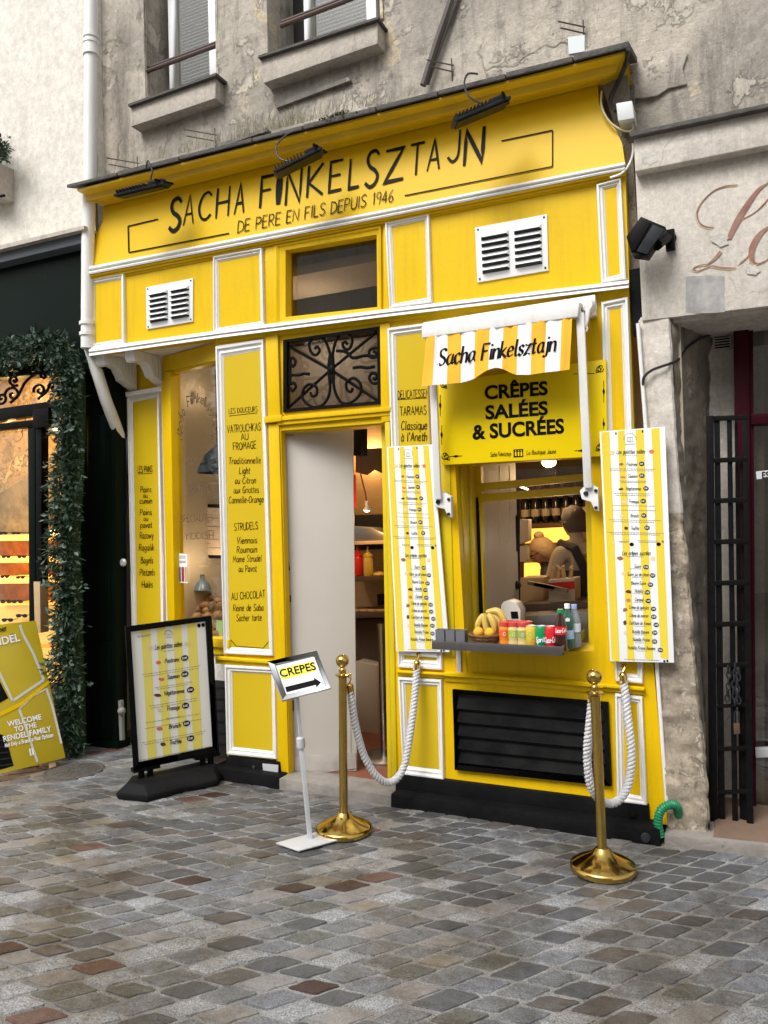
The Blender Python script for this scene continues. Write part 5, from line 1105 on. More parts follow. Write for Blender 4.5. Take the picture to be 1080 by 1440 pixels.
for i in range(11):
    xs = [0, .25, .5, .75, 1]; mb = MB(); rws = []
    for t in [k / 8 for k in range(9)]:
        r_ = []
        for s_ in xs:
            xt = lerp(tx[i], tx[i + 1], s_); xb_ = lerp(bx[i], bx[i + 1], s_); yt = interp(top, xt); yb = interp(bot, xb_)
            yy = lerp(yt, yb, t); xx = lerp(xt, xb_, (yy - yt) / max(1, (595 - yt)) if False else t)
            Y = fabY(xx, t)
            r_.append(P(*A8(xx, yy), Y))
        rws.append(r_)
    mb.rows(rws); mb.rows([[p + Vector((0, .0015, 0)) for p in r_] for r_ in rws][::-1])
    mb.build('valance_stripe', M['awn_y'] if i % 2 == 0 else M['awn_w'], aw, smooth=True, sharp=80)
for k in range(11): pass
def Fv(x, y):
    ax_, ay_ = (x - 590) * 4.154, (y - 400) * 4.154; yt, yb = interp(top, ax_), interp(bot, ax_); t = max(0, min(1, (ay_ - yt) / (yb - yt)))
    return P(x, y, fabY(ax_, t) - .0018)
txt('Sacha Finkelsztajn', 698, 503.5, 22, Fv, -.128, M['ink'], aw, w=164, wt=.68, style='nib', slant=.22, lean=-.03, gap=1.5)
def bar(mb, a, b, w_, d): # flat bar between two points
    a = Vector(a); b = Vector(b); t = (b - a).normalized(); x = Vector((1, 0, 0)); x = (x - t * x.dot(t)).normalized() * w_; y = t.cross(x).normalized() * d
    mb.obox((a + b) / 2, x, y, (b - a) / 2)
for (xt, yt, xb_, yb, bk) in ((607, 474, 616, 702, [(620, 690), (634, 698), (635, 728), (630, 727), (625, 716), (610, 712), (608, 700)]), (816, 440, 827, 686, [(828, 678), (841, 686), (842, 719), (836, 718), (831, 706), (818, 702), (815, 690)])):
    mb = MB(); a = P(xt, yt, -.20); b = P(xb_, yb, -.10); bar(mb, a, b, .021, .012); mb.build('arm', M['white'], aw, bevel=.006)
    mb = MB(); mb.slab(bk, -.085, -.045); b2 = mb.build('arm_bracket', M['white'], aw, bevel=.005)
    for x, y, k_ in ((bk[1][0] - 3, bk[1][1] + 4, 1), (bk[1][0] - 3, bk[2][1] - 5, 1), (bk[0][0] - 4, bk[0][1] + 16, 1.4)):
        mb = MB(); mb.lathe(P(x, y, -.087), [(.009 * k_, -.002), (.009 * k_, .006), (.001, .007)], 10, axis=(0, -1, 0)); mb.build('bolt', M['lamp'], b2)
mb = MB(); mb.lathe(P(827, 432, -.12), [(.001, -.03), (.035, -.03), (.045, -.01), (.045, .02), (.03, .05), (.001, .055)], 14, axis=(0, -1, 0)); gb_ = mb.build('gear_box', M['white'], aw, smooth=True)
mb = MB(); mb.tube([P(827, 436, -.17), P(825, 452, -.18), P(822, 460, -.18)], [.014, .011, .012], 8); mb.tube([P(822 + 4 * math.cos(k), 462 + 5 * math.sin(k), -.18) for k in [i * .785 for i in range(8)]], .005, 6, closed=True); mb.build('crank_eye', M['white'], gb_, smooth=True)
mb = MB(); mb.tube([P(*A8(915, 108), -.2), P(*A8(925, 150), -.21), P(*A8(945, 190), -.19), P(*A8(935, 220), -.19)], .012, 8); mb.build('arm_joint', M['white'], aw, smooth=True)

# ================================================================= CRÊPES BANNER
bn = thing('crepes_banner', 'yellow board reading CRÊPES SALÉES & SUCRÉES in bold black over the serving window', 'sign', P(735, 650, -.03))
mb = MB(); mb.slab([(617, 538), (852, 505), (854, 641), (621, 654)], -.045, -.02); mb.build('board', M['banner'], bn, bevel=.002)
B1 = sY(-.0468)
btxt('CRÊPES', 726, 558, 18.6, B1, -.076, M['ink'], bn, w=89, bold=.035)
btxt('SALÉES', 726.6, 586, 18.6, B1, -.076, M['ink'], bn, w=88, bold=.035)
btxt('& SUCRÉES', 729, 613, 19.6, B1, -.072, M['ink'], bn, w=129, bold=.035)
txt('Sacha Finkelsztajn', 704, 641.5, 6, B1, -.05, M['ink'], bn, w=29, wt=.6, slant=.2); txt('La Boutique Jaune', 761, 638.5, 6, B1, -.05, M['ink'], bn, w=41, wt=.6, slant=.2)
mb = MB(); pxpoly(mb, [(722, 632), (735.6, 631.3), (735.8, 642.5), (722.2, 643.2)], B1); mb.build('emblem', M['ink'], bn)
mb = MB()
for k in range(3): pxpoly(mb, [(724 + k * 4, 635.5), (726.2 + k * 4, 635.3), (726.4 + k * 4, 641), (724.2 + k * 4, 641.2)], sY(-.0475))
for k in range(3): pxdisc(mb, 725 + k * 4, 634, .9, .7, sY(-.0475), 6)
mb.build('emblem_detail', M['banner'], bn, kind='stuff')
mb = MB()
def orn(cx, cy, sx, sy):
    for pts in ([(0, 0), (4, -1), (7, -4), (6, -7), (3, -6)], [(0, 0), (1, -5), (4, -9), (8, -10), (9, -7)], [(2, -2), (7, -1), (10, -3), (11, -6)]):
        st_ = crom([(a, b) for a, b in pts], 3)
        for i in range(len(st_) - 1): pxline(mb, (cx + sx * st_[i][0], cy + sy * st_[i][1]), (cx + sx * st_[i + 1][0], cy + sy * st_[i + 1][1]), 1.1, B1)
    for a, b in ((3, -3), (7, -5), (5, -9)): pxdisc(mb, cx + sx * a, cy + sy * b, 1.2, 1.4, B1, 7)
orn(838, 524, 1, -.8 if 0 else 1); orn(838, 634, 1, 1); orn(632, 647, -1, 1); orn(628, 546, -.8, 1)
for x, y0, y1 in ((849, 535, 566), (849, 588, 604), (619, 555, 585), (621, 598, 625)):
    pxline(mb, (x, y0), (x, y1), .8, B1); pxpoly(mb, [(x, (y0 + y1) / 2 - 6), (x + 1.8, (y0 + y1) / 2), (x, (y0 + y1) / 2 + 6), (x - 1.8, (y0 + y1) / 2)], B1)
for y, x0, x1 in ((642, 632, 650), (634, 808, 828), (526, 806, 836)):
    pxline(mb, (x0, y), (x1, y - 1), .8, B1); pxpoly(mb, [((x0 + x1) / 2 - 6, y), ((x0 + x1) / 2, y - 2), ((x0 + x1) / 2 + 6, y - 1), ((x0 + x1) / 2, y + 1.4)], B1)
mb.build('ornament', M['ink'], bn, kind='stuff')

# ================================================================= TALL MENU BOARDS
ic = [mat('food_print_' + n, c, .5) for n, c in (('salmon', (.62, .16, .08)), ('brown', (.30, .12, .05)), ('cream', (.75, .58, .32)), ('dark', (.10, .03, .02)))]
def menu(q, label, Y):
    t = thing('menu_board', label, 'menu board', P((q[2][0] + q[3][0]) / 2, q[2][1], Y))
    mb = MB(); mb.slab(q, Y, Y + .012); bd = mb.build('panel', M['signwhite'], t, bevel=.0015)
    def S(off):
        def f(x, y):
            u = (x - 20 - .0303 * (y - 75)) / 380; v = (y - lerp(75, 44, u)) / (1325 + 26 * u)
            a = (lerp(q[0][0], q[1][0], u), lerp(q[0][1], q[1][1], u)); b = (lerp(q[3][0], q[2][0], u), lerp(q[3][1], q[2][1], u))
            return P(lerp(a[0], b[0], v), lerp(a[1], b[1], v), Y - off)
        return f
    s1, s2, s3, s4 = S(.0006), S(.0014), S(.0022), S(.003)
    mb = MB()
    for a, b in ((30, 78), (124, 166), (184 if 0 else 228, 276), (320, 368), (176, 176)):
        if a < b:
            tp = lambda x: lerp(76, 46, (x - 20) / 380)
            pxpoly(mb, [(a, tp(a) + 3), (b, tp(b) + 3), (b + 40, tp(b) + 1330), (a + 40, tp(a) + 1318)], s1)
    mb.build('stripe', M['stripe'], bd)
    kw = dict(wt=.62, style='plain', slant=.2, lean=0)
    txt('Les galettes salées', 200, 200, 24, s2, -.03, M['ink'], bd, w=165, **kw); txt('Les crêpes sucrées', 224, 783, 24, s2, -.02, M['ink'], bd, w=165, **kw)
    its = [('Pastrami', 205, 270, 60, 262, 258), ('Saumon', 208, 338, 52, 262, 326), ('Végétarienne', 210, 410, 86, 286, 399), ('Fromage', 213, 484, 56, 268, 472), ('Brunch', 217, 566, 46, 271, 555), ('Truffée', 218, 638, 46, 289, 625),
           ('Sucre', 230, 856, 36, 280, 851), ('Sucre jus de citron', 233, 903, 125, 318, 898), ('Beurre-Sucre', 234, 953, 84, 305, 951), ('Nutella', 236, 998, 46, 286, 996), ('Caramel', 237, 1048, 50, 291, 1045), ('Crème de spéculos', 235, 1093, 116, 321, 1090), ('Crème de marron', 234, 1140, 108, 322, 1135),
           ('Confiture de fraises', 240, 1183, 128, 336, 1181), ('Nutella Banane', 243, 1233, 98, 327, 1226), ('Nutella Fraise', 246, 1278, 98, 325, 1277), ('Nutella Fraise Banane', 247, 1326, 160, 359, 1325)]
    mk = MB(); bg_ = MB(); pr_ = MB(); gy_ = MB()
    for s, x, y, w_, bx_, by_ in its:
        txt(s, x, y, 19, s2, 0, None, None, w=w_, mb=mk, **kw)
        pxdisc(bg_, bx_, by_, 16, 13, s2, 14); txt('8,00*' if by_ < 700 else '5,50', bx_, by_ + 4, 9, s3, 0, None, None, w=19, mb=pr_, wt=.9, lean=0)
    rr = random.Random(3)
    def greyline(x0, x1, y, wd=3.2):
        x = x0
        while x < x1: l = rr.uniform(5, 16); pxline(gy_, (x, y), (min(x1, x + l), y), wd, s2); x += l + 3
    for x0, x1, y in ((75, 338, 288), (78, 330, 298), (125, 292, 358), (140, 280, 366), (100, 325, 430), (108, 315, 441), (90, 338, 500), (88, 345, 526), (68, 368, 582), (90, 330, 593), (55, 390, 655), (75, 365, 665), (120, 185, 705), (125, 180, 712), (235, 352, 700), (240, 345, 709), (165, 235, 212), (165, 265, 792), (145, 350, 1385)):
        greyline(x0, x1, y)
    for x, y in ((215, 862), (232, 912), (232, 1005), (240, 1055), (238, 1101), (240, 1192), (243, 1241), (246, 1287), (247, 1334)): greyline(x - 36, x + 36, y, 2.2)
    for x, y in ((198, 722), (356, 718)): pxdisc(bg_, x, y, 13, 11, s2, 12)
    for x, y in ((382, 1388), (400, 1386)): pxdisc(bg_, x, y, 7, 7, s2, 10)
    for x, y in ((115, 85), (270, 72)): pxdisc(bg_, x, y, 5, 9, s2, 6)
    mk.build('lettering', M['ink'], bd, kind='stuff'); bg_.build('price_badge', M['ink'], bd, kind='stuff'); pr_.build('price', M['signwhite'], bd, kind='stuff'); gy_.build('small_print', M['greyink'], bd, kind='stuff')
    lg = MB()
    for k in range(12): a = math.pi * (1 - k / 11); pxline(lg, (196 + 32 * math.cos(a), 118 - 32 * math.sin(a)), (196 + 38 * math.cos(a), 118 - 38 * math.sin(a)), 5, s2)
    for k in range(4): pxline(lg, (182 + k * 9, 108), (182 + k * 9, 130), 2.5, s2)
    pxline(lg, (176, 106), (216, 106), 2, s2); pxline(lg, (176, 132), (216, 132), 3, s2); pxline(lg, (165, 146), (230, 144), 3, s2)
    lg.build('logo', M['greyink'], bd)
    for i, (x, y, a, b) in enumerate(((90, 196, 17, 14), (320, 187, 18, 12), (143, 262, 13, 8), (153, 336, 17, 7), (140, 405, 16, 7), (158, 478, 16, 10), (142, 558, 17, 9), (166, 630, 14, 10), (95, 715, 9, 9), (380, 702, 8, 8), (128, 803, 20, 12), (320, 800, 15, 14), (148, 890, 14, 12), (176, 995, 19, 11), (174, 1044, 16, 11), (153, 1100, 13, 13), (151, 1175, 12, 14), (155, 1232, 14, 12))):
        mb = MB(); rr2 = random.Random(i); pxpoly(mb, [(x + a * math.cos(k * .7) * rr2.uniform(.75, 1.15), y + b * math.sin(k * .7) * rr2.uniform(.75, 1.15)) for k in range(9)], s2); mb.build('food_picture', ic[[2, 0, 1, 0, 3, 2, 2, 3, 2, 1, 1, 2, 2, 3, 0, 1, 3, 2][i]], bd)
    return t
menu([(843, 607), (935, 600), (948, 932), (858, 930)], 'tall striped crêpe menu board hung at the right corner beside the stone pier', -.075)
menu([(544, 628.5), (608, 625), (632, 917), (557, 916)], 'tall striped crêpe menu board hung between the door and the serving window', -.05)

# ================================================================= SERVING SHELF AND WHAT STANDS ON IT
SYF = -.34
sh = thing('serving_shelf', 'grey brushed steel serving shelf under the window loaded with drinks and fruit', 'shelf', P(700, 915, -.1))
xl, xr_ = P(607, 905, SYF).x, P(791, 915, SYF).x
zt2 = P(700, 905.5, SYF).z; zb2 = zt2 - .045
mb = MB(); mb.box(xl, xr_, SYF, SYF + .012, zb2, zt2); mb.box(xl, xl + .012, SYF + .012, -.05, zb2, zt2); mb.box(xr_ - .012, xr_, SYF + .012, .28, zb2, zt2); mb.box(xl + .012, xr_ - .012, SYF + .012, -.05, zb2, zb2 + .012); mb.box(P(645, 900, 0).x + .05, xr_ - .012, -.05, .34, zb2, zb2 + .012)
mb.build('tray', M['darksteel'], sh, bevel=.003)
for x in (643,): 
    a = P(x, 918, -.03); mb = MB(); mb.box(a.x - .014, a.x + .014, -.012, -.002, a.z - .13, zb2); mb.box(a.x - .014, a.x + .014, -.30, -.002, zb2 - .006, zb2); mb.build('bracket', M['alu'], sh, bevel=.002)
SZ = zb2 + .012
def on(x, Y): v_ = P(x, 900, Y); v_.z = SZ; return v_
ch = thing('cup_holder', 'three joined grey square cups at the left end of the serving shelf', 'holder', on(635, -.27))
gcup = mat('grey_plastic', (.13, .13, .14), .5)
for k in range(3):
    c = on(621 + k * 14.2, -.28); s_ = .024; mb = MB()
    for dx, dy, ax, ay in ((-s_, 0, .002, s_), (s_, 0, .002, s_), (0, -s_, s_, .002), (0, s_, s_, .002)): mb.obox(c + Vector((dx, dy, .045)), (ax, 0, 0), (0, ay, 0), (0, 0, .045))
    mb.obox(c + Vector((0, 0, .003)), (s_, 0, 0), (0, s_, 0), (0, 0, .003)); mb.build('cup', gcup, ch)
# basket and fruit
bk = thing('fruit_basket', 'shallow wicker basket holding bananas and oranges on the serving shelf', 'basket', on(683, -.24)); c = on(683, -.24)
wick = mat('wicker', (.36, .18, .07), .7, col2=(.2, .09, .03), var=90, amt=.4, bump=.9, bscale=160)
mb = MB(); mb.lathe(c + Vector((0, 0, .01)), [(.05, 0), (.075, .03), (.088, .055), (.092, .06), (.084, .06), (.07, .03), (.045, .008), (.001, .008)], 24); mb.build('bowl', wick, bk, smooth=True)
mb = MB()
for k in range(3): mb.tube([c + Vector((math.cos(a) * (.066 + .011 * k), math.sin(a) * (.066 + .011 * k), .03 + k * .018 + .002 * math.sin(a * 12))) for a in [i * math.pi / 16 for i in range(32)]], .0045, 5, closed=True)
mb.build('weave', wick, bk, smooth=True)
org = mat('orange_peel', (.80, .40, .02), .45, bump=.5, bscale=250)
for i, (x, y, lab) in enumerate(((673, 889, 'left orange at the front of the wicker basket'), (688.5, 890, 'right orange at the front of the wicker basket'))):
    mb = MB(); mb.ball(P(x, y, -.275), .0285, 16, 12); solo('orange', mb, org, lab, 'orange', smooth=True)
ban = mat('ripe_banana', (.66, .47, .10), .5, col2=(.50, .34, .08), var=10, amt=.5, col3=(.12, .06, .02), spot=.62)
bun_ = thing('banana_bunch', 'bunch of spotty ripe bananas leaning in the wicker basket', 'bananas', P(692, 888, -.22))
for k, pts in enumerate(([(680, 864), (675, 872), (672, 882), (676, 890)], [(682, 863), (682, 872), (684, 884), (686, 889)], [(684, 862), (694, 864), (702, 874), (704, 888)], [(684, 861), (699, 859), (708, 870), (711, 884)], [(686, 864), (691, 870), (695, 880), (696, 890)])):
    cc = crom([tuple(P(*p, -.19 - .012 * k)) for p in pts], 4); n_ = len(cc); mb = MB(); mb.tube(cc, [.006 + .013 * math.sin(math.pi * min(1, max(0, .12 + .8 * i / (n_ - 1)))) for i in range(n_)], 8); mb.build('banana', ban, bun_, smooth=True)
# cans and bottles
def lathe_item(name, lab, cat, c, parts, grp=None):
    t = thing(name, lab, cat, c, grp)
    for n_, prof, m_ in parts: mb = MB(); mb.lathe(c, prof, 20); mb.build(n_, m_, t, smooth=True, sharp=40)
    return t
canend = M['alu']
def canp(h, r): return [(r * .82, 0), (r, .008), (r, h - .012), (r * .84, h - .002)]
def cyl_surf(c, r):  # writing wrapped round a can: x in metres along the arc, y height
    fr = math.atan2((CAM - c).x, -(CAM - c).y)
    return lambda x, y: Vector((c.x + r * math.sin(fr + x / r / 1000), c.y - r * math.cos(fr + x / r / 1000), c.z - y / 1000))
redp = mat('drink_red', (.60, .012, .02), .3); grnp = mat('drink_green', (.0, .25, .08), .3); org2 = mat('orange_drink', (.75, .22, .02), .3); yel2 = mat('pale_juice', (.62, .48, .20), .3); lime = mat('lime_print', (.35, .45, .06), .4); redcap = mat('red_cap', (.55, .05, .05), .4)
def bottle_small(x, juice, band, lab):
    c = on(x, -.26); t = lathe_item('juice_bottle', lab, 'bottle', c, [('body', [(.026, 0), (.029, .006), (.029, .035), (.026, .045), (.029, .055), (.029, .10), (.024, .115), (.022, .12)], juice), ('cap', [(.027, .118), (.027, .136), (.024, .139), (.001, .139)], redcap), ('label_band', [(.0295, .06), (.0295, .098)], band)])
    s_ = cyl_surf(c, .0300); mb = MB(); pts = [(6 * math.cos(a), -78 + 9 * math.sin(a)) for a in [k * .6 for k in range(11)]]
    for i in range(10): pxline(mb, pts[i], pts[i + 1], 2, s_)
    mb.build('emblem', M['signwhite'], t)
bottle_small(709.5, org2, mat('orange_label', (.72, .12, .02), .4), 'orange juice bottle with red cap, leftmost of the drinks row')
bottle_small(722.5, yel2, lime, 'pale juice bottle with red cap, second of the drinks row')
bottle_small(735.5, yel2, mat('olive_label', (.30, .36, .10), .4), 'pale juice bottle with red cap, third of the drinks row')
for k, (x, Y, lab) in enumerate(((716, -.19, 'red capped juice bottle behind the first two bottles'), (729, -.19, 'red capped juice bottle behind the second and third bottles'), (742, -.19, 'red capped juice bottle behind the yellow can'))):
    c = on(x, Y); lathe_item('juice_bottle', lab, 'bottle', c, [('body', [(.026, 0), (.029, .006), (.029, .10), (.022, .12)], org2), ('cap', [(.027, .118), (.027, .136), (.001, .139)], redcap)])
def can(x, m_, lab, word=None, wm=None, wd=40, h=.125, extra=None):
    c = on(x, -.27); t = lathe_item('drink_can', lab, 'can', c, [('body', canp(h, .029), m_), ('lid', [(.0245, h - .003), (.026, h), (.0235, h + .001), (.022, h - .003), (.001, h - .003)], canend)])
    if word: txt(word, 0, -.045 * 1000, 26, cyl_surf(c, .0296), -.10, wm, t, w=wd, wt=.95, slant=.2, lean=0)
    if extra: extra(c, t)
def spots(c, t):
    s_ = cyl_surf(c, .0296); mb = MB(); pxdisc(mb, -6, -80, 13, 13, s_); mb.build('lime_print', lime, t); mb = MB(); pxdisc(mb, 8, -45, 13, 14, s_); mb.build('fruit_print', org2, t)
can(747.5, mat('can_yellow', (.60, .45, .05), .3), 'yellow green can printed with fruit between the juice bottles and the green can', None, extra=spots)
can(761, grnp, 'green can lettered in white left of the red can', 'Sprite', M['signwhite'], 66)
can(774.5, redp, 'red can lettered in white beside the cola bottle', 'Coca-Cola', M['signwhite'], 70)
cola = mat('cola', (.03, .008, .004), .08, coat=.5); greenb = mat('green_bottle', (.02, .10, .06), .08, coat=.5)
pet = [(.028, 0), (.031, .006), (.031, .05), (.028, .075), (.031, .10), (.031, .13), (.024, .16), (.013, .185), (.012, .20)]
c = on(789, -.27); t = lathe_item('cola_bottle', 'cola bottle with green cap and red label', 'bottle', c, [('body', pet, cola), ('cap', [(.015, .193), (.015, .213), (.001, .214)], grnp), ('label_band', [(.0318, .085), (.0318, .128)], redp)])
txt('Coca-Cola', 0, -98, 20, cyl_surf(c, .0322), -.08, M['signwhite'], t, w=66, wt=.9, slant=.2, lean=0)
c = on(799, -.17); t = lathe_item('water_bottle', 'green mineral water bottle with white cap behind the cola bottle', 'bottle', c, [('body', [(a, b * 1.07) for a, b in pet], greenb), ('cap', [(.015, .206), (.015, .230), (.001, .231)], M['signwhite']), ('label_band', [(.0318, .05), (.0318, .095)], mat('pale_blue_label', (.35, .55, .70), .4))])
mb = MB(); pxdisc(mb, 0, -150, 12, 12, cyl_surf(c, .0305)); mb.build('badge', M['signwhite'], t)
c = on(808.5, -.12); t = lathe_item('water_bottle', 'clear water bottle with pale blue cap at the right end of the shelf', 'bottle', c, [('body', [(a, b * 1.04) for a, b in pet], mat('clear_water', (.20, .23, .25), .06, coat=.6)), ('cap', [(.015, .20), (.015, .222), (.001, .223)], mat('blue_cap', (.30, .40, .66), .4)), ('label_band', [(.0318, .08), (.0318, .125)], mat('white_label', (.62, .66, .72), .4))])

# ================================================================= INSIDE THE YELLOW SHOP
ri = thing('shop_room', 'warm dim room of the yellow shop seen through the door and serving window', 'room', (-2, 2, 0))
FZ = P(470, 1092, .1).z
mb = MB(); mb.box(-3.3, -.3, .06, 3.6, FZ - .1, FZ); mb.build('floor_tiles', M['tile'], ri)
mb = MB(); mb.box(-3.3, -.3, .12, 3.6, 3.30, 3.36); mb.build('ceiling', M['wall_in'], ri)
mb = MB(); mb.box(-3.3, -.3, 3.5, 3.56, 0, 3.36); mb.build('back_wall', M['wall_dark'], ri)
mb = MB(); mb.box(-3.36, -3.3, 1.1, 3.6, 0, 3.36); mb.box(-.34, -.28, .1, 3.6, 0, 3.36); mb.build('side_wall', M['wall_in'], ri)
mb = MB(); mb.box(P(553, 900, .12).x + .04, X0 - .06, .10, .14, 0, 3.36); mb.box(-.6, -.34, .34, .38, 0, 3.36); mb.build('front_wall', M['wall_in'], ri)
# folding white leaf inside serving window
mb = MB(); a, b = P(677, 800, .36), P(729, 800, 1.05); nn = Vector((-(b - a).y, (b - a).x, 0)).normalized() * .03
zlo, zhi = .9, 3.0
mb.hexa([Vector((a.x, a.y, zlo)), Vector((b.x, b.y, zlo)), Vector((b.x, b.y, zlo)) + nn, Vector((a.x, a.y, zlo)) + nn, Vector((a.x, a.y, zhi)), Vector((b.x, b.y, zhi)), Vector((b.x, b.y, zhi)) + nn, Vector((a.x, a.y, zhi)) + nn])
pl = mb.build('inner_leaf', M['doorpaint'], ri)
mb = MB(); mb.tube([P(729, 700, 1.05), P(730, 880, 1.05)], .008); mb.ball(P(727, 823, 1.0), .03); mb.tube([P(728, 725, 1.03), P(728, 775, 1.03)], .014); mb.build('bolt_rod', M['lamp'], pl, smooth=True)
mb = MB(); mb.tube([P(x, y, .55) for x, y in crom([(702, 655), (702, 720), (702, 755), (706, 770), (712, 771), (717, 758), (717, 720), (716, 655)], 5)], .0035, 5, cap=False); solo('blind_cord', mb, M['cord'], 'white looped blind cord hanging inside the serving window', 'cord', smooth=True)
# back bar: lit shelves and wine
mb = MB(); mb.slab([(728, 738), (900, 730), (900, 735), (728, 743)], 2.6, 3.3); mb.build('wine_shelf', M['darkwood'], ri)
mb = MB(); mb.slab([(738, 744), (800, 741), (800, 762), (738, 764)], 3.3, 3.34); mb.build('lit_panel', M['warmpanel'], ri)
mb = MB(); mb.slab([(737, 792), (800, 790), (800, 815), (737, 817)], 3.2, 3.3); mb.build('lit_panel', M['warmpanel'], ri)
mb = MB(); mb.slab([(737, 765), (775, 763), (775, 792), (737, 794)], 3.25, 3.32); mb.build('olive_panel', mat('olive_cloth', (.10, .10, .03), .8), ri)
wg = mat('dark_wine_glass', (.008, .008, .010), .1, coat=.4); wl = mat('wine_label', (.46, .38, .28), .6)
wine0 = None; wx = []
for k in range(7): wx.append((739 + k * 14.4, 736 - k * .6, 2.75))
for k in range(7): wx.append((745 + k * 13.9, 734 - k * .6, 3.0))
wp = [(.036, 0), (.038, .006), (.038, .19), (.032, .215), (.015, .24), (.014, .31)]
for i, (x, y, Y) in enumerate(wx):
    o9 = ('leftmost', 'second', 'third', 'fourth', 'fifth', 'sixth', 'seventh', 'eighth', 'ninth')[i % 7] + ('' if i % 7 == 0 else ' from the left,'); c = P(x, y, Y); lb = (o9 + ' dark wine bottle of the front row on the back shelf' if Y < 2.9 else o9 + ' dark wine bottle of the rear row on the back shelf')
    t = thing('wine_bottle', lb, 'bottle', c, 'wine bottles in the front row of the back shelf' if Y < 2.9 else 'wine bottles in the rear row of the back shelf')
    if wine0 is None:
        mb = MB(); mb.lathe(c, wp, 14); b1 = mb.build('glass_body', wg, t, smooth=True); mb = MB(); mb.lathe(c, [(.0385, .06), (.0385, .125)], 14); b2 = mb.build('label_band', wl, t, smooth=True)
        mb = MB(); mb.lathe(c, [(.015, .26), (.0155, .31), (.001, .312)], 10); b3 = mb.build('capsule', M['red'], t, smooth=True); wine0 = (b1, b2, b3)
    else:
        for b_ in wine0: n_ = b_.copy(); COL.objects.link(n_); n_.parent = t
# rear shelf clutter above and around
for k in range(16):
    x = 733 + k * 6.4; c = P(x, 698 - (k % 3) * 3, 3.1); mb = MB(); mb.lathe(c, [(.03, 0), (.03, .09), (.02, .11), (.02, .13)], 10)
    solo('preserve_jar', mb, mat('jar_tone_%d' % (k % 5), [(.10, .03, .02), (.05, .04, .03), (.14, .08, .03), (.03, .05, .02), (.2, .16, .1)][k % 5], .3), ('leftmost', 'second', 'third', 'fourth', 'fifth')[k] + ' small jar from the left on the top shelf above the wine', 'jar', 'jars on the top shelf above the wine', smooth=True) if k < 5 else mb.build('jar', bpy.data.materials['jar_tone_%d' % (k % 5)], ri, smooth=True)
mb = MB(); mb.slab([(728, 700), (900, 690), (900, 693), (728, 703)], 2.8, 3.3); mb.build('top_shelf', M['darkwood'], ri)
# counter inside, steel
mb = MB(); mb.slab([(732, 850), (835, 846), (835, 862), (732, 866)], .95, 1.5); mb.build('counter_edge', M['darkwood'], ri)
mb = MB(); mb.slab([(705, 868), (838, 862), (838, 930), (705, 935)], .62, .9); mb.build('steel_counter', M['steel'], ri)
pt = thing('card_printer', 'small white receipt printer with rounded top at the left of the serving window', 'printer', P(718, 880, .42))
mb = MB(); mb.slab([(704, 852), (708, 846), (716, 844), (726, 848), (732, 858), (732, 885), (707, 888)], .40, .52); mb.build('casing', mat('printer_white', (.62, .58, .52), .4), pt, bevel=.006)
mb = MB(); mb.slab([(718, 860), (728, 860), (729, 870), (719, 870)], .397, .40); mb.build('slot', M['ink'], pt)
bxm = mat('kraft_card', (.42, .29, .15), .7)
mb = MB(); mb.slab([(731, 813), (764, 812), (765, 850), (732, 851)], 1.2, 1.45); solo('cardboard_box', mb, bxm, 'brown cardboard box standing on the inner counter by the white leaf', 'box', bevel=.004)
mb = MB(); mb.slab([(731, 768), (740, 768), (740, 790), (731, 790)], 1.5, 1.6); mb.slab([(731, 730), (743, 730), (743, 760), (731, 765)], 1.5, 1.6); solo('wall_phone', mb, M['wall_in'], 'cream wall box beside the door edge in the serving window', 'box', bevel=.004)
ub = thing('cutlery_carton', 'cream carton with red band holding wooden forks behind the serving window', 'carton', P(795, 850, 1.1))
mb = MB(); mb.slab([(770, 816), (808, 813), (809, 850), (772, 851)], 1.05, 1.25); mb.build('carton', mat('cream_carton', (.50, .42, .32), .6), ub, bevel=.003)
mb = MB(); mb.slab([(770, 820), (808, 817), (808, 828), (770, 831)], 1.046, 1.05); mb.build('red_band', M['red'], ub)
for k in range(11):
    x = 775 + k * 3; a = P(x, 818, 1.12 + (k % 3) * .03); b = P(x + rs.uniform(-4, 4), 800 - (k * 7) % 5, 1.12); mb = MB(); bar(mb, a, b, .006, .002); mb.ball(b, .009, 6, 4); mb.build('fork', M['wood'], ub)
mb = MB()
for k in range(4): mb.obox(P(757 + k * 9, 822 + k * 2, .99), (.07, 0, -.012), (0, .02, 0), (.002, 0, .012))
solo('paper_stack', mb, mat('striped_paper', (.20, .15, .10), .6), 'slanted stack of dark printed paper sleeves in front of the carton', 'paper')
# lamps
def lamp(name, x, y, Y, lab, r=.04, e=10, rod=.6, col=(1, .68, .34), cord=True):
    c = P(x, y, Y); t = thing(name, lab, 'lamp', c)
    mb = MB(); mb.ball(c, r, 14, 10, (1, 1, .7)); mb.build('bulb', M['bulb'], t, smooth=True)
    mb = MB(); mb.lathe(c + Vector((0, 0, r * .4)), [(r * 1.15, 0), (r * 1.1, .01), (r * .5, .05), (r * .3, .08), (.001, .085)], 14); mb.build('shade', M['iron'], t, smooth=True)
    if cord: mb = MB(); mb.tube([c + Vector((0, 0, .06)), c + Vector((0.01, 0, rod))], .004); mb.build('cord', M['cable'], t)
    plight(c - Vector((0, 0, .09)), e, col); return t
lamp('ceiling_lamp', 772, 650, 1.6, 'lit round lamp seen just under the crêpes banner', .055, 6, .3)
c = P(516, 718, .9); t = thing('gooseneck_lamp', 'small lit lamp on a curved red brown flex inside the doorway', 'lamp', c)
mb = MB(); mb.ball(c, .02, sc=(1, 1, .5)); mb.build('bulb', M['bulb'], t, smooth=True)
mb = MB(); mb.lathe(c, [(.03, 0), (.026, .012), (.012, .03), (.010, .07), (.001, .072)], 12); mb.build('shade', M['alu'], t, smooth=True)
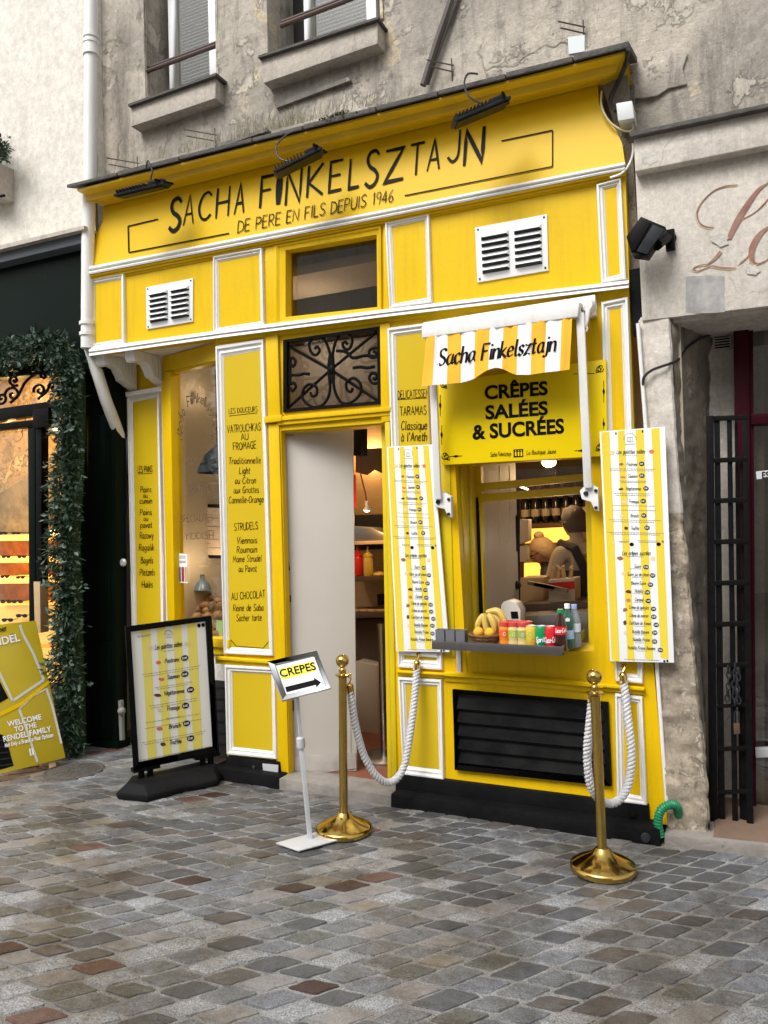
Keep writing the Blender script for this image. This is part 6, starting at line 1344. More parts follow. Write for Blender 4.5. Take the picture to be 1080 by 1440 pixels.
mb = MB(); mb.tube([P(x, y, .9) for x, y in crom([(516, 712), (514, 695), (508, 670), (506, 655), (507, 640)], 5)], .006, 6); mb.build('flex', mat('red_flex', (.16, .03, .02), .5), t, smooth=True)
plight(c - Vector((0, .05, .06)), 3.0)
mb = MB(); mb.tube([P(712, 677, 1.2), P(742, 688, 1.9)], .008, 8); solo('strip_light', mb, M['coolbulb'], 'thin lit strip light slanting behind the upper window pane', 'lamp')
mb = MB(); mb.slab([(392, 330), (560, 300), (560, 590), (392, 600)], .75, .78); mb.build('added_transom_backing_panel', mat('added_transom_backing', (.46, .43, .40), .8, col2=(.36, .33, .30), var=1.6, amt=.4), ri)  # pale backing panel added to lighten the transom and grille panes
plight(P(440, 470, .45), 6.0, (1, .84, .66), .1)  # added fill for the transom backing, no lamp hangs here
plight(P(800, 760, 1.0), .9, (1, .86, .70), .1)  # added fill to brighten the people, no lamp hangs here
plight(P(760, 720, 1.9), 4, (1, .60, .26), .15); plight(P(800, 780, 2.9), 8, (1, .5, .18), .1); plight(P(520, 640, 1.5), 9, (1, .62, .28), .1); plight(sPL(wA, wn, -.30)(268, 555), 5, (1, .74, .46), .1); plight(sPL(wA, wn, -.25)(285, 790), 1.6, (1, .74, .46), .05); plight(P(530, 760, 1.7), 5, (1, .55, .2), .08)
# doorway contents: shelves with sauces
dc = thing('kitchen_unit', 'dark kitchen unit with glass case and lit shelves inside the doorway', 'cabinet', P(525, 1000, 1.4))
def dsl(n, pts, yf, yb, m_, par=dc): mb = MB(); mb.slab(pts, yf, yb); return mb.build(n, m_, par, bevel=.003)
dsl('shelf', [(470, 812), (570, 809), (570, 816), (470, 819)], 1.05, 1.5, M['darkwood']); dsl('shelf', [(470, 862), (570, 860), (570, 868), (470, 870)], 1.05, 1.5, M['darkwood'])
dsl('back_panel', [(470, 590), (590, 580), (590, 725), (470, 730)], 1.55, 1.6, M['wood']); dsl('fascia', [(500, 632), (560, 628), (560, 664), (535, 665), (525, 660), (515, 668), (500, 664)], 1.0, 1.03, M['darkwood'])
dsl('back_panel', [(470, 725), (590, 722), (590, 770), (470, 775)], 1.5, 1.55, M['dark']); dsl('back_panel', [(470, 770), (590, 768), (590, 880), (470, 882)], 1.52, 1.56, M['wood'])
dsl('hood', [(480, 740), (520, 742), (545, 752), (560, 760), (480, 762)], 1.1, 1.3, M['steel']); dsl('counter', [(470, 762), (570, 759), (570, 764), (470, 767)], 1.05, 1.5, M['wood'])
dsl('base_unit', [(470, 872), (560, 870), (560, 1060), (470, 1065)], 1.25, 1.6, M['darkwood']); dsl('white_box', [(500, 930), (530, 936), (532, 1050), (500, 1052)], 1.1, 1.24, M['wall_in']); dsl('white_box', [(532, 890), (552, 888), (552, 1010), (534, 1012)], 1.2, 1.24, M['wood'])
dsl('post', [(497, 595), (508, 594), (508, 640), (497, 641)], .7, .8, M['iron'])
def squeeze(x, yb, lab, m_):
    c = P(x, yb, 1.12); t = thing('sauce_bottle', lab, 'bottle', c); mb = MB(); mb.lathe(c, [(.035, 0), (.037, .005), (.037, .13), (.03, .15), (.026, .155)], 14); mb.build('body', m_, t, smooth=True)
    mb = MB(); mb.lathe(c, [(.038, .15), (.038, .165), (.015, .18), (.008, .21), (.005, .23)], 12); mb.build('nozzle', m_, t, smooth=True)
squeeze(504, 809, 'red squeeze sauce bottle inside the doorway', M['red']); squeeze(518, 810, 'mustard yellow squeeze sauce bottle inside the doorway', M['mustard'])
mb = MB(); c = P(533, 808, 1.15); mb.ball(c, .05, sc=(1, 1, .5)); solo('yellow_bowl', mb, M['mustard'], 'yellow bowl on the shelf beside the mustard bottle', 'bowl', smooth=True)
for k in range(8):
    c = P(500 + k * 6, 859, 1.1 + (k % 2) * .08); mb = MB(); mb.ball(c, .03, 8, 6, (1.3, 1, .55)); solo('pastry', mb, M['bread2'], 'golden pastry, %s in the %s row on the lower lit doorway shelf' % (('leftmost', 'second', 'third', 'rightmost')[k // 2], ('front', 'rear')[k % 2]), 'pastry', 'pastries on the lower lit shelf', smooth=True)
mb = MB(); mb.slab([(530, 836), (545, 834), (546, 850), (531, 852)], 1.1, 1.2); solo('black_till', mb, M['iron'], 'small black box on the pastry shelf in the doorway', 'box', bevel=.003)
mb = MB(); mb.obox(P(498, 690, .95), (.012, 0, 0), (0, .01, 0), (0, 0, .12)); solo('red_cloth', mb, M['red'], 'narrow red hanging cloth beside the door leaf edge', 'cloth')

# ================================================================= PEOPLE BEHIND THE WINDOW
def skin_body(name, joints, edges, m_, parent, root=0, sub=2):
    me = bpy.data.meshes.new(name); me.from_pydata([tuple(j[0]) for j in joints], edges, []); o = bpy.data.objects.new(name, me); COL.objects.link(o)
    md = o.modifiers.new('skin', 'SKIN'); md.use_smooth_shade = True
    for i, j in enumerate(joints):
        r_ = j[1]; me.skin_vertices[0].data[i].radius = (r_, r_) if not isinstance(r_, tuple) else r_
        me.skin_vertices[0].data[i].use_root = (i == root)
    sb = o.modifiers.new('sub', 'SUBSURF'); sb.levels = sub; sb.render_levels = sub
    dg = bpy.context.evaluated_depsgraph_get(); m2 = bpy.data.meshes.new_from_object(o.evaluated_get(dg)); bpy.data.objects.remove(o)
    if parent: m2.transform(Matrix.Translation(-parent.location))
    for p in m2.polygons: p.use_smooth = True
    m2.materials.clear(); m2.materials.append(m_); ob_ = bpy.data.objects.new(name, m2); COL.objects.link(ob_)
    if parent: ob_.parent = parent
    return ob_
def head_mesh(c, fwd, up, r, m_, parent):
    """a head with brow, nose, lips, chin and ears"""
    fwd = fwd.normalized(); up = (up - fwd * up.dot(fwd)).normalized(); sd_ = fwd.cross(up); mb = MB(); n, m = 24, 18; vs = []; fs = []
    for i in range(m + 1):
        t = math.pi * i / m
        for k in range(n):
            a = 2 * math.pi * k / n; f = math.sin(t) * math.cos(a); s_ = math.sin(t) * math.sin(a); z = math.cos(t)
            wz = 1 - .22 * max(0, -z) ** 1.2; x = f * r * 1.12 * (wz if f > 0 else 1 - .35 * max(0, -z)); y = s_ * r * .86 * wz; zz = z * r * 1.3
            if f > .75 and -.42 < z < .12: x += r * .20 * max(0, 1 - abs(s_) / .22) * (1 - abs(z + .2) / .34 if abs(z + .2) < .34 else 0)
            if f > .7 and .02 < z < .22 and .15 < abs(s_) < .5: x -= r * .08
            if f > .7 and -.62 < z < -.48: x += r * .05
            if f > .5 and z < -.75: x += r * .10
            vs.append(c + fwd * x + sd_ * y + up * zz)
    for i in range(m):
        for k in range(n): fs.append((i * n + k, (i + 1) * n + k, (i + 1) * n + (k + 1) % n, i * n + (k + 1) % n))
    mb.add(vs, fs)
    for s_ in (-1, 1): mb.tube([c + sd_ * s_ * r * .86 + up * r * .18 - fwd * .1 * r, c + sd_ * s_ * r * .98 + up * r * .1 - fwd * .2 * r, c + sd_ * s_ * r * .9 - up * r * .22 - fwd * .08 * r], [r * .07, r * .12, r * .06], 6)
    h = mb.build('head', m_, parent, smooth=True, sharp=80)
    eb = MB()
    for s_ in (-1, 1): eb.ball(c + fwd * r * .93 + sd_ * s_ * r * .33 + up * r * .12, r * .10, 8, 6)
    eb.build('eye', M['ink'], h, smooth=True); return h, sd_
def person(hx, hy, Y, face, lab, top_m, hair_m, lean, height=1.62, apron=False, bun=False, glasses=True, hr=.085, nod=0.0, hl=.80):
    hc = P(hx, hy, Y); fwd = Vector((face[0], face[1], 0)).normalized(); side = fwd.cross(Vector((0, 0, 1))).normalized(); up = Vector((0, 0, 1))
    t = thing('person', lab, 'person', (hc.x - fwd.x * lean, hc.y - fwd.y * lean, FZ))
    neck = hc - up * hr * 1.45 - fwd * .03; hip = Vector((hc.x, hc.y, 0)) - fwd * (lean + .02); hip.z = FZ + .52 * height; chest = neck.lerp(hip, .42); sh_ = neck.lerp(hip, .12)
    J = [(hip, (.15, .115)), (chest.lerp(hip, .5), (.135, .10)), (chest, (.155, .11)), (sh_, (.12, .085)), (neck, .052), (hc - up * .03, .05)]; Ed = [(0, 1), (1, 2), (2, 3), (3, 4), (4, 5)]
    def add(p, r_, fr): J.append((p, r_)); Ed.append((fr, len(J) - 1)); return len(J) - 1
    hands = []
    for s_ in (-1, 1):
        a = add(sh_ + side * s_ * .165 - up * .02, .062, 3); e = sh_ + side * s_ * .22 - up * .27 + fwd * .05; b = add(e, .047, a); w_ = e + fwd * .22 - up * .07 - side * s_ * .06; c_ = add(w_, .028, b); hd = add(w_ + fwd * .07 - up * .02, .030, c_); hands.append((w_ + fwd * .08 - up * .02, s_))
        k = add(hip + side * s_ * .10 - up * .06, .09, 0); kn = add(hip + side * s_ * .10 - up * .42 + fwd * .02, .065, k); an = add(Vector((hip.x, hip.y, FZ + .08)) + side * s_ * .10, .042, kn); add(Vector((hip.x, hip.y, FZ + .035)) + side * s_ * .11 + fwd * .15, .038, an)
    skin_body('body', J, Ed, top_m, t)
    for hp, s_ in hands:   # five fingers
        for q in range(5):
            o_ = side * (q - 2) * .016; l_ = [.05, .065, .07, .062, .045][q]
            jj = [(hp - fwd * .02 + o_ * .6, .012), (hp + fwd * .03 + o_, .0085), (hp + fwd * (.03 + l_ * .6) + o_ - up * .012, .008), (hp + fwd * (.03 + l_ * .8) + o_ - up * .03, .007)]
            if q == 0: jj = [(hp - fwd * .02, .012), (hp + side * -s_ * .035 + fwd * .01, .009), (hp + side * -s_ * .045 + fwd * .04 - up * .01, .008)]
            mb = MB(); mb.tube([j[0] for j in jj], [j[1] for j in jj], 7); mb.build('finger', M['skin'], t, smooth=True)
    f2 = (fwd - up * nod).normalized(); h, sd_ = head_mesh(hc, f2, up, hr, M['skin'], t); u2 = (up - f2 * up.dot(f2)).normalized()
    mb = MB(); n = 26; rws = []
    for i in range(12):   # hair cap: covers crown, back and sides, leaves the face
        th = i / 11 * math.pi * .86; r_ = []
        for k in range(n + 1):
            a = 2 * math.pi * k / n; aa = abs((a + math.pi) % (2 * math.pi) - math.pi); q_ = min(1, max(0, (aa - .95) / 1.0)); q_ = q_ * q_ * (3 - 2 * q_); cut = .44 + (hl - .44) * q_; tt = th * cut
            rr_ = hr * (1.12 + .03 * math.sin(k * 2.9 + i * .6) + .02 * math.sin(k * 6.1)); r_.append(hc + f2 * (math.sin(tt) * math.cos(a) * rr_ * 1.10 - hr * .07) + sd_ * math.sin(tt) * math.sin(a) * rr_ * .95 + u2 * math.cos(tt) * rr_ * 1.27)
        rws.append(r_)
    mb.rows(rws)
    if bun: mb.ball(hc + u2 * hr * 1.45 - f2 * hr * .45, hr * .48, 14, 10, (1, 1, .85))
    mb.build('hair', hair_m, t, smooth=True, sharp=80)
    if glasses:
        mb = MB()
        for s_ in (-1, 1):
            cc = hc + f2 * hr * 1.10 + sd_ * s_ * hr * .36 + u2 * hr * .10; mb.tube([cc + sd_ * hr * .28 * math.cos(a) + u2 * hr * .2 * math.sin(a) for a in [k * .785 for k in range(8)]], .003, 5, closed=True)
            mb.tube([cc + sd_ * s_ * hr * .28, hc + sd_ * s_ * hr * .96 + u2 * hr * .12 - f2 * .1 * hr], .003, 5)
        mb.build('glasses', M['ink'], t, smooth=True)
    return t, hc, fwd, side, up, neck, hip, chest, sh_
t, hc, fwd, side, up, neck, hip, chest, sh_ = person(807, 735, 1.55, (-.75, .65), 'person with light brown hair in a beige sweatshirt and black apron strap', M['hoodie'], M['hairbrown'], .0, hr=.090)
mb = MB()    # hood and crossed apron strap
for k in range(3): mb.tube([neck + Vector((math.cos(a) * (.085 + k * .012), math.sin(a) * (.075 + k * .012), -.03 - k * .022 + .02 * math.sin(a))) for a in [i * math.pi / 8 for i in range(16)]], .026, 8, closed=True)
mb.build('hood', M['hoodie'], t, smooth=True)
b1 = sh_ - fwd * .06; mb = MB()
for s_ in (-1, 1): mb.tube([sh_ + side * s_ * .12 + up * .055 + fwd * .04, sh_ + side * s_ * .11 + up * .02 - fwd * .11, chest + side * s_ * .02 - fwd * .145, hip + up * .12 - side * s_ * .10 - fwd * .14], .034, 8)
mb.build('apron_strap', M['apron'], t, smooth=True)
mb = MB(); mb.lathe(Vector((hip.x, hip.y, FZ + .45)), [(.19, 0), (.185, .3), (.170, .50), (.178, .62), (.176, .72), (.165, .78)], 20); mb.build('apron', M['apron'], t, smooth=True)
person(763, 776, 2.1, (-.9, -.1), 'person with blond hair in a bun and dark glasses bending forward over the counter', M['apron'], M['hairblond'], .26, bun=True, hr=.090, nod=.55)

# inner chrome post
c = Vector(P(541, 1070, .55)); c.z = FZ; ip_ = thing('chrome_post', 'chrome barrier post standing inside the doorway', 'barrier post', c)
mb = MB(); mb.lathe(c, [(.17, 0), (.17, .015), (.15, .03), (.03, .04)], 28); mb.build('base', M['steel'], ip_, smooth=True)
mb = MB(); mb.lathe(c + Vector((0, 0, .04)), [(.026, 0), (.026, .88), (.001, .885)], 16); mb.build('pole', mat('chrome', (.5, .5, .5), .15, metal=1), ip_, smooth=True)
# ================================================================= FLOODLIGHTS OVER THE SIGN
def flood(L, YL, Rr, YR, cab, lab):
    a = P(*L, YL); b = P(*Rr, YR); t = thing('floodlight', lab, 'floodlight', (a + b) / 2); ax = (b - a) / 2; d = Vector((-ax.y, ax.x, 0)).normalized()
    dn_ = (Vector((0, .9, .35))).normalized(); dn_ = (dn_ - ax.normalized() * dn_.dot(ax.normalized())).normalized(); up = ax.cross(dn_).normalized()
    if up.z < 0: up = -up
    c = (a + b) / 2
    mb = MB(); mb.obox(c, ax, dn_ * .075, up * .009); mb.build('body', M['lamp'], t, bevel=.006)
    mb = MB(); mb.obox(c - up * .014, ax * .9, dn_ * .075, up * .002); mb.build('lamp_glass', M['ink'], t)
    for k in range(9):
        u = -.85 + k * .13; mb = MB(); mb.obox(c + ax * u + up * .02, ax * .02, dn_ * .075, up * .010); mb.build('fin', M['lamp'], t)
    mb = MB(); mb.obox(c + ax * .62 + up * .022, ax * .28, dn_ * .045, up * .015); mb.build('driver_box', M['lamp'], t, bevel=.006)
    mb = MB(); r0 = c + ax * .75
    for s_ in (-1, 1): mb.tube([r0 + dn_ * .085 * s_, r0 + dn_ * .09 * s_ + up * .03, Vector((r0.x + .01, r0.y + .10, r0.z + .05))], .008, 6)
    mb.build('yoke', M['iron'], t)
    mb = MB(); mb.tube([P(x, y, Y) for x, y, Y in cab], .0055, 6); mb.build('power_cable', M['cable'], t, smooth=True)
def cb(l): return crom(l, 6)
flood((166, 276), -.34, (236, 259), -.24, cb([(206, 236, -0.19), (208, 226, -0.21), (214, 240, -0.23), (212, 252, -0.23), (216, 259, -0.22)]), 'slim black floodlight at the left end of the yellow sign')
flood((386, 246), -.36, (454, 212), -.25, cb([(424, 182, -0.20), (405, 188, -0.23), (389, 205, -0.25), (392, 222, -0.26), (408, 228, -0.25)]), 'slim black floodlight over the middle of the yellow sign')
flood((636, 175), -.38, (715, 142), -.27, cb([(672, 104, -0.20), (658, 104, -0.23), (653, 118, -0.25), (660, 136, -0.27), (678, 146, -0.26)]), 'slim black floodlight over the right end of the sign lettering')

# ================================================================= RIGHT NEIGHBOUR
rn = thing('stone_neighbour', 'pale painted stone building with a rough pier right of the yellow shop', 'building', (.3, 0, 0))
def grid_px(name, colsets, ys, m_, amp=.01, nx=8, parent=rn, seed=0):
    """colsets: function y -> list of (x, Y) knots; laid out and roughened"""
    rws = []
    for y in ys:
        k = colsets(y); r_ = []
        for i in range(len(k) - 1):
            for j in range(nx if i < len(k) - 2 else nx + 1):
                t = j / nx; p = P(lerp(k[i][0], k[i + 1][0], t), y + lerp(k[i][2] if len(k[i]) > 2 else 0, k[i + 1][2] if len(k[i + 1]) > 2 else 0, t), lerp(k[i][1], k[i + 1][1], t))
                d = noise.fractal(Vector((p.x * 9 + seed, p.y * 9, p.z * 9)), .7, 2.2, 6) * amp + noise.fractal(Vector((p.x * 2 + seed, 3, p.z * 2)), .8, 2, 3) * amp
                r_.append(p + Vector((d * .4, -d, 0)))
        rws.append(r_)
    mb = MB(); mb.rows(rws); return mb.build(name, m_, parent, smooth=True, sharp=60)
def yy(a, b, n): return [lerp(a, b, k / n) for k in range(n + 1)]
# lintel wall with painted lettering
mb = MB(); mb.slab([(893, 235), (1240, 165), (1240, 412), (903, 451)], .0, .3); mb.build('lintel', M['render'], rn, bevel=.006)
mb = MB(); mb.slab([(891, 191), (1240, 118), (1240, 172), (893, 241)], -.07, .2); mb.build('ledge', M['render'], rn, bevel=.008)
mb = MB(); mb.slab([(884, 186), (1240, 111), (1240, 117), (886, 192)], -.11, .2); mb.build('slate_edge', M['slate'], rn, bevel=.003)
mb = MB(); mb.slab([(840, 100), (882, 96), (905, 450), (880, 450), (872, 200)], .07, .12); mb.build('gap_filler', M['limedark'], rn)
mb = MB(); mb.slab([(884, 380), (901, 376), (906, 470), (890, 470)], .02, .1); mb.build('cracked_joint', M['plinth'], rn)
# pier
edge = [(440, 943), (544, 947.5), (648, 954), (717, 960), (740, 962), (800, 968), (880, 974), (943, 979), (1040, 989), (1148, 996), (1185, 998)]
lft = [(440, 897), (600, 908), (930, 921), (1160, 939), (1185, 940)]
grid_px('pier', lambda y: [(interp(lft, y), .02), (interp(edge, y) - 3, .0), (interp(edge, y), .015)], yy(446, 722, 60), M['render'], .008, 10)
grid_px('pier_base', lambda y: [(interp(lft, y), .0), (interp(edge, y) - 3, -.015), (interp(edge, y) + 1, .01)], yy(722, 1184, 110), M['limestone'], .022, 14, seed=3)
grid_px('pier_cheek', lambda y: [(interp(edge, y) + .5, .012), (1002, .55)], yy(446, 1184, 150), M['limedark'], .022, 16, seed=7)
mb = MB(); mb.slab([(985, 430), (1075, 424), (1075, 1185), (985, 1185)], .52, .6); mb.build('jamb_wall', M['render'], rn)
mb = MB(); mb.slab([(940, 449), (1240, 412), (1240, 420), (940, 455)], .05, .9); mb.build('lintel_underside', M['render'], rn)
vg = MB(); vg.slab([(1003, 467), (1028, 464), (1028, 490), (1004, 493)], .50, .52); vgo = vg.build('air_vent', M['render'], rn)
for k in range(6):
    mb = MB(); mb.slab([(1005, 469.5 + k * 3.8), (1026, 467 + k * 3.8), (1026, 469 + k * 3.8), (1005, 471.5 + k * 3.8)], .497, .50); mb.build('vent_slot', M['ink'], vgo)
# painted script remains
RX = lambda x, y: (860 + x / 4.5, 160 + y / 4.5)
def pstroke(pts, wds, m_, Y, dx=0, dy=0, name='painted_script'):
    p = crom([(a + dx, b + dy, w_) for (a, b), w_ in zip(pts, wds)], 6); mb = MB(); L_ = []; R3 = []
    for i in range(len(p)):
        a = p[max(0, i - 1)]; b = p[min(len(p) - 1, i + 1)]; ux, uy = b[0] - a[0], b[1] - a[1]; l = math.hypot(ux, uy) or 1; w_ = max(1, p[i][2]) / 2
        L_.append(P(*RX(p[i][0] - uy / l * w_, p[i][1] + ux / l * w_), Y)); R3.append(P(*RX(p[i][0] + uy / l * w_, p[i][1] - ux / l * w_), Y))
    n = len(p); mb.add(L_ + R3, [(i, i + 1, n + i + 1, n + i) for i in range(n - 1)]); mb.build(name, m_, ltr)
ltr = thing('painted_lettering', 'faded brown painted script letters with ochre edges on the pale wall', 'lettering', P(1020, 350, -.002))
brs = mat('faded_brown_paint', (.20, .075, .055), .8, col2=(.30, .17, .13), var=9, amt=.3); ocs = mat('faded_ochre_paint', (.52, .33, .10), .8, col2=(.55, .42, .24), var=12, amt=.3)
strokes = [([(800, 450), (720, 458), (640, 492), (572, 560), (542, 625), (555, 685), (600, 714), (650, 720)], [5, 8, 7, 7, 9, 9, 7, 5]), ([(835, 662), (900, 628), (950, 585), (1000, 530), (1060, 470)], [4, 5, 6, 6, 6]),
           ([(1010, 400), (985, 440), (930, 480), (850, 590), (790, 690), (742, 792)], [6, 8, 22, 36, 38, 28]), ([(692, 872), (650, 920), (610, 952)], [22, 16, 10]), ([(610, 952), (560, 958), (518, 978), (545, 994), (600, 975), (640, 962), (700, 974), (790, 976)], [5, 6, 6, 5, 5, 7, 10, 5]),
           ([(1060, 690), (990, 718), (930, 775), (890, 850), (888, 915), (920, 948), (975, 930), (1030, 880)], [8, 14, 34, 40, 30, 9, 7, 6]), ([(810, 948), (850, 915), (885, 880)], [6, 6, 6])]
for i, (pts, wds) in enumerate(strokes):
    pstroke(pts, [max(5, w_ * .5) for w_ in wds], ocs, -.0022 - .0002 * i, -11, 9, 'ochre_edge'); pstroke(pts, wds, brs, -.004 - .0002 * i)
mb = MB(); pts = [RX(470, 1030), RX(600, 1022), RX(716, 1028), RX(712, 1150), RX(716, 1255), RX(600, 1262), RX(468, 1258)]; pxpoly(mb, pts, sY(-.002)); mb.build('grey_smudge', mat('grey_overpaint', (.24, .235, .23), .85, col2=(.40, .385, .36), var=16, amt=.35), ltr)
mb = MB()
for (x, y, s_) in ((690, 800, 52), (890, 990, 45)): pxpoly(mb, [RX(x + s_ * math.cos(k * .57) * rs.uniform(.7, 1.4), y + s_ * .8 * math.sin(k * .57) * rs.uniform(.6, 1.2)) for k in range(11)], sY(-.0065))
pxpoly(mb, [RX(195, 260), RX(240, 245), RX(292, 238), (925, 226), (914, 232), (903, 228)], sY(-.072)); mb.build('plaster_patch', kind='stuff', parent=ltr, mat=mat('pale_filler', (.55, .52, .48), .9, bump=.8, bscale=40, col2=(.42, .39, .35), var=20, amt=.4))
# black security lamp
sl_ = thing('wall_floodlight', 'square black floodlight on a short arm against the pale wall', 'floodlight', P(915, 345, -.1))
mb = MB(); mb.slab([RX(92, 775), RX(185, 648), RX(345, 715), RX(225, 895), RX(125, 880)], -.20, -.10); mb.build('body', M['black'], sl_, bevel=.006)
mb = MB(); mb.slab([RX(108, 770), RX(188, 662), RX(250, 690), RX(150, 862), RX(130, 866)], -.206, -.20); mb.build('front_glass', M['ink'], sl_, bevel=.002)
mb = MB(); mb.slab([RX(262, 700), RX(335, 728), RX(222, 888), RX(158, 868)], -.207, -.20); mb.build('side_panel', M['lamp'], sl_, bevel=.002)
mb = MB(); mb.tube([P(*RX(285, 830), -.16), P(*RX(330, 800), -.10), P(*RX(365, 780), -.03), P(*RX(375, 790), .0)], [.03, .025, .022, .03], 8); mb.obox(P(*RX(372, 800), -.02), (.022, 0, 0), (0, .02, 0), (0, 0, .05)); mb.build('bracket', M['iron'], sl_, smooth=True)
mb = MB(); mb.slab([(866, 145), (889, 141), (892, 166), (869, 170)], -.07, .05); solo('junction_box', mb, mat('grey_white_plastic', (.55, .57, .57), .5), 'small pale plastic junction box at the right end of the sign', 'junction box', bevel=.006)
# cables
def cable(pts, r, m_, lab, Y=None):
    mb = MB(); mb.tube([P(x, y, Y_) for x, y, Y_ in crom(pts, 6)], r, 6); solo('cable', mb, m_, lab, 'cable', smooth=True)
cable([(884, 68, -.2), (880, 90, -.05), (868, 118, .02), (858, 142, .02), (866, 156, -.02)], .012, M['cable'], 'black cables dropping behind the right end of the cornice')
cable([(846, 128, .03), (846, 150, .0), (858, 172, -.01), (878, 184, -.02), (890, 182, -.02), (888, 170, -.03)], .006, mat('yellowed_cable', (.45, .38, .18), .6), 'yellowed cable looping under the pale junction box')
cable([(890, 195, -.03), (890, 215, -.02), (884, 232, -.02), (874, 244, -.06), (858, 250, -.06)], .006, M['white'], 'white cable running down to the end of the white moulding')
cable([(904, 542, -.01), (906, 530, -.02), (918, 520, -.02), (940, 512, -.015), (955, 505, .1), (965, 490, .2), (985, 476, .35), (1000, 470, .45), (1010, 457, .48), (1030, 453, .48)], .007, M['cable'], 'black cable sagging across the pier from the vent to the white strip')
mb = MB(); mb.tube([P(x, y, -.006) for x, y in ((897, 455), (908, 600), (921, 900), (938, 1133))], .010, 8); solo('white_conduit', mb, M['white'], 'thin white conduit running up the right edge of the yellow shopfront', 'conduit', smooth=True)
# green hose
pth = crom([tuple(P(x, y, Y)) for x, y, Y in ((929, 1176, -.08), (925, 1156, -.09), (930, 1139, -.09), (943, 1131, -.07), (952, 1135, -.04), (954, 1146, .0))], 14); n_ = len(pth)
mb = MB(); mb.tube(pth, [.021 + .0035 * math.sin(i * 2.1) for i in range(n_)], 12); solo('green_hose', mb, M['hose'], 'short curved ribbed green hose at the foot of the pier', 'hose', smooth=True, sharp=80)
# kerb and doorstep on the right
mb = MB(); mb.slab([(934, 1173), (1240, 1206), (1240, 1246), (934, 1190)], -.09, .9); rn_k = mb.build('door_step', M['kerb'], rn, bevel=.01)
z_ = P(1040, 1180, .1); mb = MB(); a = P(1004, 1180, -.02); mb.box(a.x, 1.2, -.06, .9, P(1004, 1181, -.09).z - .001, P(1004, 1181, -.09).z + .012); mb.build('tile_step', M['terracotta'], rn, bevel=.003)
# burgundy door
rd = thing('burgundy_door', 'dark red framed glass door at the right edge of the photograph', 'door', P(1060, 1180, .45))
def rsl(n, pts, yf, yb, m_, par=rd, **k): mb = MB(); mb.slab(pts, yf, yb); return mb.build(n, m_, par, **k)
rsl('frame', [(1031, 440), (1053, 437), (1059, 1185), (1040, 1185)], .40, .52, M['burgundy'], bevel=.005); rsl('frame', [(1053, 437), (1240, 415), (1240, 440), (1053, 458)], .40, .50, M['burgundy'], bevel=.005)
rsl('cross_bar', [(1056, 582), (1240, 570), (1240, 588), (1056, 597)], .40, .50, M['burgundy'], bevel=.005); rsl('inner_frame', [(1053, 455), (1059, 455), (1064, 1185), (1059, 1185)], .43, .50, M['burgundy'], bevel=.003)
rsl('pane', [(1058, 450), (1240, 430), (1240, 1200), (1064, 1190)], .46, .466, M['glassdark'])
rsl('back_cloth', [(1040, 440), (1260, 420), (1260, 860), (1060, 940)], .95, 1.0, mat('inside_wall_right', (.18, .15, .12), .8, col2=(.30, .26, .21), var=3, amt=.4)); rsl('dark_inside', [(1040, 700), (1260, 700), (1260, 1230), (1060, 1230)], 1.2, 1.25, mat('inside_dark_red', (.05, .02, .02), .7))
rsl('handle', [(1062, 1053), (1120, 1050), (1120, 1063), (1063, 1066)], .36, .40, M['alu'], bevel=.004); st = rsl('sticker', [(1063, 663), (1082, 661), (1083, 672), (1064, 674)], .455, .458, M['signwhite'])
txt('ES', 1077, 672, 8, sY(.452), -.05, M['ink'], st, w=9, wt=1.1)
# folding gate
fg = thing('folding_gate', 'black folding iron gate pushed open beside the burgundy door', 'gate', P(1020, 1175, .15))
GYf = .17
def gs_(n, pts, yf=GYf, yb=GYf + .03): mb = MB(); mb.slab(pts, yf, yb); return mb.build(n, M['iron'], fg, bevel=.002)
gs_('stile', [(993, 585), (1003, 584), (1009, 1178), (997, 1176)], GYf - .02, GYf + .05); gs_('stile', [(1004, 585), (1012, 584), (1020, 1179), (1010, 1178)]); gs_('stile', [(1022, 586), (1029, 586), (1038, 1174), (1030, 1175)]); gs_('stile', [(1044, 585), (1052, 584), (1060, 1172), (1050, 1173)], GYf - .01, GYf + .03)
gs_('stile', [(1033, 588), (1037, 588), (1046, 1172), (1041, 1172)], GYf + .04, GYf + .06)
gs_('lower_panel', [(1040, 640), (1047, 640), (1052, 1170), (1044, 1170)], GYf + .03, GYf + .05)
for y, w_ in ((584, 7), (643, 7), (700, 7), (758, 7), (816, 7), (874, 7), (932, 6), (990, 5), (1050, 6), (1111, 6), (1165, 11)):
    dx = (y - 584) / 590 * 12; gs_('cross_bar', [(1003 + dx * .6, y + 1), (1051 + dx * .6, y - 1), (1051 + dx * .6, y - 1 + w_), (1003 + dx * .6, y + 1 + w_)], GYf - .012, GYf)
chn = thing('padlock_chain', 'rusty chain and padlock looped through the black folding gate', 'chain', P(1032, 985, GYf - .03))
for s_, (x0, y0, n_l) in enumerate(((1024, 941, 6), (1033, 938, 7), (1038, 944, 6))):
    for k in range(n_l):
        c = P(x0 + math.sin(k + s_) * 1.2, y0 + k * 8.2, GYf - .03); mb = MB(); hor = k % 2
        mb.tube([c + Vector(((.010 if hor else .003) * math.cos(a), (.003 if hor else .010) * math.cos(a), .020 * math.sin(a))) for a in [i * .785 for i in range(8)]], .0042, 6, closed=True); mb.build('link', M['lamp'], chn, smooth=True)
mb = MB(); mb.slab([(1031, 1018), (1040, 1017), (1041, 1032), (1032, 1033)], GYf - .045, GYf - .02); mb.build('padlock', mat('old_brass_lock', (.12, .08, .05), .5, metal=.5), chn, bevel=.003)
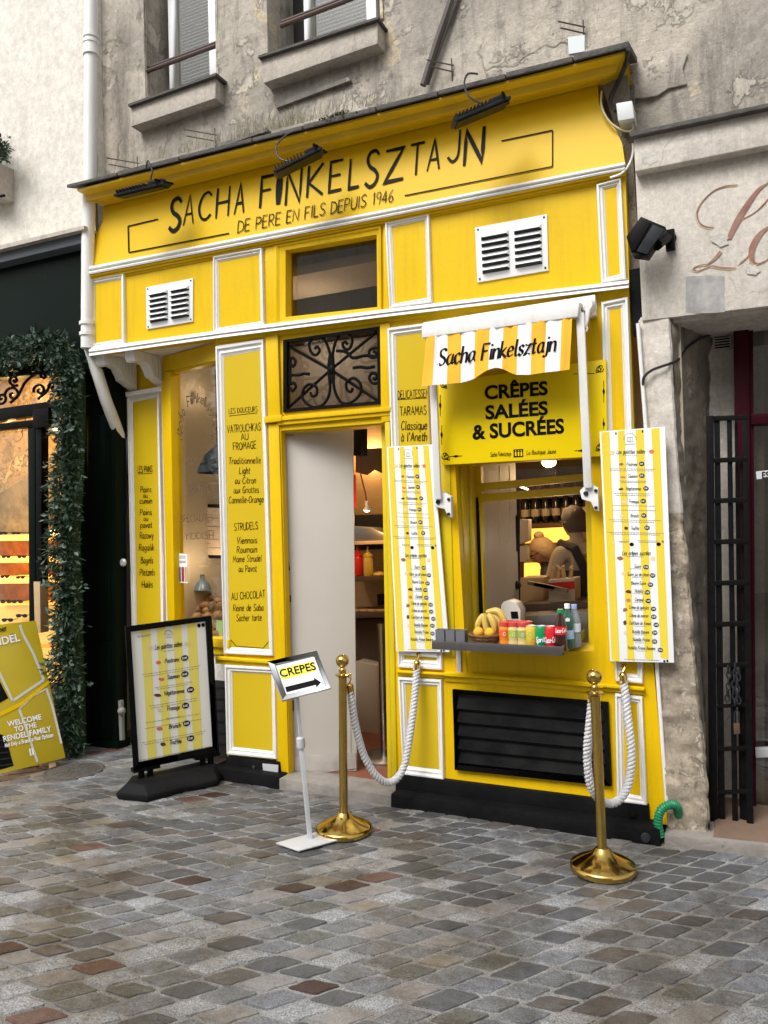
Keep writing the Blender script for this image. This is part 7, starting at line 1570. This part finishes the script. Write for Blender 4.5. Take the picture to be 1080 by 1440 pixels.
mb = MB(); mb.tube([P(x, y, GYf - .03) for x, y in ((1033, 1018), (1033, 1002), (1036, 998), (1039, 1002), (1039, 1018))], .004, 6); mb.build('shackle', M['lamp'], chn, smooth=True)

# ================================================================= THINGS ON THE PAVEMENT
def stanchion(bx_, by_, tx_, ty_, lab):
    b = G(bx_, by_, .012); d = ray(tx_, ty_); pn = Vector((CAM.x - b.x, CAM.y - b.y, 0)).normalized(); s_ = (b - CAM).dot(pn) / d.dot(pn); tp = CAM + d * s_; ax = (tp - b).normalized(); H = (tp - b).length
    t = thing('rope_stanchion', lab, 'barrier post', b)
    mb = MB(); mb.lathe(b, [(.150, 0), (.152, .006), (.150, .024), (.142, .030), (.10, .052), (.055, .074), (.036, .092), (.030, .10)], 40); mb.build('base', M['brass'], t, smooth=True, sharp=50)
    mb = MB(); mb.lathe(b, [(.0225, .095), (.0225, H - .115), (.001, H - .114)], 24, axis=ax); mb.build('pole', M['brass'], t, smooth=True)
    mb = MB(); mb.lathe(b, [(.024, H - .125), (.040, H - .113), (.040, H - .108), (.022, H - .104), (.018, H - .095), (.022, H - .085), (.013, H - .078), (.012, H - .068)], 24, axis=ax); mb.build('collar', M['brass'], t, smooth=True, sharp=50)
    mb = MB(); mb.ball(b + ax * (H - .036), .036, 24, 16); mb.build('ball', M['brass'], t, smooth=True)
    return b + ax * (H - .115)
k1 = stanchion(483.5, 1168, 481.5, 920, 'polished brass rope post standing by the doorway beside the small crepes stand')
k2 = stanchion(848, 1222, 835, 941, 'polished brass rope post standing in front of the right corner of the shop')
def ropew(pts, lab, hooks):
    p = crom([tuple(v) for v in pts], 14); t = thing('rope', lab, 'rope', p[len(p) // 2]); P3 = [Vector(v) for v in p]
    q = [P3[0]]
    tot = sum((P3[i + 1] - P3[i]).length for i in range(len(P3) - 1)); step = .006; acc = 0
    for i in range(len(P3) - 1):
        a, b = P3[i], P3[i + 1]; l = (b - a).length; n = max(1, int(l / step))
        for k in range(1, n + 1): q.append(a.lerp(b, k / n))
    for s_ in range(3):
        pts_ = []; L_ = 0; up = None
        for i, c in enumerate(q):
            tg = (q[min(i + 1, len(q) - 1)] - q[max(0, i - 1)]).normalized()
            if up is None: up = tg.orthogonal()
            up = (up - tg * up.dot(tg)).normalized(); v = tg.cross(up); a = L_ / .062 * 2 * math.pi + s_ * 2.094
            pts_.append(c + (up * math.cos(a) + v * math.sin(a)) * .0120); L_ += (q[min(i + 1, len(q) - 1)] - c).length
        mb = MB(); mb.tube(pts_, .0108, 8); mb.build('strand', M['rope'], t, smooth=True, sharp=80)
    for e, nx_, hk in ((P3[0], P3[1], hooks[0]), (P3[-1], P3[-2], hooks[1])):
        ax = (e - nx_).normalized(); mb = MB(); mb.lathe(e - ax * .015, [(.020, 0), (.0205, .045), (.017, .055), (.008, .062), (.001, .064)], 16, axis=ax); cp = mb.build('end_cap', M['brass'], t, smooth=True, sharp=50)
        tp = e + ax * .047; mb = MB(); mb.tube([tp, tp.lerp(hk, .4) + Vector((.010, 0, .006)), hk + Vector((.008, 0, .012)), hk + Vector((-.006, 0, .010)), hk + Vector((-.010, 0, -.004)), hk + Vector((0, 0, -.012))], .0042, 6); mb.build('snap_hook', M['brass'], t, smooth=True)
e1 = k1 + Vector((.035, .012, 0))
ropew([P(493, 972, -.50), P(499, 1015, -.47), P(511, 1060, -.42), P(530, 1092, -.36), P(550, 1100, -.28), P(567, 1080, -.20), P(577, 1030, -.14), P(583, 980, -.09), P(586, 940, -.06)], 'white twisted rope hanging from the doorway brass post to the yellow front', (e1, P(588, 920, -.03)))
e2 = k2 + Vector((-.012, .035, 0))
ropew([P(833, 985, -.44), P(829, 1020, -.43), P(826, 1065, -.40), P(831, 1105, -.36), P(846, 1126, -.28), P(866, 1128, -.20), P(883, 1105, -.14), P(888, 1060, -.11), P(883, 1010, -.09), P(877, 958, -.07)], 'white twisted rope looping from the corner brass post to the yellow front', (e2, P(876, 936, -.04)))
for x, y, lab in ((588, 919, 'small brass eye fixed under the left menu board'), (876, 935, 'small brass eye fixed under the right menu board')):
    c = P(x, y, -.03); mb = MB(); mb.tube([c + Vector((.010 * math.cos(a), 0, .010 * math.sin(a))) for a in [k * .785 for k in range(8)]], .003, 6, closed=True); mb.tube([c, c + Vector((0, .03, 0))], .004); solo('rope_eye', mb, M['brass'], lab, 'hook', smooth=True)

# --- crepes arrow stand
cs = thing('crepes_stand', 'slim silver stand with a framed CREPES arrow sign', 'sign stand', G(437, 1181)); b = G(436, 1180, .02)
mb = MB(); mb.prism([G(x, y, .016) for x, y in [(388, 1187), (420, 1198), (486, 1180), (455, 1169)]], (0, 0, .008)); mb.build('base', M['alu'], cs, bevel=.003)
pn = Vector((CAM.x - b.x, CAM.y - b.y, 0)).normalized(); ps = lambda x, y: PL(x, y, b, pn)
tp = ps(418, 980); md = ps(423, 1046); mb = MB(); mb.tube([b, md], .016, 4); mb.build('pole', M['alu'], cs, bevel=.002); mb = MB(); mb.tube([md, tp], .012, 4); mb.build('inner_pole', M['alu'], cs, bevel=.002)
ax = (md - b).normalized(); mb = MB(); mb.lathe(md - ax * .02, [(.022, 0), (.024, .01), (.022, .05), (.014, .056)], 12, axis=ax); mb.build('clamp', M['alu'], cs, smooth=True)
tn = (pn * .84 + Vector((0, 0, .54))).normalized(); tc_ = ps(421, 950); T = lambda off: (lambda x, y: PL(x, y, tc_ + tn * off, tn))
T0, T1, T2, T3 = T(.012), T(.014), T(.0155), T(.017)
o_ = [(377, 932), (445.5, 915.5), (466, 969), (397, 986)]; i_ = [(387, 936), (441.5, 923), (457.5, 965), (402, 979)]
mb = MB(); mb.prism([T(-.004)(x, y) for x, y in o_], tn * .014); mb.build('back_plate', M['alu'], cs)
mb = MB(); O = [T(.010)(x, y) for x, y in o_]; I = [T(.010)(x, y) for x, y in i_]
for i in range(4):
    j = (i + 1) % 4; mb.prism([O[i], O[j], I[j], I[i]], tn * .012)
mb.build('frame', M['alu'], cs, bevel=.003)
mb = MB(); pxpoly(mb, i_, T1); sg = mb.build('sheet', M['signwhite'], cs); mb = MB(); pxpoly(mb, [(391.5, 941), (441, 929), (445.5, 943), (397, 956)], T2); mb.build('yellow_patch', mat('lemon_print', (.82, .74, .04), .4), sg)
btxt('CREPES', 420, 946.8, 10.4, T3, -.225, M['ink'], sg, w=50, bold=.02, lean=-.30)
mb = MB(); pxpoly(mb, [(401, 966), (442, 956), (441, 952.5), (451.5, 959.5), (445, 966.5), (444, 963), (403, 973.5)], T2); mb.build('arrow', M['ink'], sg)

# --- menu stand on rubber base
A0 = G(250, 1106); e_ = Vector((.49, .87, 0)).normalized(); n0 = Vector((.87, -.49, 0)).normalized()
ms = thing('menu_stand', 'black framed striped menu poster on a heavy black rubber foot', 'menu stand', A0)
Z8 = lambda x, y: (160 + x / 5.14, 860 + y / 5.14)
AS = lambda off: (lambda x, y: PL(*Z8(x, y), A0 + n0 * off, n0))
s0, s1_, s2_, s3_, s4_ = AS(.012), AS(.014), AS(.0152), AS(.0164), AS(.0176)
oq = [(78, 108), (690, 28), (745, 1010), (140, 1135)]; iq = [(118, 145), (660, 68), (713, 975), (175, 1088)]
mb = MB(); mb.prism([AS(-.03)(x, y) for x, y in oq], n0 * .04); mb.build('back_panel', M['black'], ms)
mb = MB(); O = [AS(.010)(x, y) for x, y in oq]; I = [AS(.010)(x, y) for x, y in iq]
for i in range(4): j = (i + 1) % 4; mb.prism([O[i], O[j], I[j], I[i]], n0 * .018)
mb.build('frame', M['black'], ms, bevel=.003)
mb = MB(); pxpoly(mb, iq, s1_); po = mb.build('poster', M['poster'], ms)
def bil(u, v): a = (lerp(iq[0][0], iq[1][0], u), lerp(iq[0][1], iq[1][1], u)); b_ = (lerp(iq[3][0], iq[2][0], u), lerp(iq[3][1], iq[2][1], u)); return (lerp(a[0], b_[0], v), lerp(a[1], b_[1], v))
mb = MB()
for u0, u1 in ((.15, .265), (.355, .465), (.57, .68), (.76, .88)): pxpoly(mb, [bil(u0, .002), bil(u1, .002), bil(u1 - .015, .998), bil(u0 - .015, .998)], s2_)
mb.build('stripe', M['posterstripe'], po)
kw = dict(style='plain', slant=.2, lean=-.06)
txt('Les galettes salées', 396, 262, 34, s3_, -.14, M['ink'], po, w=195, wt=.75, **kw)
for s, x, y, w_, bx_, by_ in (('Pastrami', 420, 365, 100, 512, 336), ('Saumon', 430, 483, 86, 514, 452), ('Végétarienne', 436, 596, 145, 554, 565), ('Fromage', 432, 710, 90, 518, 681), ('Brunch', 441, 840, 84, 526, 808), ('Truffée', 446, 955, 84, 556, 916)):
    txt(s, x, y, 29, s3_, -.14, M['ink'], po, w=w_, wt=.8, **kw)
    mb = MB(); pts = [(bx_ + 27 * math.cos(k * .449), by_ + 21 * math.sin(k * .449) - 27 * math.cos(k * .449) * .14) for k in range(14)]; pxpoly(mb, pts, s3_); mb.build('price_badge', M['ink'], po); txt('8,00*', bx_, by_ + 7, 14, s4_, -.14, M['signwhite'], po, w=36, wt=.9, **kw)
mk = MB(); rr = random.Random(9)
for x0, x1, y, sl in ((205, 628, 424, -.16), (225, 615, 440, -.16), (300, 565, 530, -.16), (315, 540, 545, -.16), (255, 608, 655, -.17), (270, 600, 672, -.17), (230, 622, 772, -.17), (380, 490, 765, -.17), (225, 635, 812, -.17), (205, 670, 905, -.19), (225, 650, 922, -.19), (185, 698, 1026, -.2), (205, 680, 1044, -.2), (360, 440, 283, -.14), (170, 270, 172, -.14), (172, 260, 180, -.14)):
    x = x0; y = y - 0
    while x < x1: l = rr.uniform(8, 24); a = y + sl * (x - (x0 + x1) / 2) ; b_ = y + sl * (min(x1, x + l) - (x0 + x1) / 2); pxline(mk, (x, a), (min(x1, x + l), b_), 3.6, s3_); x += l + 5
mk.build('small_print', M['greyink'], po, kind='stuff')
mb = MB()
for x, y in ((616, 101), (646, 97)): pxdisc(mb, x, y, 13, 15, s3_, 14)
mb.build('round_symbol', M['ink'], po)
mb = MB()
for k in range(12): a = math.pi * (1 - k / 11); pxline(mb, (396 + 25 * math.cos(a), 168 - 28 * math.sin(a)), (396 + 31 * math.cos(a), 168 - 36 * math.sin(a)), 5, s3_)
for k in range(4): pxline(mb, (384 + k * 8, 158), (384 + k * 8, 178), 2.2, s3_)
pxline(mb, (375, 190), (425, 184), 3, s3_); mb.build('logo', M['greyink'], po)
for i, (x, y, a, b_) in enumerate(((262, 262, 22, 18), (534, 233, 24, 14), (322, 368, 21, 14), (345, 489, 27, 12), (318, 606, 28, 14), (336, 712, 27, 14), (328, 846, 25, 13), (355, 960, 24, 14))):
    mb = MB(); r2 = random.Random(i + 40); pxpoly(mb, [(x + a * math.cos(k * .7) * r2.uniform(.75, 1.15), y + b_ * math.sin(k * .7) * r2.uniform(.75, 1.15)) for k in range(9)], s3_); mb.build('food_picture', ic[[2, 2, 0, 0, 3, 2, 0, 3][i]], po)
sL = (G(160, 1116, .03) - A0).dot(e_); sR = (G(338, 1096, .03) - A0).dot(e_); Lh = (sR - sL) / 2; mc = A0 + e_ * (sL + sR) / 2; Wd = .19
def ring(k, z, tip=1.0): return [mc + e_ * a * Lh + n0 * b_ * Wd * k + Vector((0, 0, z)) for a, b_ in ((-tip, 0), (-.62, .95), (-.3, .92), (0, .80), (.3, .92), (.62, .95), (tip, 0), (.62, -.95), (0, -.8), (-.62, -.95))]
rws = [ring(.96, .004, .97), ring(1.0, .035, 1.0), ring(.97, .05, .98), ring(.62, .095, .80), ring(.3, .103, .5)]
mb = MB(); vs = [p for r_ in rws for p in r_]; fs = []
for i in range(4):
    for k in range(10): fs.append((i * 10 + k, i * 10 + (k + 1) % 10, i * 10 + 10 + (k + 1) % 10, i * 10 + 10 + k))
fs.append(tuple(range(40, 50))); fs.append(tuple(range(9, -1, -1))); mb.add(vs, fs); mb.build('rubber_base', M['rubber'], ms, bevel=.006)
for x, y in ((230, 1135), (670, 1045)):
    c = AS(-.01)(x, y); 
    for d_ in (-.028, .028): 
        mb = MB(); q_ = c + e_ * d_; mb.obox(Vector((q_.x, q_.y, (c.z + .06) / 2 + .02)), e_ * .017, n0 * .012, (0, 0, (c.z - .06) / 2 + .03)); mb.build('foot_post', M['black'], ms, bevel=.003)
    mb = MB(); mb.obox(c + Vector((0, 0, .005)), e_ * .085, n0 * .03, (0, 0, .012)); mb.build('clamp_plate', M['black'], ms, bevel=.004)

# --- mirrored sandwich board, its reflection of the shopfront painted on in flat colours
g1, g2 = G(92, 1077), G(6, 1099); eb = (g1 - g2); eb.z = 0; eb.normalize(); BRp = g1 + Vector((0, 0, .055))
d_ = ray(50, 873); s_ = (g1 - CAM).dot(eb) / d_.dot(eb); TRp = CAM + d_ * s_; sbn = eb.cross(TRp - BRp).normalized()
if sbn.dot(CAM - BRp) < 0: sbn = -sbn
wb = thing('sandwich_board', 'mirrored sandwich board with a painted reflection of the yellow shop, welcoming visitors, leaning at the left edge on wooden legs', 'sandwich board', g1)
upb = (TRp - BRp); Wb = .62
def bw(u, v, off=0): return BRp - eb * Wb * (1 - u) + upb * v + sbn * off
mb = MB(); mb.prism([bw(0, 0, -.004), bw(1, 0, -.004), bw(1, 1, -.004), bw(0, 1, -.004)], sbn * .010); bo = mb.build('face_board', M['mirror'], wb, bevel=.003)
Z5 = lambda x, y: (x / 3.89, 740 + y / 3.89)
BS = lambda off: (lambda x, y: PL(*Z5(x, y), BRp + sbn * off, sbn))
b1_, b2_, b3_ = BS(.008), BS(.0092), BS(.0104)
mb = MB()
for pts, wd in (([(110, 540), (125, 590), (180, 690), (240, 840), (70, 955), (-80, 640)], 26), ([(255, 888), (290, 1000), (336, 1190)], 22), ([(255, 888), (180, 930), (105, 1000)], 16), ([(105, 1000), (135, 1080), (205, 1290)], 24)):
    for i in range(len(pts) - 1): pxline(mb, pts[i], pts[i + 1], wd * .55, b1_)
mb.build('painted_moulding_reflection', M['boardwhite'], bo)  # white mouldings of the shopfront as mirrored, painted onto the board
mb = MB(); pxline(mb, (-60, 1060), (120, 970), 22, b2_); pxline(mb, (120, 970), (270, 850), 16, b2_); mb.build('painted_rail_reflection', M['yellow'], bo)
mb = MB(); pxpoly(mb, [(-60, 1110), (30, 1150), (75, 1310), (-60, 1350)], b1_); pxpoly(mb, [(-60, 800), (0, 850), (45, 940), (-60, 1000)], b1_); mb.build('painted_dark_reflection', M['black'], bo)
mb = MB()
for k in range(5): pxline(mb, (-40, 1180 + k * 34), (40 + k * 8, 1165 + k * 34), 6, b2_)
mb.build('painted_louvre_reflection', M['lamp'], bo)
for s, x, y, w_, h in (('RENDEL', 10, 648, 205, 40), ('WELCOME', 136, 1076, 186, 28), ('TO THE', 142, 1112, 120, 27), ('RENDEL FAMILY', 152, 1150, 262, 29)): btxt(s, x, y, h, b3_, -.22, M['signwhite'], bo, w=w_, bold=.02, lean=-.22)
txt('Not Only a Brand, a Real Optician', 160, 1180, 20, b3_, -.22, M['signwhite'], bo, w=262, wt=.9, slant=.15, lean=-.22)
btxt('II', 176, 1252, 36, b3_, -.2, M['signwhite'], bo, w=22, bold=.03, lean=-.2)
txt('mer', 15, 575, 30, b2_, -.25, M['ink'], bo, w=44, wt=.7, lean=-.2); txt('u', 66, 600, 20, b2_, -.25, M['ink'], bo, w=12, wt=.8, lean=-.2)
mb = MB()
for u in (.03, .80):
    a = bw(u + .05, -.02, -.014); b_ = bw(u + .05, .5, -.014); bot_ = Vector((a.x, a.y, 0.012)) - Vector((sbn.x, sbn.y, 0)) * -.0; mb = MB(); dlt = (bw(u + .05, 0, -.014) - bw(u + .05, .5, -.014)); l0 = bw(u + .05, .5, -.014); k_ = (l0.z - .012) / (-dlt.z); ft = l0 + dlt * k_
    mb.obox((l0 + ft) / 2, eb * .022, sbn * .010, (l0 - ft) / 2); mb.build('leg', M['wood'], wb, bevel=.002)
for u in (.05, .90):
    tpb = bw(u, .98, -.03); f_ = Vector((tpb.x, tpb.y, .012)) - Vector((sbn.x, sbn.y, 0)).normalized() * .42; mb = MB(); mb.obox((tpb + f_) / 2, eb * .02, sbn * .010, (tpb - f_) / 2); mb.build('rear_leg', M['wood'], wb)

# --- weeds and moss on the cornice
wdm = MB(); r_ = random.Random(21)
for k in range(420):
    t = r_.choice([r_.uniform(.12, .5), r_.uniform(.2, .62), r_.uniform(.3, .42)]); a = P(lerp(95, 885, t), lerp(262, 64, t), -.17 + r_.uniform(0, .30)); a.z += .03
    h_ = r_.uniform(.03, .13) * (1.2 if .15 < t < .55 else .6); d = Vector((r_.uniform(-.6, .6), r_.uniform(-.6, .4), 1)).normalized(); s_ = d.orthogonal().normalized() * .0016
    m_ = a + d * h_ * .6; e = m_ + (d + Vector((r_.uniform(-.8, .8), r_.uniform(-.6, .3), -.1))).normalized() * h_ * .5; wdm.add([a - s_, a + s_, m_ + s_ * .7, e, m_ - s_ * .7], [(0, 1, 2, 4), (4, 2, 3)])
o = solo('dry_weeds', wdm, M['weed'], 'dry grass growing along the slate top of the yellow cornice', 'weeds'); o['kind'] = 'stuff'
mb = MB()
for k in range(260):
    x = r_.gauss(472, 10); c = P(x, 266 - .2526 * (x - 93) - 4 - abs(r_.gauss(0, 3)), -.16 + r_.uniform(-.03, .1)); leaf(mb, c, rdir(r_), rdir(r_), r_.uniform(.012, .03), .006)
o = solo('moss_tuft', mb, M['moss'], 'dark green moss tuft on the cornice over the middle of the sign', 'moss'); o['kind'] = 'stuff'
mb = MB(); mb.obox(P(345, 196, -.05), P(378, 185, -.05) - P(345, 196, -.05), (0, .03, 0), (0, 0, .012)); solo('broken_slat', mb, M['plaster_dark'], 'broken weathered slat lying on the cornice left of the moss', 'slat')
mb = MB(); mb.slab([(798, 52), (822, 49), (822, 72), (800, 76)], -.02, .0); solo('glass_shard', mb, mat('cloudy_glass', (.5, .55, .55), .2), 'cloudy square of glass standing on the cornice at its right end', 'glass')
